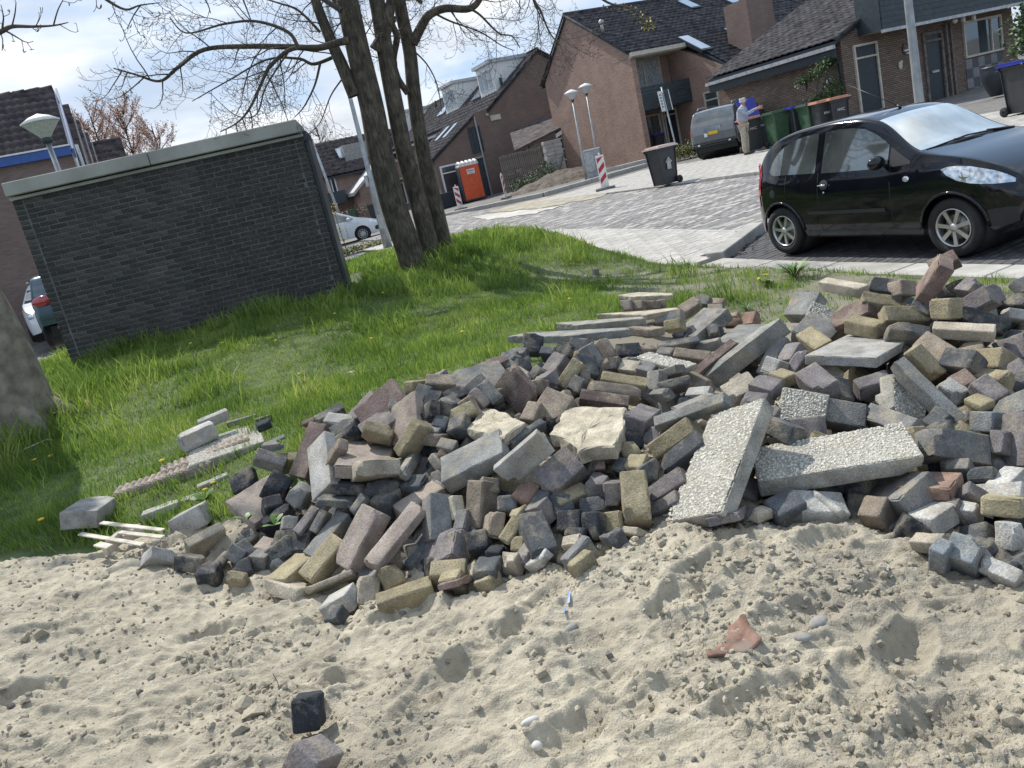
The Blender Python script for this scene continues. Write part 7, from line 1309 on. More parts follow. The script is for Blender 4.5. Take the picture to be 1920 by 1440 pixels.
for sd in (-1, 1):
    m2 = MB(); m2.ell((2.02, sd*(c.y(2.0, .95)+.12), .985), (.075, .11, .072), 14, 9); m2.tube([(2.06, sd*c.y(2.0, .93), .93), (2.03, sd*(c.y(2.0, .93)+.08), .95)], .022, 6); m2.build('mirror', c.paint, c.o)
mb = MB(); mb.tube([(1.70, 0, 1.445), (1.66, 0, 1.475)], .014, 6); mb.tube([(1.67, 0, 1.47), (1.05, -.02, 1.80)], [.005, .0022], 5); mb.build('aerial', M_['black'], c.o)
mb = MB()
for y0, y1 in ((-.62, .05), (-.10, .58)):
    mb.tube([(2.44-.04*abs(y)*0, y, 1.045-.05*abs(y)+.018) for y in np.linspace(y0, y1, 8)], .009, 5); mb.tube([(2.43, (y0+y1)/2+.1, 1.055), (2.50, y1+.1, 1.02)], .011, 5)
mb.build('wiper', M_['black'], c.o); mb = MB(); mb.tube([(2.47-.10*abs(y)**2, y, 1.035-.10*abs(y)**2) for y in np.linspace(-.68, .68, 15)], .016, 5); mb.build('cowl', trim_, c.o)
c.patch('lower_grille', [(3.12, .28, .44), (3.2, .28, .45), (3.28, .29, .45), (3.33, .31, .44)], trim_, .004, rows=3)
mb = MB(); mb.box((3.43, 0, .40), (.03, .78, .20)); mb.box((3.44, 0, .42), (.02, .7, .035), mi=1); mb.build('grille', [trim_, chrome], c.o); mb = MB()
for k in range(3): mb.box((3.44, 0, .33+.05*k), (.015, .75, .012))
mb.build('grille_bar', M_['black'], c.o)
# the grey SUV, its tail towards us
S2 = dict(L=4.35, W=.90, wr=.35, arch=.41, ra=.80, fa=3.45, ws=(2.75, 3.2), rw=(.10, .30), tumble=.26, spokes=9, wsm=carglass,
  top=[(0, .85), (.04, 1.10), (.12, 1.25), (.3, 1.60), (.6, 1.66), (1.5, 1.68), (2.4, 1.66), (2.75, 1.58), (3.2, 1.20), (3.6, 1.12), (4.0, 1.02), (4.25, .88), (4.35, .7)],
  belt=[(0, .84), (.08, 1.08), (.4, 1.12), (1.5, 1.08), (2.8, 1.04), (3.3, 1.05), (3.9, .95), (4.25, .80), (4.35, .66)], bot=[(0, .5), (.08, .36), (.5, .3), (3.8, .28), (4.3, .35), (4.35, .45)],
  wid=[(0, .78), (.06, .84), (.4, .89), (1.5, .90), (3.3, .89), (4.0, .82), (4.25, .70), (4.35, .55)])
p = gp(1352, 296); q = gp(1392, 291); ps = zr(1357, 292, 26.3)[:2]; dirc = np.array([.62, .785])
o2 = ps+np.array([-.15, .3]); c = Car('suv', 'grey suv parked with its tail toward us beside the row of wheelie bins', (o2[0], o2[1], G(*o2)), math.atan2(dirc[1], dirc[0]), S2, paint_gry)
for sd in (-1, 1):
    c.patch('side_window', [(.42, 1.16, 1.30), (.55, 1.15, 1.52), (.9, 1.14, 1.56), (1.35, 1.13, 1.57)], carglass, sd=sd); c.patch('side_window', [(1.42, 1.13, 1.57), (1.9, 1.12, 1.57), (2.35, 1.12, 1.54), (2.75, 1.12, 1.38), (2.95, 1.12, 1.2)], carglass, sd=sd)
    c.patch('tail_lamp', [(.03, .88, 1.0), (.08, .88, 1.08), (.2, .9, 1.07), (.3, .93, 1.02)], tailr, .01, sd=sd)
mb = MB(); mb.box((-.012, 0, .98), (.02, .62, .13), mi=0); mb.box((-.02, .25, .80), (.02, .12, .12), mi=1); mb.box((-.02, -.02, .85), (.02, .34, .11), mi=2); mb.build('tailgate_trim', [chrome, M_['white'], plate_y], c.o)
mb = MB(); mb.box((.02, 0, .55), (.10, 1.5, .05)); mb.box((.02, 0, .45), (.10, 1.5, .05)); mb.build('bumper', trim_, c.o); mb = MB()
for sd in (-1, 1): mb.lathe([(0, 0), (.06, 0), (.06, .02)], (-.01, sd*.55, .5), 12, M=Matrix.Rotation(R(-90), 3, 'Y'))
mb.build('fog_lamp', chrome, c.o); mb = MB()
for sd in (-1, 1): mb.tube([(.5, sd*.62, 1.68), (.6, sd*.62, 1.73), (2.3, sd*.62, 1.73), (2.4, sd*.62, 1.67)], .018, 6)
mb.build('roof_rail', chrome, c.o)
# white hatchback beyond the trees, nose to the right
S3 = dict(L=4.38, W=.90, wr=.32, arch=.375, ra=.78, fa=3.42, ws=(2.55, 3.35), rw=(.08, .35), spokes=10, wsm=carglass,
  top=[(0, .75), (.05, 1.0), (.35, 1.42), (.9, 1.56), (1.6, 1.60), (2.3, 1.55), (2.55, 1.48), (3.35, 1.08), (3.7, .98), (4.1, .84), (4.3, .70), (4.38, .55)],
  belt=[(0, .72), (.1, .96), (.5, 1.02), (2.0, .98), (3.3, .98), (3.8, .88), (4.2, .72), (4.38, .52)], bot=[(0, .45), (.1, .3), (.5, .24), (3.8, .22), (4.3, .26), (4.38, .36)],
  wid=[(0, .72), (.08, .82), (.5, .89), (3.3, .90), (3.9, .84), (4.2, .70), (4.38, .48)])
pw = gp(683, 447); dirw = np.array([.985, .17]); o3 = pw[:2]-dirw*3.42+np.array([-dirw[1], dirw[0]])*.85
c = Car('white_car', 'white family car parked behind the tall tree, its nose toward the lamp post', (o3[0], o3[1], G(*o3)), math.atan2(dirw[1], dirw[0]), S3, paint_wht)
c.patch('side_window', [(.45, 1.05, 1.2), (.8, 1.03, 1.44), (1.6, 1.02, 1.49)], carglass); c.patch('side_window', [(1.68, 1.02, 1.49), (2.4, 1.01, 1.44), (2.9, 1.01, 1.22), (3.15, 1.02, 1.08)], carglass)
for x in (1.64, 2.75): c.patch('door_seam', [(x-.008, .3, 1.0), (x+.008, .3, 1.0)], trim_, .002)
c.patch('headlight', [(3.75, .84, .86), (3.95, .74, .84), (4.1, .68, .77), (4.2, .64, .68)], lampg, .006); c.patch('front_vent', [(4.02, .38, .52), (4.12, .36, .56), (4.2, .38, .56)], trim_, .006)
mb = MB(); mb.ell((2.95, -(c.y(2.9, 1.0)+.12), 1.08), (.09, .11, .08), 12, 8); mb.build('mirror', paint_wht, c.o)
# two cars behind the shed at the left, seen in the gap
p = zr(104, 652, 16.0); S4 = dict(S2); S4['top'] = [(0, .8), (.04, 1.0), (.15, 1.2), (.35, 1.50), (.7, 1.56), (2.4, 1.56), (2.75, 1.48), (3.2, 1.12), (3.6, 1.05), (4.0, .95), (4.25, .82), (4.35, .65)]
S4['wr'] = .32; S4['arch'] = .37
fw4 = np.array([-.38, .925]); fw4 = fw4/np.linalg.norm(fw4); o4 = p[:2]+np.array([fw4[1], -fw4[0]])*.70
c = Car('teal_car', 'dark teal car with a red tail lamp, half hidden by the shed corner', (o4[0], o4[1], p[2]-.02), math.atan2(fw4[1], fw4[0]), S4, paint_teal)
mb = MB()
for sd in (-1, 1): mb = MB(); mb.ell((.045, sd*.62, 1.0), (.08, .22, .12), 12, 8); mb.build('tail_lamp', tailr, c.o); mb = MB(); mb.ell((.0, sd*.45, .42), (.05, .09, .07), 10, 7); mb.build('fog_lamp', tailr, c.o)
mb = MB(); mb.box((.12, 0, 1.52), (.28, 1.05, .05)); mb.build('spoiler', M_['black'], c.o)
c.patch('side_window', [(.42, 1.16, 1.24), (.55, 1.13, 1.40), (1.5, 1.12, 1.44), (2.4, 1.12, 1.42)], carglass, sd=1); c.patch('side_window', [(.42, 1.16, 1.24), (.55, 1.13, 1.40), (1.5, 1.12, 1.44), (2.4, 1.12, 1.42)], carglass, sd=-1)
mb = MB(); mb.box((-.0, -.18, .78), (.02, .5, .02)); mb.build('badge_strip', chrome, c.o)
mb = MB(); mb.box((.01, 0, .62), (.03, 1.5, .012)); mb.build('tailgate_seam', M_['black'], c.o)
p = zr(66, 606, 20.5); fw5 = np.array([.42, -.90]); o5 = p[:2]-fw5*4.38; S5 = dict(S3); S5['ws'] = (2.7, 3.35)
c = Car('white_suv', 'white car facing us behind the teal car, left of the brick shed', (o5[0]+.55, o5[1]+.25, G(*o5)+.28), math.atan2(fw5[1], fw5[0]), S5, paint_wht)
mb = MB()
for sd in (-1, 1): mb.ell((4.12, sd*.62, .72), (.16, .14, .09), 12, 8)
mb.build('headlight', lampg, c.o); mb = MB(); mb.tube([(.5, -.66, 1.58), (1.5, -.66, 1.64), (2.3, -.66, 1.6)], .02, 6); mb.tube([(.5, .66, 1.58), (1.5, .66, 1.64), (2.3, .66, 1.6)], .02, 6); mb.build('roof_rail', chrome, c.o); mb = MB(); mb.box((4.33, 0, .45), (.06, 1.0, .14)); mb.build('grille', trim_, c.o)
# ------------------------------------------------------------------ street furniture
def cone_lamp(px, py, y, ht_px, label, group='cone-headed street lamps', rad=.34, base=None):
    b = base if base is not None else aty(px, py, y); hd = onpl(ht_px[0], ht_px[1], b, (0, 1)); b = np.array([b[0], b[1], b[2]]); Hh = hd[2]-b[2]
    o = thing('street_lamp', label, 'street lamp', b, 0, group); lean = (hd[0]-b[0]); T_ = Vector((lean, 0, Hh))
    mb = MB(); mb.tube([(0, 0, -.1), T_*.33, T_*.34, T_], [.07, .06, .048, .036], 10); mb.build('pole', M_['metal'], o)
    q = T_.normalized().to_track_quat('Z', 'Y').to_matrix(); k = rad/.34
    mb = MB(); mb.lathe([(.0, -.02), (.07, 0), (.08, .06), (.06, .08)], T_, 14, M=q); mb.build('collar', M_['slate'], o)
    mb = MB(); mb.lathe([(.075*k, .07), (.20*k, .20*k+.03), (.33*k, .36*k+.02)], T_, 32, M=q, sm=False); mb.build('diffuser', mat('diffuser', (.50, .52, .52), .35, .12, 30), o)
    mb = MB(); mb.lathe([(.34*k, .36*k+.012), (.345*k, .365*k+.03), (.20*k, .46*k+.02), (.0, .53*k+.02)], T_, 28, M=q); mb.build('cap', M_['white'], o); return o
bz = zr(106, 322, 11.6); bz[2] = .1; hd = zr(93, 268, 11.6)
o = cone_lamp(0, 0, 0, (90, 268), 'street lamp with large white cone head rising behind the shed', base=np.array([bz[0]+.12, bz[1], 0.1]), rad=.265)
p = gp(1100, 340); s_ = 1.; cone_lamp(0, 0, 0, (1074, 190), 'left one of two slim cone-headed lamps in front of the gable wall', base=p, rad=.30)
p = gp(1124, 322); p = O+(p-O)*.93; p[2] = G(p[0], p[1]); cone_lamp(0, 0, 0, (1100, 178), 'right one of two slim cone-headed lamps, just behind the traffic board', base=p, rad=.32)
p = gp(724, 450); p = zr(724, 450, 25); p[2] = G(p[0], p[1]); t_ = onpl(648, 150, p, (0, 1)); o = thing('lamp_post', 'tall grey tapering lamp post just left of the big tree', 'lamp post', p); d_ = Vector(t_-p)
mb = MB(); k = 25/1442; mb.tube([(0, 0, -.2), d_*.40, d_*.42, d_, d_*1.6], [9*k, 6.5*k, 4.6*k, 3.6*k, 2.4*k], 12); mb.build('pole', M_['metal'], o); mb = MB(); mb.box(d_*.38+Vector((-.14, 0, .2)), (.10, .12, .35)); mb.box((.0, -.16, .9), (.14, .02, .45)); mb.build('hatch', M_['zinc'], o)
p = zr(640, 402, 45); t_ = onpl(585, 262, p, (0, 1)); p[2] = G(p[0], p[1])-.3; o = thing('lamp_post', 'thin far lamp post with a short arm, beside the shed corner', 'lamp post', p); d_ = Vector(t_-p); mb = MB(); mb.tube([(0, 0, 0), d_*.5, d_], [.1, .08, .06], 8); mb.tube([d_, d_+Vector((-.5, 0, .06)), d_+Vector((-.62, 0, .0))], [.05, .05, .04], 6); mb.build('pole', M_['zinc'], o); mb = MB(); mb.box(d_+Vector((-.7, 0, -.03)), (.45, .14, .1)); mb.build('lamp_head', M_['slate'], o)
p = zr(1732, 262, 14.5); p[2] = G(p[0], p[1]); t_ = onpl(1698, -40, p, (0, 1)); o = thing('lamp_post', 'thick grey lamp post standing directly behind the black car', 'lamp post', p); d_ = Vector(t_-p); mb = MB(); mb.tube([(0, 0, -.1), d_*.2, d_, d_*1.4], [.088, .085, .068, .06], 16); mb.build('pole', M_['metal'], o)
# street-name sign on a leaning post
p = zr(1270, 282, 32); p[2] = G(p[0], p[1]); t_ = onpl(1251, 208, p, (0, 1)); o = thing('sign_post', 'leaning post with a narrow upright white sign, in front of the balcony', 'sign', p); d_ = Vector(t_-p)
mb = MB(); mb.tube([(0, 0, 0), d_*.25, d_*.27, d_*1.5], [.06, .05, .035, .035], 8); mb.build('post', M_['metal'], o); q = d_.normalized(); ax = Vector((1, 0, 0)); Mq = Matrix((ax, Vector((0, 1, 0)), q)).transposed()
ctr = d_*1.0+q*.42
for dx, m, w_, nm in ((-.13, M_['white'], .17, 'sign_face'), (.14, M_['slate'], .20, 'sign_back')):
    mb = MB(); mb.box(ctr+ax*dx, (w_, .03, .82), M=Mq, bev=.008); sg = mb.build(nm, m, o)
    if dx < 0:
        mb = MB()
        for k in range(5): mb.box(ctr+ax*dx+q*(.26-.12*k)+Vector((0, -.02, 0)), (.07, .008, .06), M=Mq); mb.box(ctr+ax*dx+q*(.26-.12*k)+Vector((.015, -.021, 0)), (.03, .008, .03), M=Mq, mi=1)
        mb.build('sign_marks', [M_['dark'], M_['white']], sg)
    else: mb = MB(); mb.box(ctr+ax*(dx+.095), (.03, .05, .84), M=Mq); mb.build('sign_rim', M_['white'], sg)
# utility cabinet
p = zr(1117, 318, 34); p[2] = G(p[0], p[1]); hh = 34/1442; o = thing('utility_cabinet', 'pale grey utility cabinet standing against the gable behind the lamps', 'cabinet', p, R(-20)); mb = MB(); mb.box((0, 0, .62), (.75, .4, 1.24), bev=.02); mb.build('case', M_['metal'], o); mb = MB(); mb.box((-.15, -.215, .70), (.42, .02, .85), bev=.005); mb.build('door', M_['zinc'], o); mb = MB(); mb.box((0, -.22, 1.22), (.78, .05, .05)); mb.build('lid_edge', M_['white'], o)
# traffic boards
def board(px, py, hpx, label, rz, thin=False, mirror=False):
    d = 1442*1.15/hpx; p = zr(px, py, d); p[2] = G(p[0], p[1]); o = thing('traffic_board', label, 'traffic board', p, rz, 'red and white traffic boards')
    mb = MB(); mb.box((0, .02, .62), (.27, .03, 1.02), bev=.012); f = mb.build('board', M_['rwhite'], o); mb = MB(); y = .0
    w = .105
    for k in range(3):
        z0 = .22+k*.33; poly = [(-w, y, z0), (w, y, z0+.20), (w, y, z0+.36), (-w, y, z0+.16)]
        if mirror: poly = [(-v[0], v[1], v[2]) for v in poly][::-1]
        poly = [(a, b_, max(.15, min(1.09, c_))) for a, b_, c_ in poly]; mb.prism(poly, (0, -.004, 0))
    mb.build('red_stripe', M_['red'], o); mb = MB(); mb.box((0, .02, 1.17), (.06, .05, .08), bev=.01); mb.build('lamp_holder', M_['white'], o)
    mb = MB(); mb.box((0, .02, .05), (.62, .34, .10), bev=.02); mb.tube([(.0, .02, .08), (.28, -.05, .06)], .02, 6); mb.build('foot', mat('recycled_plastic', (.16, .16, .155), .85, .2, 20), o); return o
board(1137, 362, 66, 'large red and white traffic board in front of the utility cabinet', R(-14)); board(866, 400, 45, 'small red and white traffic board standing before the orange toilet', R(8), mirror=True); board(953, 384, 46, 'traffic board turned almost edge-on beside the black bins', R(66))
# portable toilet
d = 1442*2.3/76; p = zr(871, 376, d); p[2] = G(p[0], p[1]); o = thing('portable_toilet', 'orange portable toilet with a ribbed white roof on the far pavement', 'toilet', p, R(12))
mb = MB(); mb.box((.58, .0, 1.02), (1.1, 1.1, 1.9), bev=.03); mb.build('cabin', M_['orange'], o); mb = MB(); mb.box((.58, 0, .06), (1.16, 1.16, .12), bev=.02); mb.build('base', M_['dark'], o)
mb = MB(); mb.box((.58, 0, 2.0), (1.14, 1.14, .10), bev=.03)
for k in range(5):
    x = .12+.23*k; mb.tube([(x, -.55, 2.02), (x, -.4, 2.14), (x, 0, 2.2), (x, .4, 2.14), (x, .55, 2.02)], .085, 8)
mb.build('roof', M_['white'], o); mb = MB(); mb.box((.01, 0, 1.05), (.05, .86, 1.75), bev=.01); mb.build('door', M_['slate'], o); mb = MB(); mb.box((.62, -.565, 1.62), (.44, .02, .28)); sg = mb.build('sign', M_['white'], o)
def text(s, size, loc, rot, m, parent, name='lettering', ext=.002):
    cu = bpy.data.curves.new(name, 'FONT'); cu.body = s; cu.size = size; cu.extrude = ext; cu.align_x = 'CENTER'; cu.align_y = 'CENTER'; tmp = bpy.data.objects.new('tmp', cu); COL.objects.link(tmp)
    dg = bpy.context.evaluated_depsgraph_get(); me = bpy.data.meshes.new_from_object(tmp.evaluated_get(dg)); bpy.data.objects.remove(tmp); me.materials.clear(); me.materials.append(m)
    t = bpy.data.objects.new(name, me); COL.objects.link(t); t.parent = parent; t.location = loc; t.rotation_euler = rot; return t
text('Boels', .16, (.62, -.582, 1.67), (R(90), 0, 0), M_['dark'], o); text('RENTAL', .075, (.62, -.582, 1.54), (R(90), 0, 0), M_['red'], o)
# underground-waste containers by the fence
def container(px, py, hpx, label):
    d = 1442*1.15/hpx; p = zr(px, py, d); p[2] = G(p[0], p[1])+.05; o = thing('waste_container', label, 'container', p, R(15), 'pair of black waste containers by the fence')
    mb = MB(); mb.lathe([(0, -.3), (.5, -.3), (.5, .75), (.42, 1.0), (.2, 1.12), (0, 1.15)], (0, 0, 0), 8, M=Matrix.Rotation(R(22), 3, 'Z') @ Matrix.Diagonal((1.15, .8, 1)).to_3x3(), sm=False); mb.build('body', M_['black'], o)
    mb = MB(); mb.box((-.32, -.36, .85), (.26, .1, .3), bev=.02); mb.build('hatch', M_['metal'], o); mb = MB(); mb.box((.25, -.42, .88), (.32, .02, .17)); mb.build('sticker', M_['white'], o); mb = MB(); mb.lathe([(0, 0), (.1, 0), (.1, .02)], (-.3, -.44, .3), 12, M=Matrix.Rotation(R(90), 3, 'X')); mb.build('round_label', M_['zinc'], o)
    return o
container(945, 362, 32, 'left black domed waste container, behind the edge-on traffic board'); container(970, 358, 36, 'right black domed waste container, nearer the planted bank')
# wheelie bins
def wheelie(px, py, hpx, body, lid, label, rz=0, logo=True, open_=0, d=None, group='wheelie bins'):
    d = d or 1442*1.07/hpx; p = zr(px, py, d); p[2] = G(p[0], p[1])+.02; o = thing('wheelie_bin', label, 'wheelie bin', p, rz, group)
    mb = MB(); b0, b1 = (.215, .27), (.265, .34); vs = []
    for (hx, hy), z, sh in ((b0, .04, 0), (b1, .92, 0), ((.29, .36), .93, 0), ((.29, .36), .99, 0)):
        for x, y in ((-1, -1), (1, -1), (1, 1), (-1, 1)):
            for e in ((.88, 1), (1, .88)) if x*y > 0 else ((1, .88), (.88, 1)): vs.append((x*hx*e[0], y*hy*e[1], z))
    fs = [tuple(range(8))[::-1]]+[(l*8+j, l*8+(j+1) % 8, l*8+8+(j+1) % 8, l*8+8+j) for l in range(3) for j in range(8)]+[tuple(range(24, 32))]
    mb.raw(vs, fs); bm_ = bmesh.new(); me = mb.mesh('x'); bm_.from_mesh(me); bmesh.ops.recalc_face_normals(bm_, faces=bm_.faces); bm_.to_mesh(me); bm_.free(); me.materials.append(body); bo = bpy.data.objects.new('tub', me); COL.objects.link(bo); bo.parent = o
    mb = MB(); mb.prism([(-.32, -.40, 0), (.32, -.40, 0), (.32, .32, 0), (-.32, .32, 0)], (0, 0, .035)); mb.prism([(-.27, -.34, .035), (.27, -.34, .035), (.27, .28, .035), (-.27, .28, .035)], (0, 0, .035)); mb.v = [(v[0], v[1]-.32, v[2]) for v in mb.v]; li = mb.build('lid', lid, o); li.location = (0, .36, 1.0); li.rotation_euler = (-open_, 0, 0)
    mb = MB(); mb.tube([(-.25, .42, .93), (.25, .42, .93)], .018, 8); mb.build('handle', body, o)
    for sx in (-1, 1): mb = MB(); mb.lathe([(.02, -.03), (.09, -.03), (.10, -.015), (.10, .015), (.09, .03), (.02, .03)], (sx*.27, .27, .10), 18, M=Matrix.Rotation(R(90), 3, 'Y')); mb.build('wheel', M_['rubber'], o)
    if logo: text(logo if isinstance(logo, str) else 'HVC', .11, (.0, -.325, .70), (R(96), 0, 0), M_['white'], o)
    return o
grn = mat('green_plastic', (.045, .10, .055), .45, .12); gry = mat('anthracite_plastic', (.035, .038, .042), .45, .12); blu = mat('blue_lid', (.02, .03, .28), .4, .08); org_ = mat('pale_orange_lid', (.50, .25, .17), .45, .12)
ob = wheelie(1249, 346, 74, gry, mat('pale_pink_lid', (.62, .50, .44), .45, .08), 'dark bin with pale lid standing alone on the kerb corner', R(-62), logo=None)
mb = MB(); x = .335; hx = lambda a, z: (-(.25+.11*z/.95), a, z)
Mx = lambda a, z: Vector((.215+.05*(z-.04)/.88+.012, a, z))
mb.raw([Mx(-.07, .42), Mx(.07, .42), Mx(.07, .60), Mx(0, .68), Mx(-.07, .60)], [(0, 1, 2, 3, 4), (4, 3, 2, 1, 0)]); mb.raw([Mx(-.115, .61), Mx(0, .74), Mx(.115, .61), Mx(.09, .59), Mx(0, .70), Mx(-.09, .59)], [(0, 1, 4, 5), (1, 2, 3, 4), (5, 4, 1, 0), (4, 3, 2, 1)]); hs_ = mb.build('house_sticker', M_['white'], ob); hs_.scale = (1, 1, 1)
wheelie(1428, 284, 60, gry, blu, 'dark bin with its blue lid thrown open, next to the man', R(5), d=25.2, open_=R(115)); wheelie(1412, 282, 60, gry, org_, 'dark bin with an orange lid, right in front of the man', R(0), d=24.7)
wheelie(1463, 278, 62, grn, grn, 'tall green wheelie bin between the man and the black car', R(8), logo=None, d=23.9)
wheelie(1500, 268, 60, gry, blu, 'dark bin with a closed blue lid, just left of the climbing plant', R(4), d=23.6); wheelie(1527, 262, 60, grn, grn, 'green bin half hidden by the black car roof', R(4), logo=None, d=22.9); wheelie(1547, 258, 60, gry, org_, 'dark bin with a pale orange lid under the climbing plant', R(4), d=22.4); wheelie(1572, 254, 60, gry, org_, 'rightmost dark bin with an orange lid, against the downpipe', R(4), d=22.2)
wheelie(1925, 212, 92, gry, blu, 'dark wheelie bin with a blue lid at the right edge of the picture', R(10), d=15.8)
wheelie(1222, 300, 40, gry, gry, 'left of two dark bins under the balcony window', R(20), logo=None, d=37, group='bins under the balcony'); wheelie(1236, 296, 40, gry, blu, 'right of two dark bins under the balcony window', R(20), logo=None, d=37, group='bins under the balcony')
wheelie(700, 402, 24, gry, gry, 'far dark bin in front of the distant house porch', R(5), logo=None, d=57, group='far bins'); wheelie(663, 404, 22, grn, grn, 'far green bin beside the distant porch', R(5), logo=None, d=58, group='far bins')
# the planter tub left of the toilet, plant pot, hedge beds
p = zr(825, 390, 44); p[2] = G(p[0], p[1]); o = thing('planter_box', 'dark low planter box left of the orange toilet', 'planter', p, ANG); mb = MB(); mb.box((.4, 0, .4), (2.4, .8, .85), bev=.03); mb.build('box', M_['dark'], o); mb = MB(); mb.box((2.0, -.5, .2), (.5, .4, .35), bev=.02); mb.build('concrete_foot', M_['conc'], o)
p = zr(1870, 193, 21.5); p[2] = G(p[0], p[1]); o = thing('plant_pot', 'tall dark ribbed plant pot in front of the checkered panel', 'plant pot', p); mb = MB(); pr = []
for k in range(25): t = k/24; pr.append((.15+.19*math.sin(min(1, t*1.15)*math.pi*.62)+(.008 if k % 2 else 0), t*.82))
mb.lathe(pr+[(.28, .80), (0, .76)], (0, 0, 0), 24); mb.build('pot', M_['dark'], o)
# long plank of concrete against the gable foot
p = zr(1170, 313, 33.5); p[2] = G(p[0], p[1]); o = thing('concrete_beam', 'pale concrete beam lying on the ground at the gable foot', 'beam', p, ANG-.15); mb = MB(); mb.box((0, 0, .18), (2.2, .5, .16), bev=.02); mb.build('beam', M_['concl'], o)
# ------------------------------------------------------------------ the man at the bins
def skin(name, pts, edges, rad, m, parent, sub=2):
    me = bpy.data.meshes.new(name); me.from_pydata(pts, edges, []); o = bpy.data.objects.new(name, me); COL.objects.link(o); o.parent = parent; me.materials.append(m)
    sk = o.modifiers.new('skin', 'SKIN'); sk.use_smooth_shade = True
    for i, r in enumerate(rad): v = me.skin_vertices[0].data[i]; v.radius = r if hasattr(r, '__len__') else (r, r); v.use_root = i == 0
    ss = o.modifiers.new('sub', 'SUBSURF'); ss.levels = ss.render_levels = sub; return o
p = zr(1402, 291, 24.0); p[2] = G(p[0], p[1])+.01; o = thing('person', 'balding man in a light blue sweater and beige trousers standing at the bins', 'person', p, R(-28))
skinm = mat('skin', (.42, .24, .17), .6, .06); sweat = mat('blue_sweater', (.33, .37, .44), .95, .1, 20); trou = mat('beige_trousers', (.40, .36, .29), .95, .12, 12); shoe = mat('shoes', (.05, .04, .035), .7, .1); hairm = mat('white_hair', (.55, .54, .52), .9, .1, 60)
# body facing +x, leaning a little forward, both arms reaching to the lid
pt = [(0, 0, .95), (.01, 0, 1.12), (.03, 0, 1.30), (.06, 0, 1.42), (.085, 0, 1.50), (.11, 0, 1.58), (.125, 0, 1.66), (.11, 0, 1.72),
      (.05, .17, 1.40), (.16, .22, 1.22), (.40, .15, 1.30), (.50, .12, 1.33), (.05, -.17, 1.40), (.16, -.22, 1.20), (.42, -.14, 1.28), (.52, -.10, 1.30),
      (0, .10, .86), (.02, .11, .50), (-.01, .12, .09), (.12, .13, .04), (0, -.10, .86), (-.02, -.11, .50), (-.05, -.12, .09), (.08, -.13, .04)]
ed = [(0, 1), (1, 2), (2, 3), (3, 4), (4, 5), (5, 6), (6, 7), (3, 8), (8, 9), (9, 10), (10, 11), (3, 12), (12, 13), (13, 14), (14, 15), (0, 16), (16, 17), (17, 18), (18, 19), (0, 20), (20, 21), (21, 22), (22, 23)]
rd_ = [(.13, .16), (.13, .155), (.13, .17), (.10, .13), .055, (.078, .07), (.098, .078), (.07, .06), .06, .045, .035, .028, .06, .045, .035, .028, .085, .062, .045, .04, .085, .062, .045, .04]
bo = skin('body', pt, ed, rd_, skinm, o)
for sd, w in ((1, 11), (-1, 15)):
    wx, wy, wz = pt[w]; mb = MB(); mb.ell((wx+.04, wy, wz), (.045, .018, .04), 8, 6)
    for k in range(4): mb.tube([(wx+.07, wy, wz+.028-.018*k), (wx+.115, wy-.01*sd, wz+.03-.018*k), (wx+.135, wy-.02*sd, wz+.01-.018*k)], [.009, .008, .006], 6)
    mb.tube([(wx+.02, wy-.01*sd, wz+.03), (wx+.055, wy-.03*sd, wz+.055)], [.011, .008], 6); mb.build('hand', skinm, o)
mb = MB(); mb.ell((.225, 0, 1.63), (.02, .012, .022), 8, 6)
for sd in (-1, 1): mb.ell((.125, sd*.085, 1.63), (.022, .012, .032), 8, 6)
mb.build('nose_and_ears', skinm, o); mb = MB()
for sd in (-1, 1): mb.ell((.213, sd*.03, 1.655), (.008, .012, .007), 6, 5)
mb.box((.212, 0, 1.585), (.012, .045, .008)); mb.build('eyes_and_mouth', M_['dark'], o)
mb = MB()
for a in np.linspace(60, 300, 22):
    for z in (1.60, 1.64, 1.68): mb.ell((.115+.098*math.cos(R(a)), .083*math.sin(R(a)), z), (.022, .022, .026), 6, 5)
mb.build('hair', hairm, o)
skin('sweater', [(0, 0, .93), (.01, 0, 1.12), (.03, 0, 1.30), (.06, 0, 1.42), (.08, 0, 1.475), (.05, .18, 1.40), (.16, .23, 1.22), (.40, .155, 1.30), (.05, -.18, 1.40), (.16, -.23, 1.20), (.42, -.145, 1.28)], [(0, 1), (1, 2), (2, 3), (3, 4), (3, 5), (5, 6), (6, 7), (3, 8), (8, 9), (9, 10)], [(.165, .19), (.16, .185), (.155, .195), (.12, .16), .07, .075, .062, .045, .075, .062, .045], sweat, o)
skin('trousers', [(0, 0, .93), (0, .10, .84), (.03, .115, .50), (-.01, .12, .08), (0, -.10, .84), (-.02, -.115, .50), (-.05, -.12, .08)], [(0, 1), (1, 2), (2, 3), (0, 4), (4, 5), (5, 6)], [(.145, .165), .105, .085, .07, .105, .085, .07], trou, o)
for x, y in ((.03, .125), (-.01, -.125)): mb = MB(); mb.ell((x+.05, y, .045), (.14, .05, .05), 12, 8); mb.build('shoe', shoe, o)
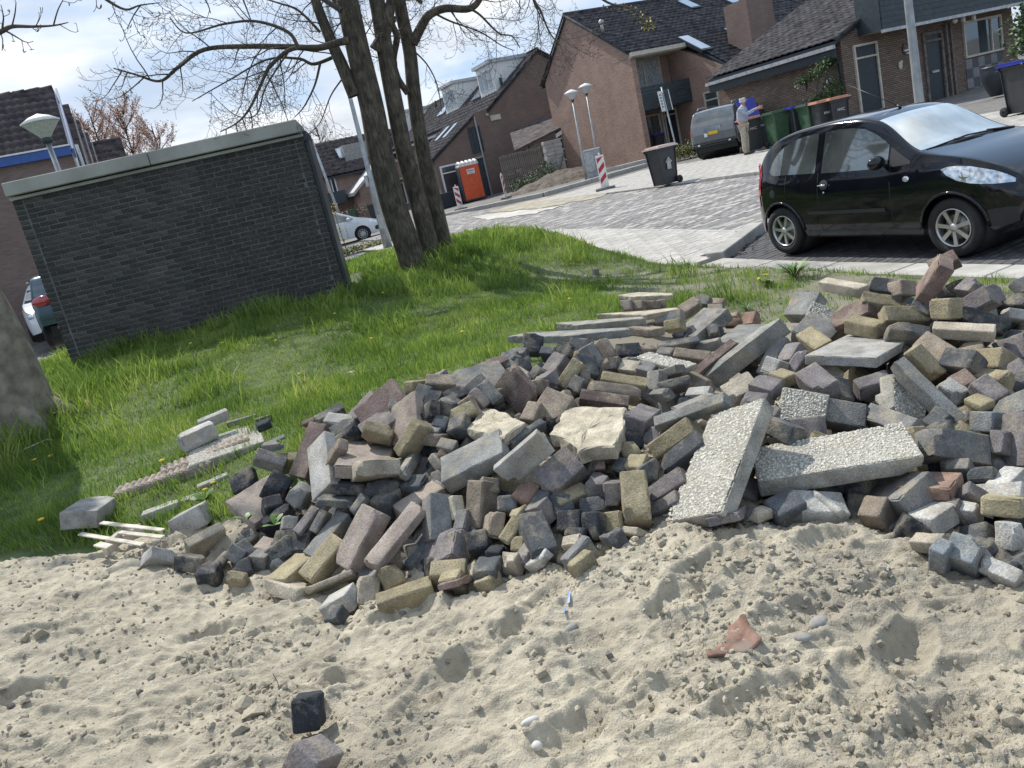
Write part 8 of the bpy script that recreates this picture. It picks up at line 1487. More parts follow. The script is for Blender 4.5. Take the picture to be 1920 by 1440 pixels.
# ------------------------------------------------------------------ trees
barkm = mat('bark', (.092, .078, .058), .95, .3, 7, 1.0, 26, detail=8)
Nb = barkm.node_tree.nodes; Kb = barkm.node_tree.links.new; bb = Nb['Principled BSDF']       # furrows run along the trunk
tcn = Nb.new('ShaderNodeTexCoord'); mpn = Nb.new('ShaderNodeMapping'); mpn.inputs['Scale'].default_value = (26, 26, 4.5); nz = Nb.new('ShaderNodeTexNoise'); nz.inputs['Scale'].default_value = 1.6; nz.inputs['Detail'].default_value = 6; nz.inputs['Distortion'].default_value = .6
Kb(tcn.outputs['Object'], mpn.inputs[0]); Kb(mpn.outputs[0], nz.inputs['Vector']); bp = Nb.new('ShaderNodeBump'); bp.inputs['Strength'].default_value = 1.0; bp.inputs['Distance'].default_value = .03; Kb(nz.outputs[0], bp.inputs['Height']); Kb(bp.outputs[0], bb.inputs['Normal'])
src = bb.inputs['Base Color'].links[0].from_socket; mrn = Nb.new('ShaderNodeMapRange'); mrn.inputs['From Min'].default_value = .35; mrn.inputs['From Max'].default_value = .6; mrn.inputs['To Min'].default_value = .5; mrn.inputs['To Max'].default_value = 1.25; hsn = Nb.new('ShaderNodeHueSaturation'); Kb(nz.outputs[0], mrn.inputs[0]); Kb(mrn.outputs[0], hsn.inputs['Value']); Kb(src, hsn.inputs['Color']); Kb(hsn.outputs[0], bb.inputs['Base Color'])
bark2 = mat('smooth_bark', (.20, .175, .135), .95, .28, 9, .6, 50); twigm = mat('twig_bark', (.075, .062, .05), .9, .2, 30)
budm = mat('buds', (.42, .36, .10), .8, .25, 60); bud2 = mat('brown_buds', (.12, .085, .05), .8, .25, 60)
def spline(P, k=6):
    P = [Vector(p) for p in P]; out = []
    for i in range(len(P)-1):
        a = P[max(0, i-1)]; b_ = P[i]; c = P[i+1]; d = P[min(len(P)-1, i+2)]
        for j in range(k): t = j/k; out.append(.5*((2*b_)+(c-a)*t+(2*a-5*b_+4*c-d)*t*t+(-a+3*b_-3*c+d)*t**3))
    out.append(P[-1]); return out
def limb(mb, P, r0, r1, n=10, k=6, flare=0):
    Q = spline(P, k); m = len(Q); rad = [r0+(r1-r0)*(i/(m-1)) for i in range(m)]
    if flare:
        for i in range(min(6, m)): rad[i] *= 1+flare*math.exp(-i*.9)
    mb.tube(Q, rad, n, cap=False); return Q, rad
rt = random.Random(11)
def twigs(mb, Q, rad, dens, ln, lvl, bmb, droop=.12, r0=None, updir=.55, spread=1.0, start=.15, ysq=.6):
    """side shoots hanging a little and then hooking upward, as on this tree"""
    m = len(Q); L_ = sum((Q[i+1]-Q[i]).length for i in range(m-1)); n_ = max(1, int(dens*L_))
    for s in range(n_):
        t = start+(1-start)*(s+rt.random())/n_; i = min(m-2, int(t*(m-1))); p = Q[i].lerp(Q[i+1], t*(m-1)-i); d = (Q[i+1]-Q[i]).normalized()
        side = Vector((rt.gauss(0, 1), rt.gauss(0, ysq), rt.gauss(0, .9)-.15)); side = (side-d*side.dot(d))
        if side.length < .1: continue
        side.normalize(); dr = (d*.7+side*spread).normalized(); l = ln*(.5+.9*rt.random())*(1.1-.5*t); k = 6 if lvl > 0 else 5; path = [p]; cur = p.copy(); v = dr.copy()
        for j in range(k):
            f = (j+1)/k; v = (v+Vector((rt.gauss(0, .10), rt.gauss(0, .08), rt.gauss(0, .08)-droop*(1-f)*2+updir*f*f))).normalized(); cur = cur+v*(l/k); path.append(cur.copy())
        r = r0 if r0 else max(.0035, rad[i]*.42); r = min(r, rad[i]*.8); rr = [r*(1-.75*j/k) for j in range(k+1)]; rr = [max(.0022, x) for x in rr]
        mb.tube(path, rr, 5 if lvl > 1 else (4 if lvl else 3), cap=False)
        if lvl > 0: twigs(mb, path, rr, dens*(1.5 if lvl > 1 else 2.3), l*.48, lvl-1, bmb, droop, None, updir, spread, .12, ysq)
        elif bmb is not None:
            for _ in range(rt.choice([0, 1, 1, 2])):
                q = path[-1]; mb2 = bmb; sz = rt.uniform(.006, .013); a = Vector((rt.gauss(0, 1), rt.gauss(0, 1), rt.gauss(.6, .6))).normalized(); mb2.tube([q, q+a*sz, q+a*sz*2.4], [.002, sz*.45, .001], 3, cap=False)
TY = 11.3
def tpt(px, py, dy=0): return Vector(aty(px, py, TY+dy))
base = tpt(792, 500); base.z = Tf(base.x, base.y); tr_ = thing('big_tree', 'tall bare tree of three dark trunks standing on the grass mound', 'tree', base)
def B(P): return [Vector(p)-base for p in P]
rows_ = [([(783, 520), (762, 455), (738, 385), (714, 290), (697, 200), (675, 110), (655, 20), (645, -40), (630, -200)], .20, .135, -.15), ([(818, 512), (800, 440), (782, 370), (757, 280), (741, 200), (726, 120), (712, 30), (700, -40), (690, -180)], .14, .10, .05), ([(838, 478), (822, 410), (802, 330), (785, 240), (775, 165), (768, 95), (752, 20), (740, -60), (735, -160)], .12, .08, .32)]
tm = []
for P, r0, r1, dy in rows_:
    mb = MB(); Q, rad = limb(mb, B([tpt(*p, dy) for p in P]), r0, r1, 18, 8, .22)
    V = np.array(mb.v); 
    mb.build('trunk', barkm, tr_); tm.append((Q, rad))
LB = [([(665, 180), (640, 120), (622, 80), (598, 20), (585, -20), (560, -90)], .095, .05, -.2), ([(705, 95), (722, 60), (730, 20), (745, -50)], .10, .06, .0), ([(774, 82), (790, 50), (805, 28), (835, 16), (880, 16), (902, -6), (925, -60)], .075, .04, .3),
      ([(765, 175), (745, 145), (738, 110), (744, 70), (735, 45), (738, 30)], .05, .045, .2), ([(690, 145), (668, 60), (640, 20), (610, -40)], .07, .05, .1),
      ([(655, 76), (633, 80), (595, 90), (547, 88), (467, 87), (383, 93), (333, 127), (300, 152), (255, 140), (213, 128)], .055, .008, -.7), ([(600, 88), (547, 92), (510, 120), (495, 145), (470, 200), (445, 230), (413, 247)], .034, .007, -.9),
      ([(640, 100), (590, 120), (560, 110), (500, 112), (430, 150), (360, 190)], .03, .006, .3), ([(560, 92), (540, 60), (480, 40), (420, 45), (350, 62), (318, 32)], .026, .006, -1.2), ([(640, 20), (600, -5), (540, -40), (460, -70)], .04, .012, -.5),
      ([(600, 60), (560, 20), (520, 5), (470, -10)], .022, .008, .6), ([(880, 16), (900, 28), (935, 62), (960, 68), (975, 90)], .02, .006, .2), ([(815, 25), (845, 40), (900, 60), (940, 85), (965, 95)], .018, .005, .7), ([(790, 5), (780, -20), (900, -40), (980, -20), (1010, 15), (1030, 60), (1050, 85)], .03, .007, -.4),
      ([(770, 90), (800, 120), (820, 160), (828, 210)], .014, .005, .5), ([(600, 120), (590, 160), (570, 200), (552, 220)], .018, .005, -.3), ([(640, 150), (620, 180), (600, 230), (575, 255)], .012, .004, -.6), ([(925, -60), (960, -40), (1000, -30), (1040, -10)], .03, .01, .2), ([(547, 88), (500, 160), (480, 215), (440, 215), (390, 170)], .014, .004, .2)]
bmb = MB(); tw = MB()
for P, r0, r1, dy in LB:
    mb = MB(); Q, rad = limb(mb, B([tpt(*p, dy) for p in P]), r0, r1, 8, 6); mb.build('limb', barkm if r0 > .045 else twigm, tr_)
    twigs(tw, Q, rad, 5.0, 1.0 if r0 > .02 else .7, 2, bmb, r0=.010 if r0 > .03 else None, start=.25)
tw.build('twigs', twigm, tr_, kind='stuff'); bmb.build('buds', bud2, tr_, kind='stuff')
# hanging sprig with opening yellow leaves, above the big roof
sp = MB(); lf = MB(); Q, rad = limb(sp, B([tpt(1010, -60, -2), tpt(1090, -30, -2), tpt(1140, 5, -2.2), tpt(1180, 15, -2.3), tpt(1205, 38, -2.3), tpt(1224, 50, -2.3)]), .02, .004, 5); sp.build('sprig', twigm, tr_)
for i, q in enumerate(Q[10:]):
    for _ in range(7 if i > 6 else 3):
        a = Vector((rt.gauss(0, 1), rt.gauss(0, 1), rt.gauss(-.2, .8))).normalized(); c = q+a*rt.uniform(.01, .07); b_ = a.cross(Vector((0, 0, 1))).normalized()*.012; l = rt.uniform(.02, .045); lf.raw([c, c+a*l*.5+b_, c+a*l, c+a*l*.5-b_], [(0, 1, 2, 3)])
lf.build('young_leaves', budm, tr_, kind='stuff')
# thick trunk at the left edge and its twigs hanging into the sky
bx = aty(18, 790, 6.9); bx[2] = Tf(bx[0], bx[1])-.05; lt = thing('left_tree', 'thick pale-barked tree leaning out of the left edge of the picture', 'tree', bx)
Bl = lambda P: [Vector(p)-Vector(bx) for p in P]
mb = MB(); Q, rad = limb(mb, Bl([aty(22, 800, 6.9), aty(-2, 730, 6.9), aty(-40, 640, 6.9), aty(-98, 520, 6.9), aty(-150, 330, 6.9), aty(-260, 80, 6.9), aty(-300, -100, 6.9)]), .40, .26, 26, 8, .35); mb.build('trunk', bark2, lt)
mb = MB()
for k in range(5): a = -1.4+k*.75; p0 = Q[1]; mb.tube([p0+Vector((math.cos(a)*.25, math.sin(a)*.25, .12)), p0+Vector((math.cos(a)*.46, math.sin(a)*.46, -.02)), p0+Vector((math.cos(a)*.7, math.sin(a)*.7, -.16))], [.15, .10, .03], 10)
mb.build('root', bark2, lt)
tw = MB(); bmb = MB(); bl_ = MB()
for P, r0, d in (([(-260, 80), (-120, 90), (-40, 75), (0, 60), (22, 50), (60, 50), (100, 48), (128, 42)], .03, 5.8), ([(22, 50), (28, 25), (30, 5)], .006, 5.8), ([(100, 48), (108, 20), (118, 0)], .006, 5.8), ([(0, 60), (5, 75), (4, 95)], .004, 5.8), ([(-250, -60), (0, -60), (160, -30), (200, 0), (235, 18), (262, 10), (300, 5)], .02, 5.8), ([(262, 12), (250, 30), (238, 55)], .005, 5.8), ([(350, -40), (385, 0), (395, 25)], .008, 5.8), ([(440, -40), (460, 10), (475, 50)], .008, 5.8)):
    Q, rad = limb(tw, Bl([aty(*p, d) for p in P]), r0, .003, 5, 4); twigs(tw, Q[len(Q)//3:], rad[len(Q)//3:], 9, .16, 1, bmb, start=.0)
tw.build('hanging_twigs', twigm, lt, kind='stuff')
for v in range(0): pass
bmb.build('buds', bud2, lt, kind='stuff')
# budding trees behind the shed, bare trees behind the terrace
budpink = mat('pinkish_buds', (.62, .43, .34), .9, .25, 3)
def backtree(px, py_top, py_base, d, w, label, m, n=1, dens=1.0, name='budding_tree'):
    b0 = zr(px, py_base, d); b0[2] = G(b0[0], b0[1]); top = onpl(px-6, py_top, b0, (0, 1)); Hh = top[2]-b0[2]; o = thing(name, label, 'tree', b0); mb = MB(); tw = MB(); bl = MB()
    r2 = random.Random(int(px)); trunk = [(0, 0, 0), (.1, 0, Hh*.3), (0, .1, Hh*.6), (.05, 0, Hh*.95)]; Q, rad = limb(mb, trunk, Hh*.014, Hh*.003, 7); mb.build('trunk', twigm, o)
    for k in range(int(70*dens)):
        t = .15+.83*(k/(70*dens)); i = min(len(Q)-2, int(t*(len(Q)-1))); p = Q[i]; a = r2.uniform(0, 6.28); l = w*(1.15-t*.7)*r2.uniform(.6, 1.15); path = [p]
        v = Vector((math.cos(a), math.sin(a)*.7, .55)).normalized(); cur = p.copy()
        for j in range(5): v = (v+Vector((r2.gauss(0, .1), r2.gauss(0, .1), .17))).normalized(); cur = cur+v*l/5; path.append(cur.copy())
        rr = [max(.008, Hh*.0035*(1-j/6)) for j in range(6)]; tw.tube(path, rr, 4, cap=False)
        for s in range(int(18*dens)):
            i2 = r2.randrange(1, 5); q = path[i2].lerp(path[i2+1] if i2 < 5 else path[5], r2.random()); vv = (v+Vector((r2.gauss(0, .6), r2.gauss(0, .6), r2.gauss(.35, .4)))).normalized(); e = q+vv*l*r2.uniform(.15, .42); tw.tube([q, (q+e)/2+Vector((r2.gauss(0, .03), 0, 0)), e], [.009, .008, .005], 3, cap=False)
            if m:
                for _ in range(9):
                    c = q.lerp(e, r2.random())+Vector((r2.gauss(0, .07), r2.gauss(0, .07), r2.gauss(0, .07))); u_ = Vector((r2.gauss(0, 1), r2.gauss(0, 1), r2.gauss(0, 1))).normalized(); w_ = u_.orthogonal().normalized(); z = r2.uniform(.02, .055); bl.raw([c+u_*z, c+w_*z*.7, c-u_*z, c-w_*z*.7], [(0, 1, 2, 3)])
    tw.build('branches', twigm, o, kind='stuff')
    if m: bl.build('opening_buds', m, o, kind='stuff')
    return o
backtree(205, 192, 330, 40, 3.1, 'pinkish budding tree, left one behind the shed roof', budpink); backtree(262, 182, 330, 41, 3.3, 'pinkish budding tree, middle one behind the shed roof', budpink); backtree(312, 215, 330, 43, 2.8, 'pinkish budding tree, rightmost behind the shed roof', budpink, dens=.9)
backtree(165, 235, 330, 46, 2.2, 'small pinkish budding tree next to the stepped roofs', budpink, dens=.7)
backtree(634, 222, 390, 90, 4.2, 'bare tree showing above the distant terrace roof', None, name='bare_tree'); backtree(600, 262, 390, 95, 2.6, 'smaller bare tree at the left end of the distant roof', None, name='bare_tree', dens=.6)
# ------------------------------------------------------------------ plants
def leafm(nm, c): m = mat(nm, c, .6, .3, 8); return m
lg = leafm('green_leaves', (.055, .10, .03)); lg2 = leafm('dark_leaves', (.03, .065, .025)); ly = leafm('yellow_green_leaves', (.20, .19, .04))
def leaves(o, name, pts, n, sz, m, r2, flat=.0, kind='stuff', stretch=1.6):
    mb = MB()
    for _ in range(n):
        c0, rad = pts[r2.randrange(len(pts))]; c = Vector(c0)+Vector((r2.gauss(0, .5)*rad[0], r2.gauss(0, .5)*rad[1], r2.gauss(0, .5)*rad[2])); u_ = Vector((r2.gauss(0, 1), r2.gauss(0, 1), r2.gauss(0, .7))).normalized(); w_ = u_.cross(Vector((r2.gauss(0, .4), r2.gauss(0, .4), 1))).normalized(); z = sz*r2.uniform(.6, 1.3)
        mb.raw([c, c+u_*z*.5+w_*z*.5/stretch, c+u_*z, c+u_*z*.5-w_*z*.5/stretch], [(0, 1, 2), (0, 2, 3)])
    return mb.build(name, m, o, kind=kind)
rl = random.Random(5)
p = zr(1555, 205, 24.6); p[2] = G(p[0], p[1]); o = thing('climbing_plant', 'leafy climbing shrub on the brick side wall above the orange-lidded bins', 'climbing plant', p); mb = MB()
L0 = lambda px, py, dd=24.7: Vector(zr(px, py, dd))-Vector(p)
for P in ([(1512, 205), (1513, 160), (1505, 150)], [(1530, 205), (1532, 160), (1545, 130)], [(1565, 210), (1560, 170), (1548, 135)], [(1530, 205), (1548, 150), (1560, 120)]): mb.tube([L0(*q) for q in P], [.04, .03, .015], 6)
mb.build('stem', twigm, o)
leaves(o, 'leaves', [(L0(1545, 125), (.34, .2, .2)), (L0(1555, 118), (.25, .15, .15)), (L0(1525, 140), (.28, .2, .16)), (L0(1506, 152), (.22, .2, .12)), (L0(1560, 160), (.3, .2, .3)), (L0(1545, 185), (.4, .2, .25)), (L0(1568, 180), (.3, .2, .3)), (L0(1530, 190), (.25, .2, .2))], 2400, .085, lg, rl)
p = zr(1925, 90, 13); p[2] = G(p[0], p[1]); o = thing('leafy_shrub_tree', 'glossy green shrub tree cut off by the right edge', 'shrub', p); mb = MB(); mb.tube([(0.1, 0, 0), (.1, 0, 1.6), Vector(zr(1950, 40, 13))-Vector(p)], [.06, .05, .03], 8); mb.build('stem', twigm, o)
leaves(o, 'leaves', [(Vector(zr(a, b_, 13))-Vector(p), (.2, .3, .2)) for a, b_ in ((1915, 55), (1930, 25), (1945, 75), (1918, 85), (1950, 40), (1960, 10))], 1500, .085, lg, rl)
# hedge, far bed, bank plants
p0 = zr(1265, 312, 31); p1 = zr(1330, 290, 30); p0[2] = G(p0[0], p0[1]); o = thing('hedge', 'low yellowish hedge between the lone bin and the grey suv', 'hedge', p0); pts = []
for k in range(9): t = k/8; q = Vector(p0).lerp(Vector(p1), t)-Vector(p0); q.z = .25; pts.append((q, (.35, .4, .28)))
leaves(o, 'leaves', pts, 3600, .06, ly, rl); leaves(o, 'inner_leaves', pts, 1400, .07, lg2, rl)
p0 = zr(1005, 348, 39); p0[2] = G(p0[0], p0[1]); o = thing('green_bush', 'dark green bushes in front of the wooden fence', 'bush', p0); leaves(o, 'leaves', [((0, 0, .4), (.8, .5, .4)), ((.8, .2, .6), (.5, .4, .5)), ((-.7, 0, .3), (.5, .4, .3))], 2200, .09, lg, rl)
p0 = zr(655, 462, 27.5); p0[2] = G(p0[0], p0[1]); o = thing('planting_strip', 'low green and yellow plants between the white car and the pavement', 'plants', p0); pts = [((x, .25*x*.3, .1), (.35, .5, .12)) for x in np.linspace(-1.4, 1.2, 8)]; leaves(o, 'leaves', pts, 2600, .07, ly, rl); leaves(o, 'low_leaves', pts, 1600, .07, lg, rl)
p0 = zr(646, 455, 27); p0[2] = G(p0[0], p0[1]); o = thing('sapling', 'thin young sapling with yellow leaves in front of the white car', 'sapling', p0); t_ = onpl(622, 382, p0, (0, 1)); d_ = Vector(t_-p0); mb = MB(); mb.tube([(0, 0, 0), d_*.5, d_], [.015, .012, .006], 5); mb.build('stem', twigm, o); leaves(o, 'leaves', [(d_*.95, (.14, .1, .16)), (d_*.8, (.10, .1, .1)), (d_*.5, (.08, .08, .12)), (d_*.3, (.08, .08, .1))], 170, .07, budm, rl)
for px, py, d, w, hh, lab in ((672, 390, 58, 1.4, 1.3, 'brown garden shrub before the distant porch'), (640, 385, 56, 1.0, 1.1, 'bare brownish shrub left of the distant porch')):
    p0 = zr(px, py, d); p0[2] = G(p0[0], p0[1]); o = thing('garden_shrub', lab, 'shrub', p0); leaves(o, 'leaves', [((0, 0, hh*.5), (w*.5, .5, hh*.5))], 700, .1, leafm('brown_leaves', (.10, .085, .045)), rl)
# soil heap beside the gable
soilm = mat('soil', (.12, .10, .08), .95, .25, 5, .6, 40); p0 = gp(1062, 338); 
def heapz(x, y): d = np.sqrt(((x-p0[0]+.2)/3.0)**2+((y-p0[1])/1.6)**2); return G(x, y)-.05+.6*np.clip(1-d**1.4, -.2, 1)+.10*fbm(x*1.5, y*1.5, 4, 150)
V, F = grid_mesh(np.arange(p0[0]-4, p0[0]+3.4, .09), np.arange(p0[1]-2, p0[1]+2.2, .09), heapz); o = npmesh('soil_heap', V, F, soilm, smooth_=False); tag(o, 'heap of grey-brown soil against the gable wall foot behind the lamps', 'soil heap')
# sand swept over the far road edge
def strip(name, pts, m, lift, label=None):
    P = [gp(*q) for q in pts]; mb = MB(); c = sum((Vector(p) for p in P), Vector())/len(P); ring = []
    for i in range(len(P)):
        a, b_ = Vector(P[i]), Vector(P[(i+1) % len(P)]); n_ = 8
        for j in range(n_): q = a.lerp(b_, j/n_)+Vector((random.uniform(-.12, .12), random.uniform(-.25, .25), 0)); q.z = G(q.x, q.y)+lift; ring.append(q)
    ring.append(Vector((c.x, c.y, G(c.x, c.y)+lift))); n_ = len(ring)-1; mb.raw(ring, [(j, (j+1) % n_, n_) for j in range(n_)]); o = mb.build(name, m); o['kind'] = 'structure'; return o
strip('sand_layer', [(905, 400), (960, 385), (1060, 362), (1130, 350), (1210, 322), (1190, 338), (1120, 372), (1000, 392)], mat('thin_sand', (.31, .28, .215), .95, .2, 3), .012)
strip('sand_layer', [(880, 408), (960, 398), (1060, 385), (1000, 402), (920, 412)], mat('pale_sand', (.46, .44, .40), .95, .12, 3), .016)

# ------------------------------------------------------------------ small things on the lawn and in the sand
def onT(px, py): p = tp(px, py); p[2] = float(lawn_z(np.array([p[0]]), np.array([p[1]]))[0]); return p
p = onT(425, 838); o = thing('gravel_slab', 'pebbled paving slab sunk in the grass under the two cinder blocks', 'slab', p, R(20)); mb = MB(); mb.box((0, 0, .0), (.46, .56, .06), bev=.006); mb.build('slab', SM['C'], o); pb = thing; 
pe = pebbles(o, (.46, .56, .06), 2, 1, 2600); pe.location = (0, 0, .0)
def ridged(p0, p1, n, label, grp):
    a, b_ = onT(*p0), onT(*p1); d = (b_-a); L_ = np.linalg.norm(d[:2]); o = thing('edging_tile', label, 'edging', a, math.atan2(d[1], d[0]), grp); mb = MB(); s = L_/n; m = MB()
    m.box((L_/2, 0, .0), (L_, .16, .05)); ob = m.build('strip', SM['N'], o); o.rotation_euler = (0, -math.atan2(d[2], L_), o.rotation_euler.z); rm = MB(); rm.box((0, 0, 0), (s*.9, .165, .045), bev=min(.014, s*.3)); me = rm.mesh('ridge'); me.materials.append(SM['N'])
    for k in range(n): q = bpy.data.objects.new('ridge', me); COL.objects.link(q); q.parent = o; q.location = (s*(k+.5), random.uniform(-.004, .004), .022); q.rotation_euler = (0, 0, .12)
ridged((305, 893), (470, 828), 14, 'upper ridged pinkish edging strip along the pebbled slab in the grass', 'ridged edging strips'); ridged((220, 930), (403, 870), 15, 'lower ridged pinkish edging strip ending at the square concrete block', 'ridged edging strips')
for px, py, d, rz, k, nm, lab in ((497, 797, (.11, .06, .06), .5, 'D', 'paving_block', 'small dark block lying alone in the grass above the heap'), (455, 792, (.22, .08, .04), .4, 'G', 'broken_tile', 'flat grey broken tile behind the cinder blocks'), (660, 697, (.10, .06, .015), -.3, 'L', 'tile_chip', 'pale chip of tile lying on the grass above the red slab'),
    (122, 856, (.10, .05, .008), .3, 'W', 'pale_scrap', 'flat pale scrap lying on the grass at the left'), (515, 830, (.14, .04, .02), .4, 'b', 'broken_tile', 'narrow blue-grey tile bit in the grass'), (400, 905, (.18, .05, .025), .35, 'W', 'broken_tile', 'flat pale concrete bit below the ridged strips'), (360, 935, (.12, .06, .02), .3, 'W', 'broken_tile', 'flat pale bit near the dandelions'), (305, 965, (.20, .10, .05), .3, 'W', 'broken_concrete', 'flat broken concrete piece left of the notched block'),
    (1118, 515, (.07, .07, .08), .3, 'P', 'paving_block', 'single small purple-grey block standing in the grass near the pavement'), (1283, 503, (.14, .08, .05), .2, 'D', 'paving_block', 'low dark stone at the pavement edge above the dirt')):
    q = onT(px, py); me, _, _ = stone_mesh(d, .002, .006, int(px)); me.materials.append(SM[k]); o = bpy.data.objects.new(nm, me); COL.objects.link(o); o.location = (q[0], q[1], q[2]+d[2]/2-.005); o.rotation_euler = (rt.gauss(0, .08), rt.gauss(0, .08), rz); tag(o, lab, 'stone')
# the pale flat tile at the heap's upper left
p = onT(560, 780)
# broken pallet: planks nailed on two blocks
pc = zr(240, 1012, 3.75); pc[2] = float(sand_z(np.array([pc[0]]), np.array([pc[1]]))[0]); o = thing('broken_pallet', 'broken piece of pallet with pale planks on wooden blocks at the sand edge', 'pallet', pc)
def plank(a, b_, w, th, nm='plank', m=M_['pallet']):
    a = Vector(a)-Vector(pc); b_ = Vector(b_)-Vector(pc); d = b_-a; M3 = d.to_track_quat('X', 'Z').to_matrix(); mb = MB(); mb.box((a+b_)/2, (d.length, w, th), M=M3, bev=.002); return mb.build(nm, m, o)
def pz(px, py, h): q = tp(px, py); q[2] = float(sand_z(np.array([q[0]]), np.array([q[1]]))[0])+h; return q
def hz(px, py, z): r = ray(px, py); return O+r*((z-H)/r[2])
Z0 = float(pc[2])
plank(hz(190, 980, Z0+.10), hz(306, 994, Z0+.08), .028, .008); plank(hz(224, 998, Z0+.09), hz(306, 1007, Z0+.07), .028, .008); plank(hz(150, 1001, Z0+.10), hz(268, 1021, Z0+.07), .028, .008); plank(hz(182, 1020, Z0+.085), hz(206, 1026, Z0+.08), .04, .010)
plank(hz(196, 1032, Z0+.035), hz(240, 994, Z0+.045), .03, .06, 'bearer'); plank(hz(236, 1012, Z0+.04), hz(262, 990, Z0+.04), .03, .05, 'bearer')
# curved shard of roof tile
p = tp(1385, 1255); p[2] = float(sand_z(np.array([p[0]]), np.array([p[1]]))[0]); o = thing('tile_shard', 'broken curved orange clay roof tile shard lying in the sand', 'tile shard', p+np.array([0, 0, .012]), R(12))
out_ = [(-.078, -.012), (-.03, -.022), (.02, -.040), (.055, -.038), (.056, .02), (.074, .058), (.045, .056), (.022, .066), (.006, .040), (-.02, .022), (-.05, .012), (-.072, .012)]
mb = MB(); n_ = len(out_); zf = lambda x, y: .34*(x-.0)**2*4+.10*y+.02*math.exp(-((x-.06)/.02)**2)
dense = []
for i in range(n_):
    a, b_ = out_[i], out_[(i+1) % n_]
    for j in range(4): t = j/4; dense.append((a[0]+(b_[0]-a[0])*t+random.uniform(-.001, .001), a[1]+(b_[1]-a[1])*t+random.uniform(-.001, .001)))
cx_, cy_ = .015, .0; vs = []; ks = (1.0, .75, .5, .25)
for k in ks: vs += [(cx_+(x-cx_)*k, cy_+(y-cy_)*k, zf(cx_+(x-cx_)*k, cy_+(y-cy_)*k)) for x, y in dense]
nd = len(dense); vs.append((cx_, cy_, zf(cx_, cy_))); fs = [(l*nd+j, l*nd+(j+1) % nd, (l+1)*nd+(j+1) % nd, (l+1)*nd+j) for l in range(3) for j in range(nd)]+[(3*nd+j, 3*nd+(j+1) % nd, 4*nd) for j in range(nd)]
mb.raw(vs, fs, 0, True); ob = mb.build('shard', mat('terracotta', (.20, .115, .085), .85, .4, 25, .3, 120, dust=.9, dustcol=(.20, .18, .15)), o); sm_ = ob.modifiers.new('s', 'SOLIDIFY'); sm_.thickness = .007
def pebble(px, py, r, col, lab, rz=0):
    p = tp(px, py); z = float(sand_z(np.array([p[0]]), np.array([p[1]]))[0]); mb = MB(); mb.ell((0, 0, 0), r, 16, 10); me = mb.mesh('pebble'); V = np.array(mb.v); V += V*(.10*fbm(V[:, 0]*40, V[:, 1]*40+V[:, 2]*30, 2, int(px)))[:, None]; me.vertices.foreach_set('co', V.astype(np.float32).ravel()); me.materials.append(col); o = bpy.data.objects.new('pebble', me); COL.objects.link(o); o.location = (p[0], p[1], z+r[2]*.4); o.rotation_euler = (0, 0, rz); tag(o, lab, 'pebble')
wp = mat('white_pebble', (.50, .49, .46), .6, .1, 60, .1); gp_ = mat('grey_pebble', (.26, .25, .235), .8, .15, 40, .2)
pebble(1005, 1398, (.024, .010, .009), wp, 'white oblong pebble near the bottom edge of the sand', .3); pebble(1075, 1205, (.028, .013, .012), gp_, 'oblong grey pebble in the sand beside the blue scrap', .7); pebble(1512, 1240, (.022, .015, .010), gp_, 'flat grey pebble right of the clay tile shard', -.3); pebble(855, 1125, (.014, .014, .012), gp_, 'round grey pebble close under the heap'); pebble(1015, 1432, (.014, .013, .011), wp, 'round whitish pebble cut by the bottom edge'); pebble(1540, 1205, (.03, .02, .014), gp_, 'sandy grey stone above the clay tile shard', .6)
p = tp(1072, 1160); p[2] = float(sand_z(np.array([p[0]]), np.array([p[1]]))[0]); mb = MB(); mb.prism([(-.004, -.03, .004), (.006, -.03, .006), (.016, .03, .012), (.006, .032, .004)], (0, 0, -.002)); mb.prism([(-.022, -.075, .003), (-.016, -.075, .005), (-.006, -.045, .006), (-.014, -.045, .003)], (0, 0, -.002)); o = mb.build('plastic_scrap', mat('blue_plastic', (.16, .24, .45), .4, .2, 80)); o.location = p; tag(o, 'scrap of pale blue plastic poking out of the sand', 'plastic scrap')
p = tp(533, 1320); p[2] = float(sand_z(np.array([p[0]]), np.array([p[1]]))[0]); mb = MB(); mb.tube([(0, 0, -.005), (.002, 0, .03), (-.003, 0, .06)], .0012, 4); o = mb.build('twig', twigm); o.location = p; tag(o, 'thin dry twig standing upright in the sand', 'twig')
p = onT(62, 850); mb = MB(); mb.tube([(-.10, -.05, .03), (0, 0, .05), (.10, .07, .06), (.15, .065, .05)], .006, 5); o = mb.build('stick', M_['pallet']); o.location = p; tag(o, 'pale broken stick lying on the lawn at the left', 'stick')
# pipe fragment on the notched slab, at the foot of the level pebbled slab
a = zr(1525, 925, 2.62); b_ = zr(1580, 965, 2.52); mb = MB(); P = [Vector(a).lerp(Vector(b_), t/6) for t in range(7)]; c0 = P[3].copy(); mb.tube([q-c0 for q in P], [.014, .0145, .014, .0125, .015, .0145, .014], 12); o = mb.build('concrete_pipe_piece', SM['W']); o.location = c0; tag(o, 'thin round concrete rod lying on a slab below the level pebbled slab', 'rod')
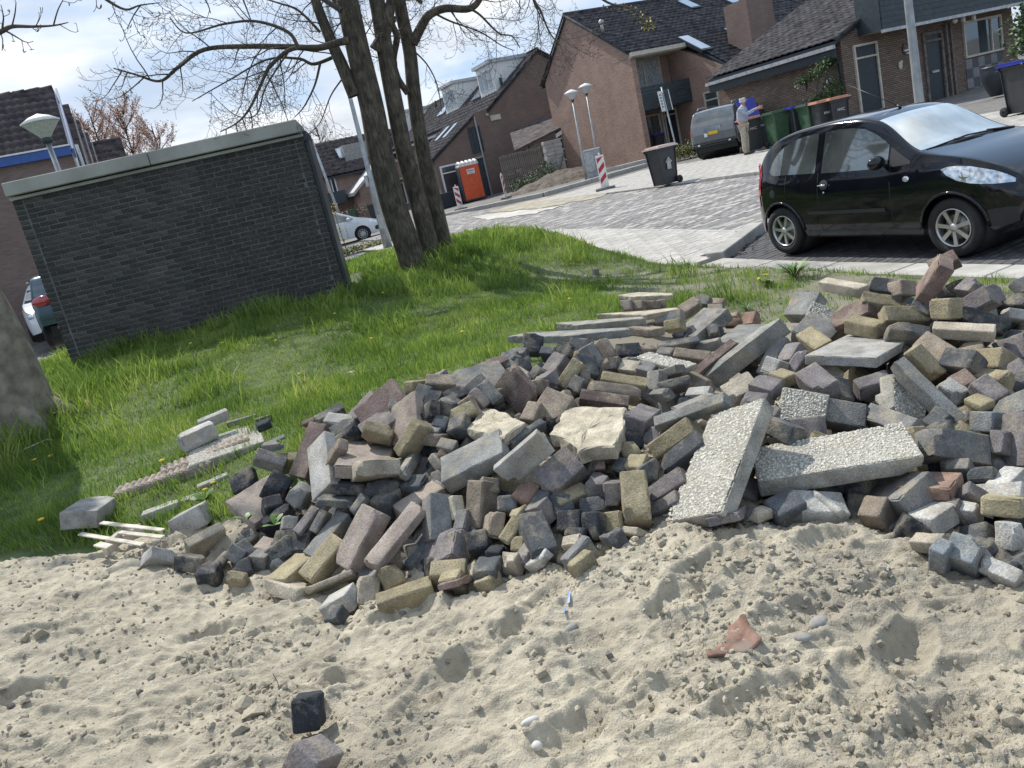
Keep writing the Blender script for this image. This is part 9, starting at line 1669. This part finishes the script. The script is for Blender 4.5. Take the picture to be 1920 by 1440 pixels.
# weeds, dandelions
yel = mat('dandelion_yellow', (.75, .55, .02), .6, .1, 60); stm = mat('weed_green', (.09, .17, .03), .55, .2, 30)
def weed(px, py, d, n, sz, lab, flower=0):
    p = zr(px, py, d) if d else onT(px, py); o = thing('weed', lab, 'weed', p); mb = MB()
    for k in range(n):
        a = 6.28*k/n+rl.random(); u_ = Vector((math.cos(a), math.sin(a), .8*rl.random()+.25)).normalized(); w_ = Vector((-math.sin(a), math.cos(a), 0)); l = sz*rl.uniform(.7, 1.2); wd = l*(.22 if n < 14 else .025)
        c = [Vector((0, 0, 0)), u_*l*.45+Vector((0, 0, l*.1)), u_*l*.8+Vector((0, 0, l*.06)), u_*l]
        mb.raw([c[0]-w_*.002, c[0]+w_*.002, c[1]-w_*wd, c[1]+w_*wd, c[2]-w_*wd*.9, c[2]+w_*wd*.9, c[3]], [(0, 1, 3, 2), (2, 3, 5, 4), (4, 5, 6)], 0, True)
    mb.build('leaves', stm, o)
    for k in range(flower): q = Vector((rl.uniform(-1, 1)*sz, rl.uniform(-1, 1)*sz, sz*rl.uniform(.8, 1.2))); mb = MB(); mb.tube([(0, 0, 0), q], .0018, 4); mb.lathe([(0, 0), (.014, .002), (.016, .006), (.0, .012)], q, 10, mi=1); mb.build('flower', [stm, yel], o)
weed(850, 800, 3.55, 9, .055, 'bright green leafy weed growing among black blocks in the heap'); weed(465, 975, 3.6, 4, .07, 'green weed leaf beside the flat pinkish slab'); weed(515, 985, 3.5, 4, .06, 'green weed leaves between dark planks at the left')
weed(385, 945, 0, 7, .09, 'dandelion with yellow flowers at the left tip of the heap', 2); weed(1490, 520, 0, 120, .20, 'tuft of long green grass on the dirt strip before the car'); weed(1440, 535, 0, 12, .10, 'yellow-flowered weed on the dirt strip left of the grass tuft', 4); weed(1470, 632, 4.55, 10, .09, 'small green weed in the gap beside the pale slab')
weed(1215, 738, 3.9, 30, .05, 'tiny grass tuft in the gap behind the sand-caked slab'); weed(1400, 585, 0, 60, .09, 'low green weeds beside the rear rubble'); weed(885, 505, 0, 10, .12, 'broad-leaved weed right of the tree feet')
DL = ['', 'dandelion right of the left tree foot, upper one of the close pair', 'dandelion nearest the left tree trunk', 'dandelion below the middle of the brick shed wall', 'dandelion in the lawn halfway between shed and heap', 'dandelion closest above the red tilted slab', 'dandelion at the sand edge left of the concrete block', 'dandelion close under the left half of the shed wall', 'dandelion beside the pale tile chip in the lawn', 'dandelion in the lawn above the upright maroon slab', 'dandelion just right of the left tree trunk, beside the long grass', 'dandelion left of the rear stack of flat slabs', 'dandelion between the ridged strips and the concrete block', 'dandelion near the right end of the brick shed wall', 'dandelion in the lawn below the big tree']
root0 = None
for k, (px, py) in enumerate([(70, 880), (100, 873), (85, 760), (420, 655), (520, 652), (565, 718), (85, 998), (360, 655), (700, 650), (870, 640), (105, 790), (1070, 575), (310, 885), (630, 602), (720, 560)]):
    p = onT(px, py); lab = 'dandelion right of the left tree foot, lower one of the close pair'
    if root0 is None:
        root0 = thing('dandelion', lab, 'dandelion', p, 0, 'dandelions in the lawn'); mb = MB(); mb.tube([(0, 0, 0), (.005, 0, .075)], .002, 4); mb.build('stem', stm, root0); mb = MB(); mb.lathe([(0, .07), (.016, .073), (.019, .08), (.0, .086)], (.005, 0, 0), 12); mb.build('flower', yel, root0)
    else: dup(root0, p, None, DL[k])
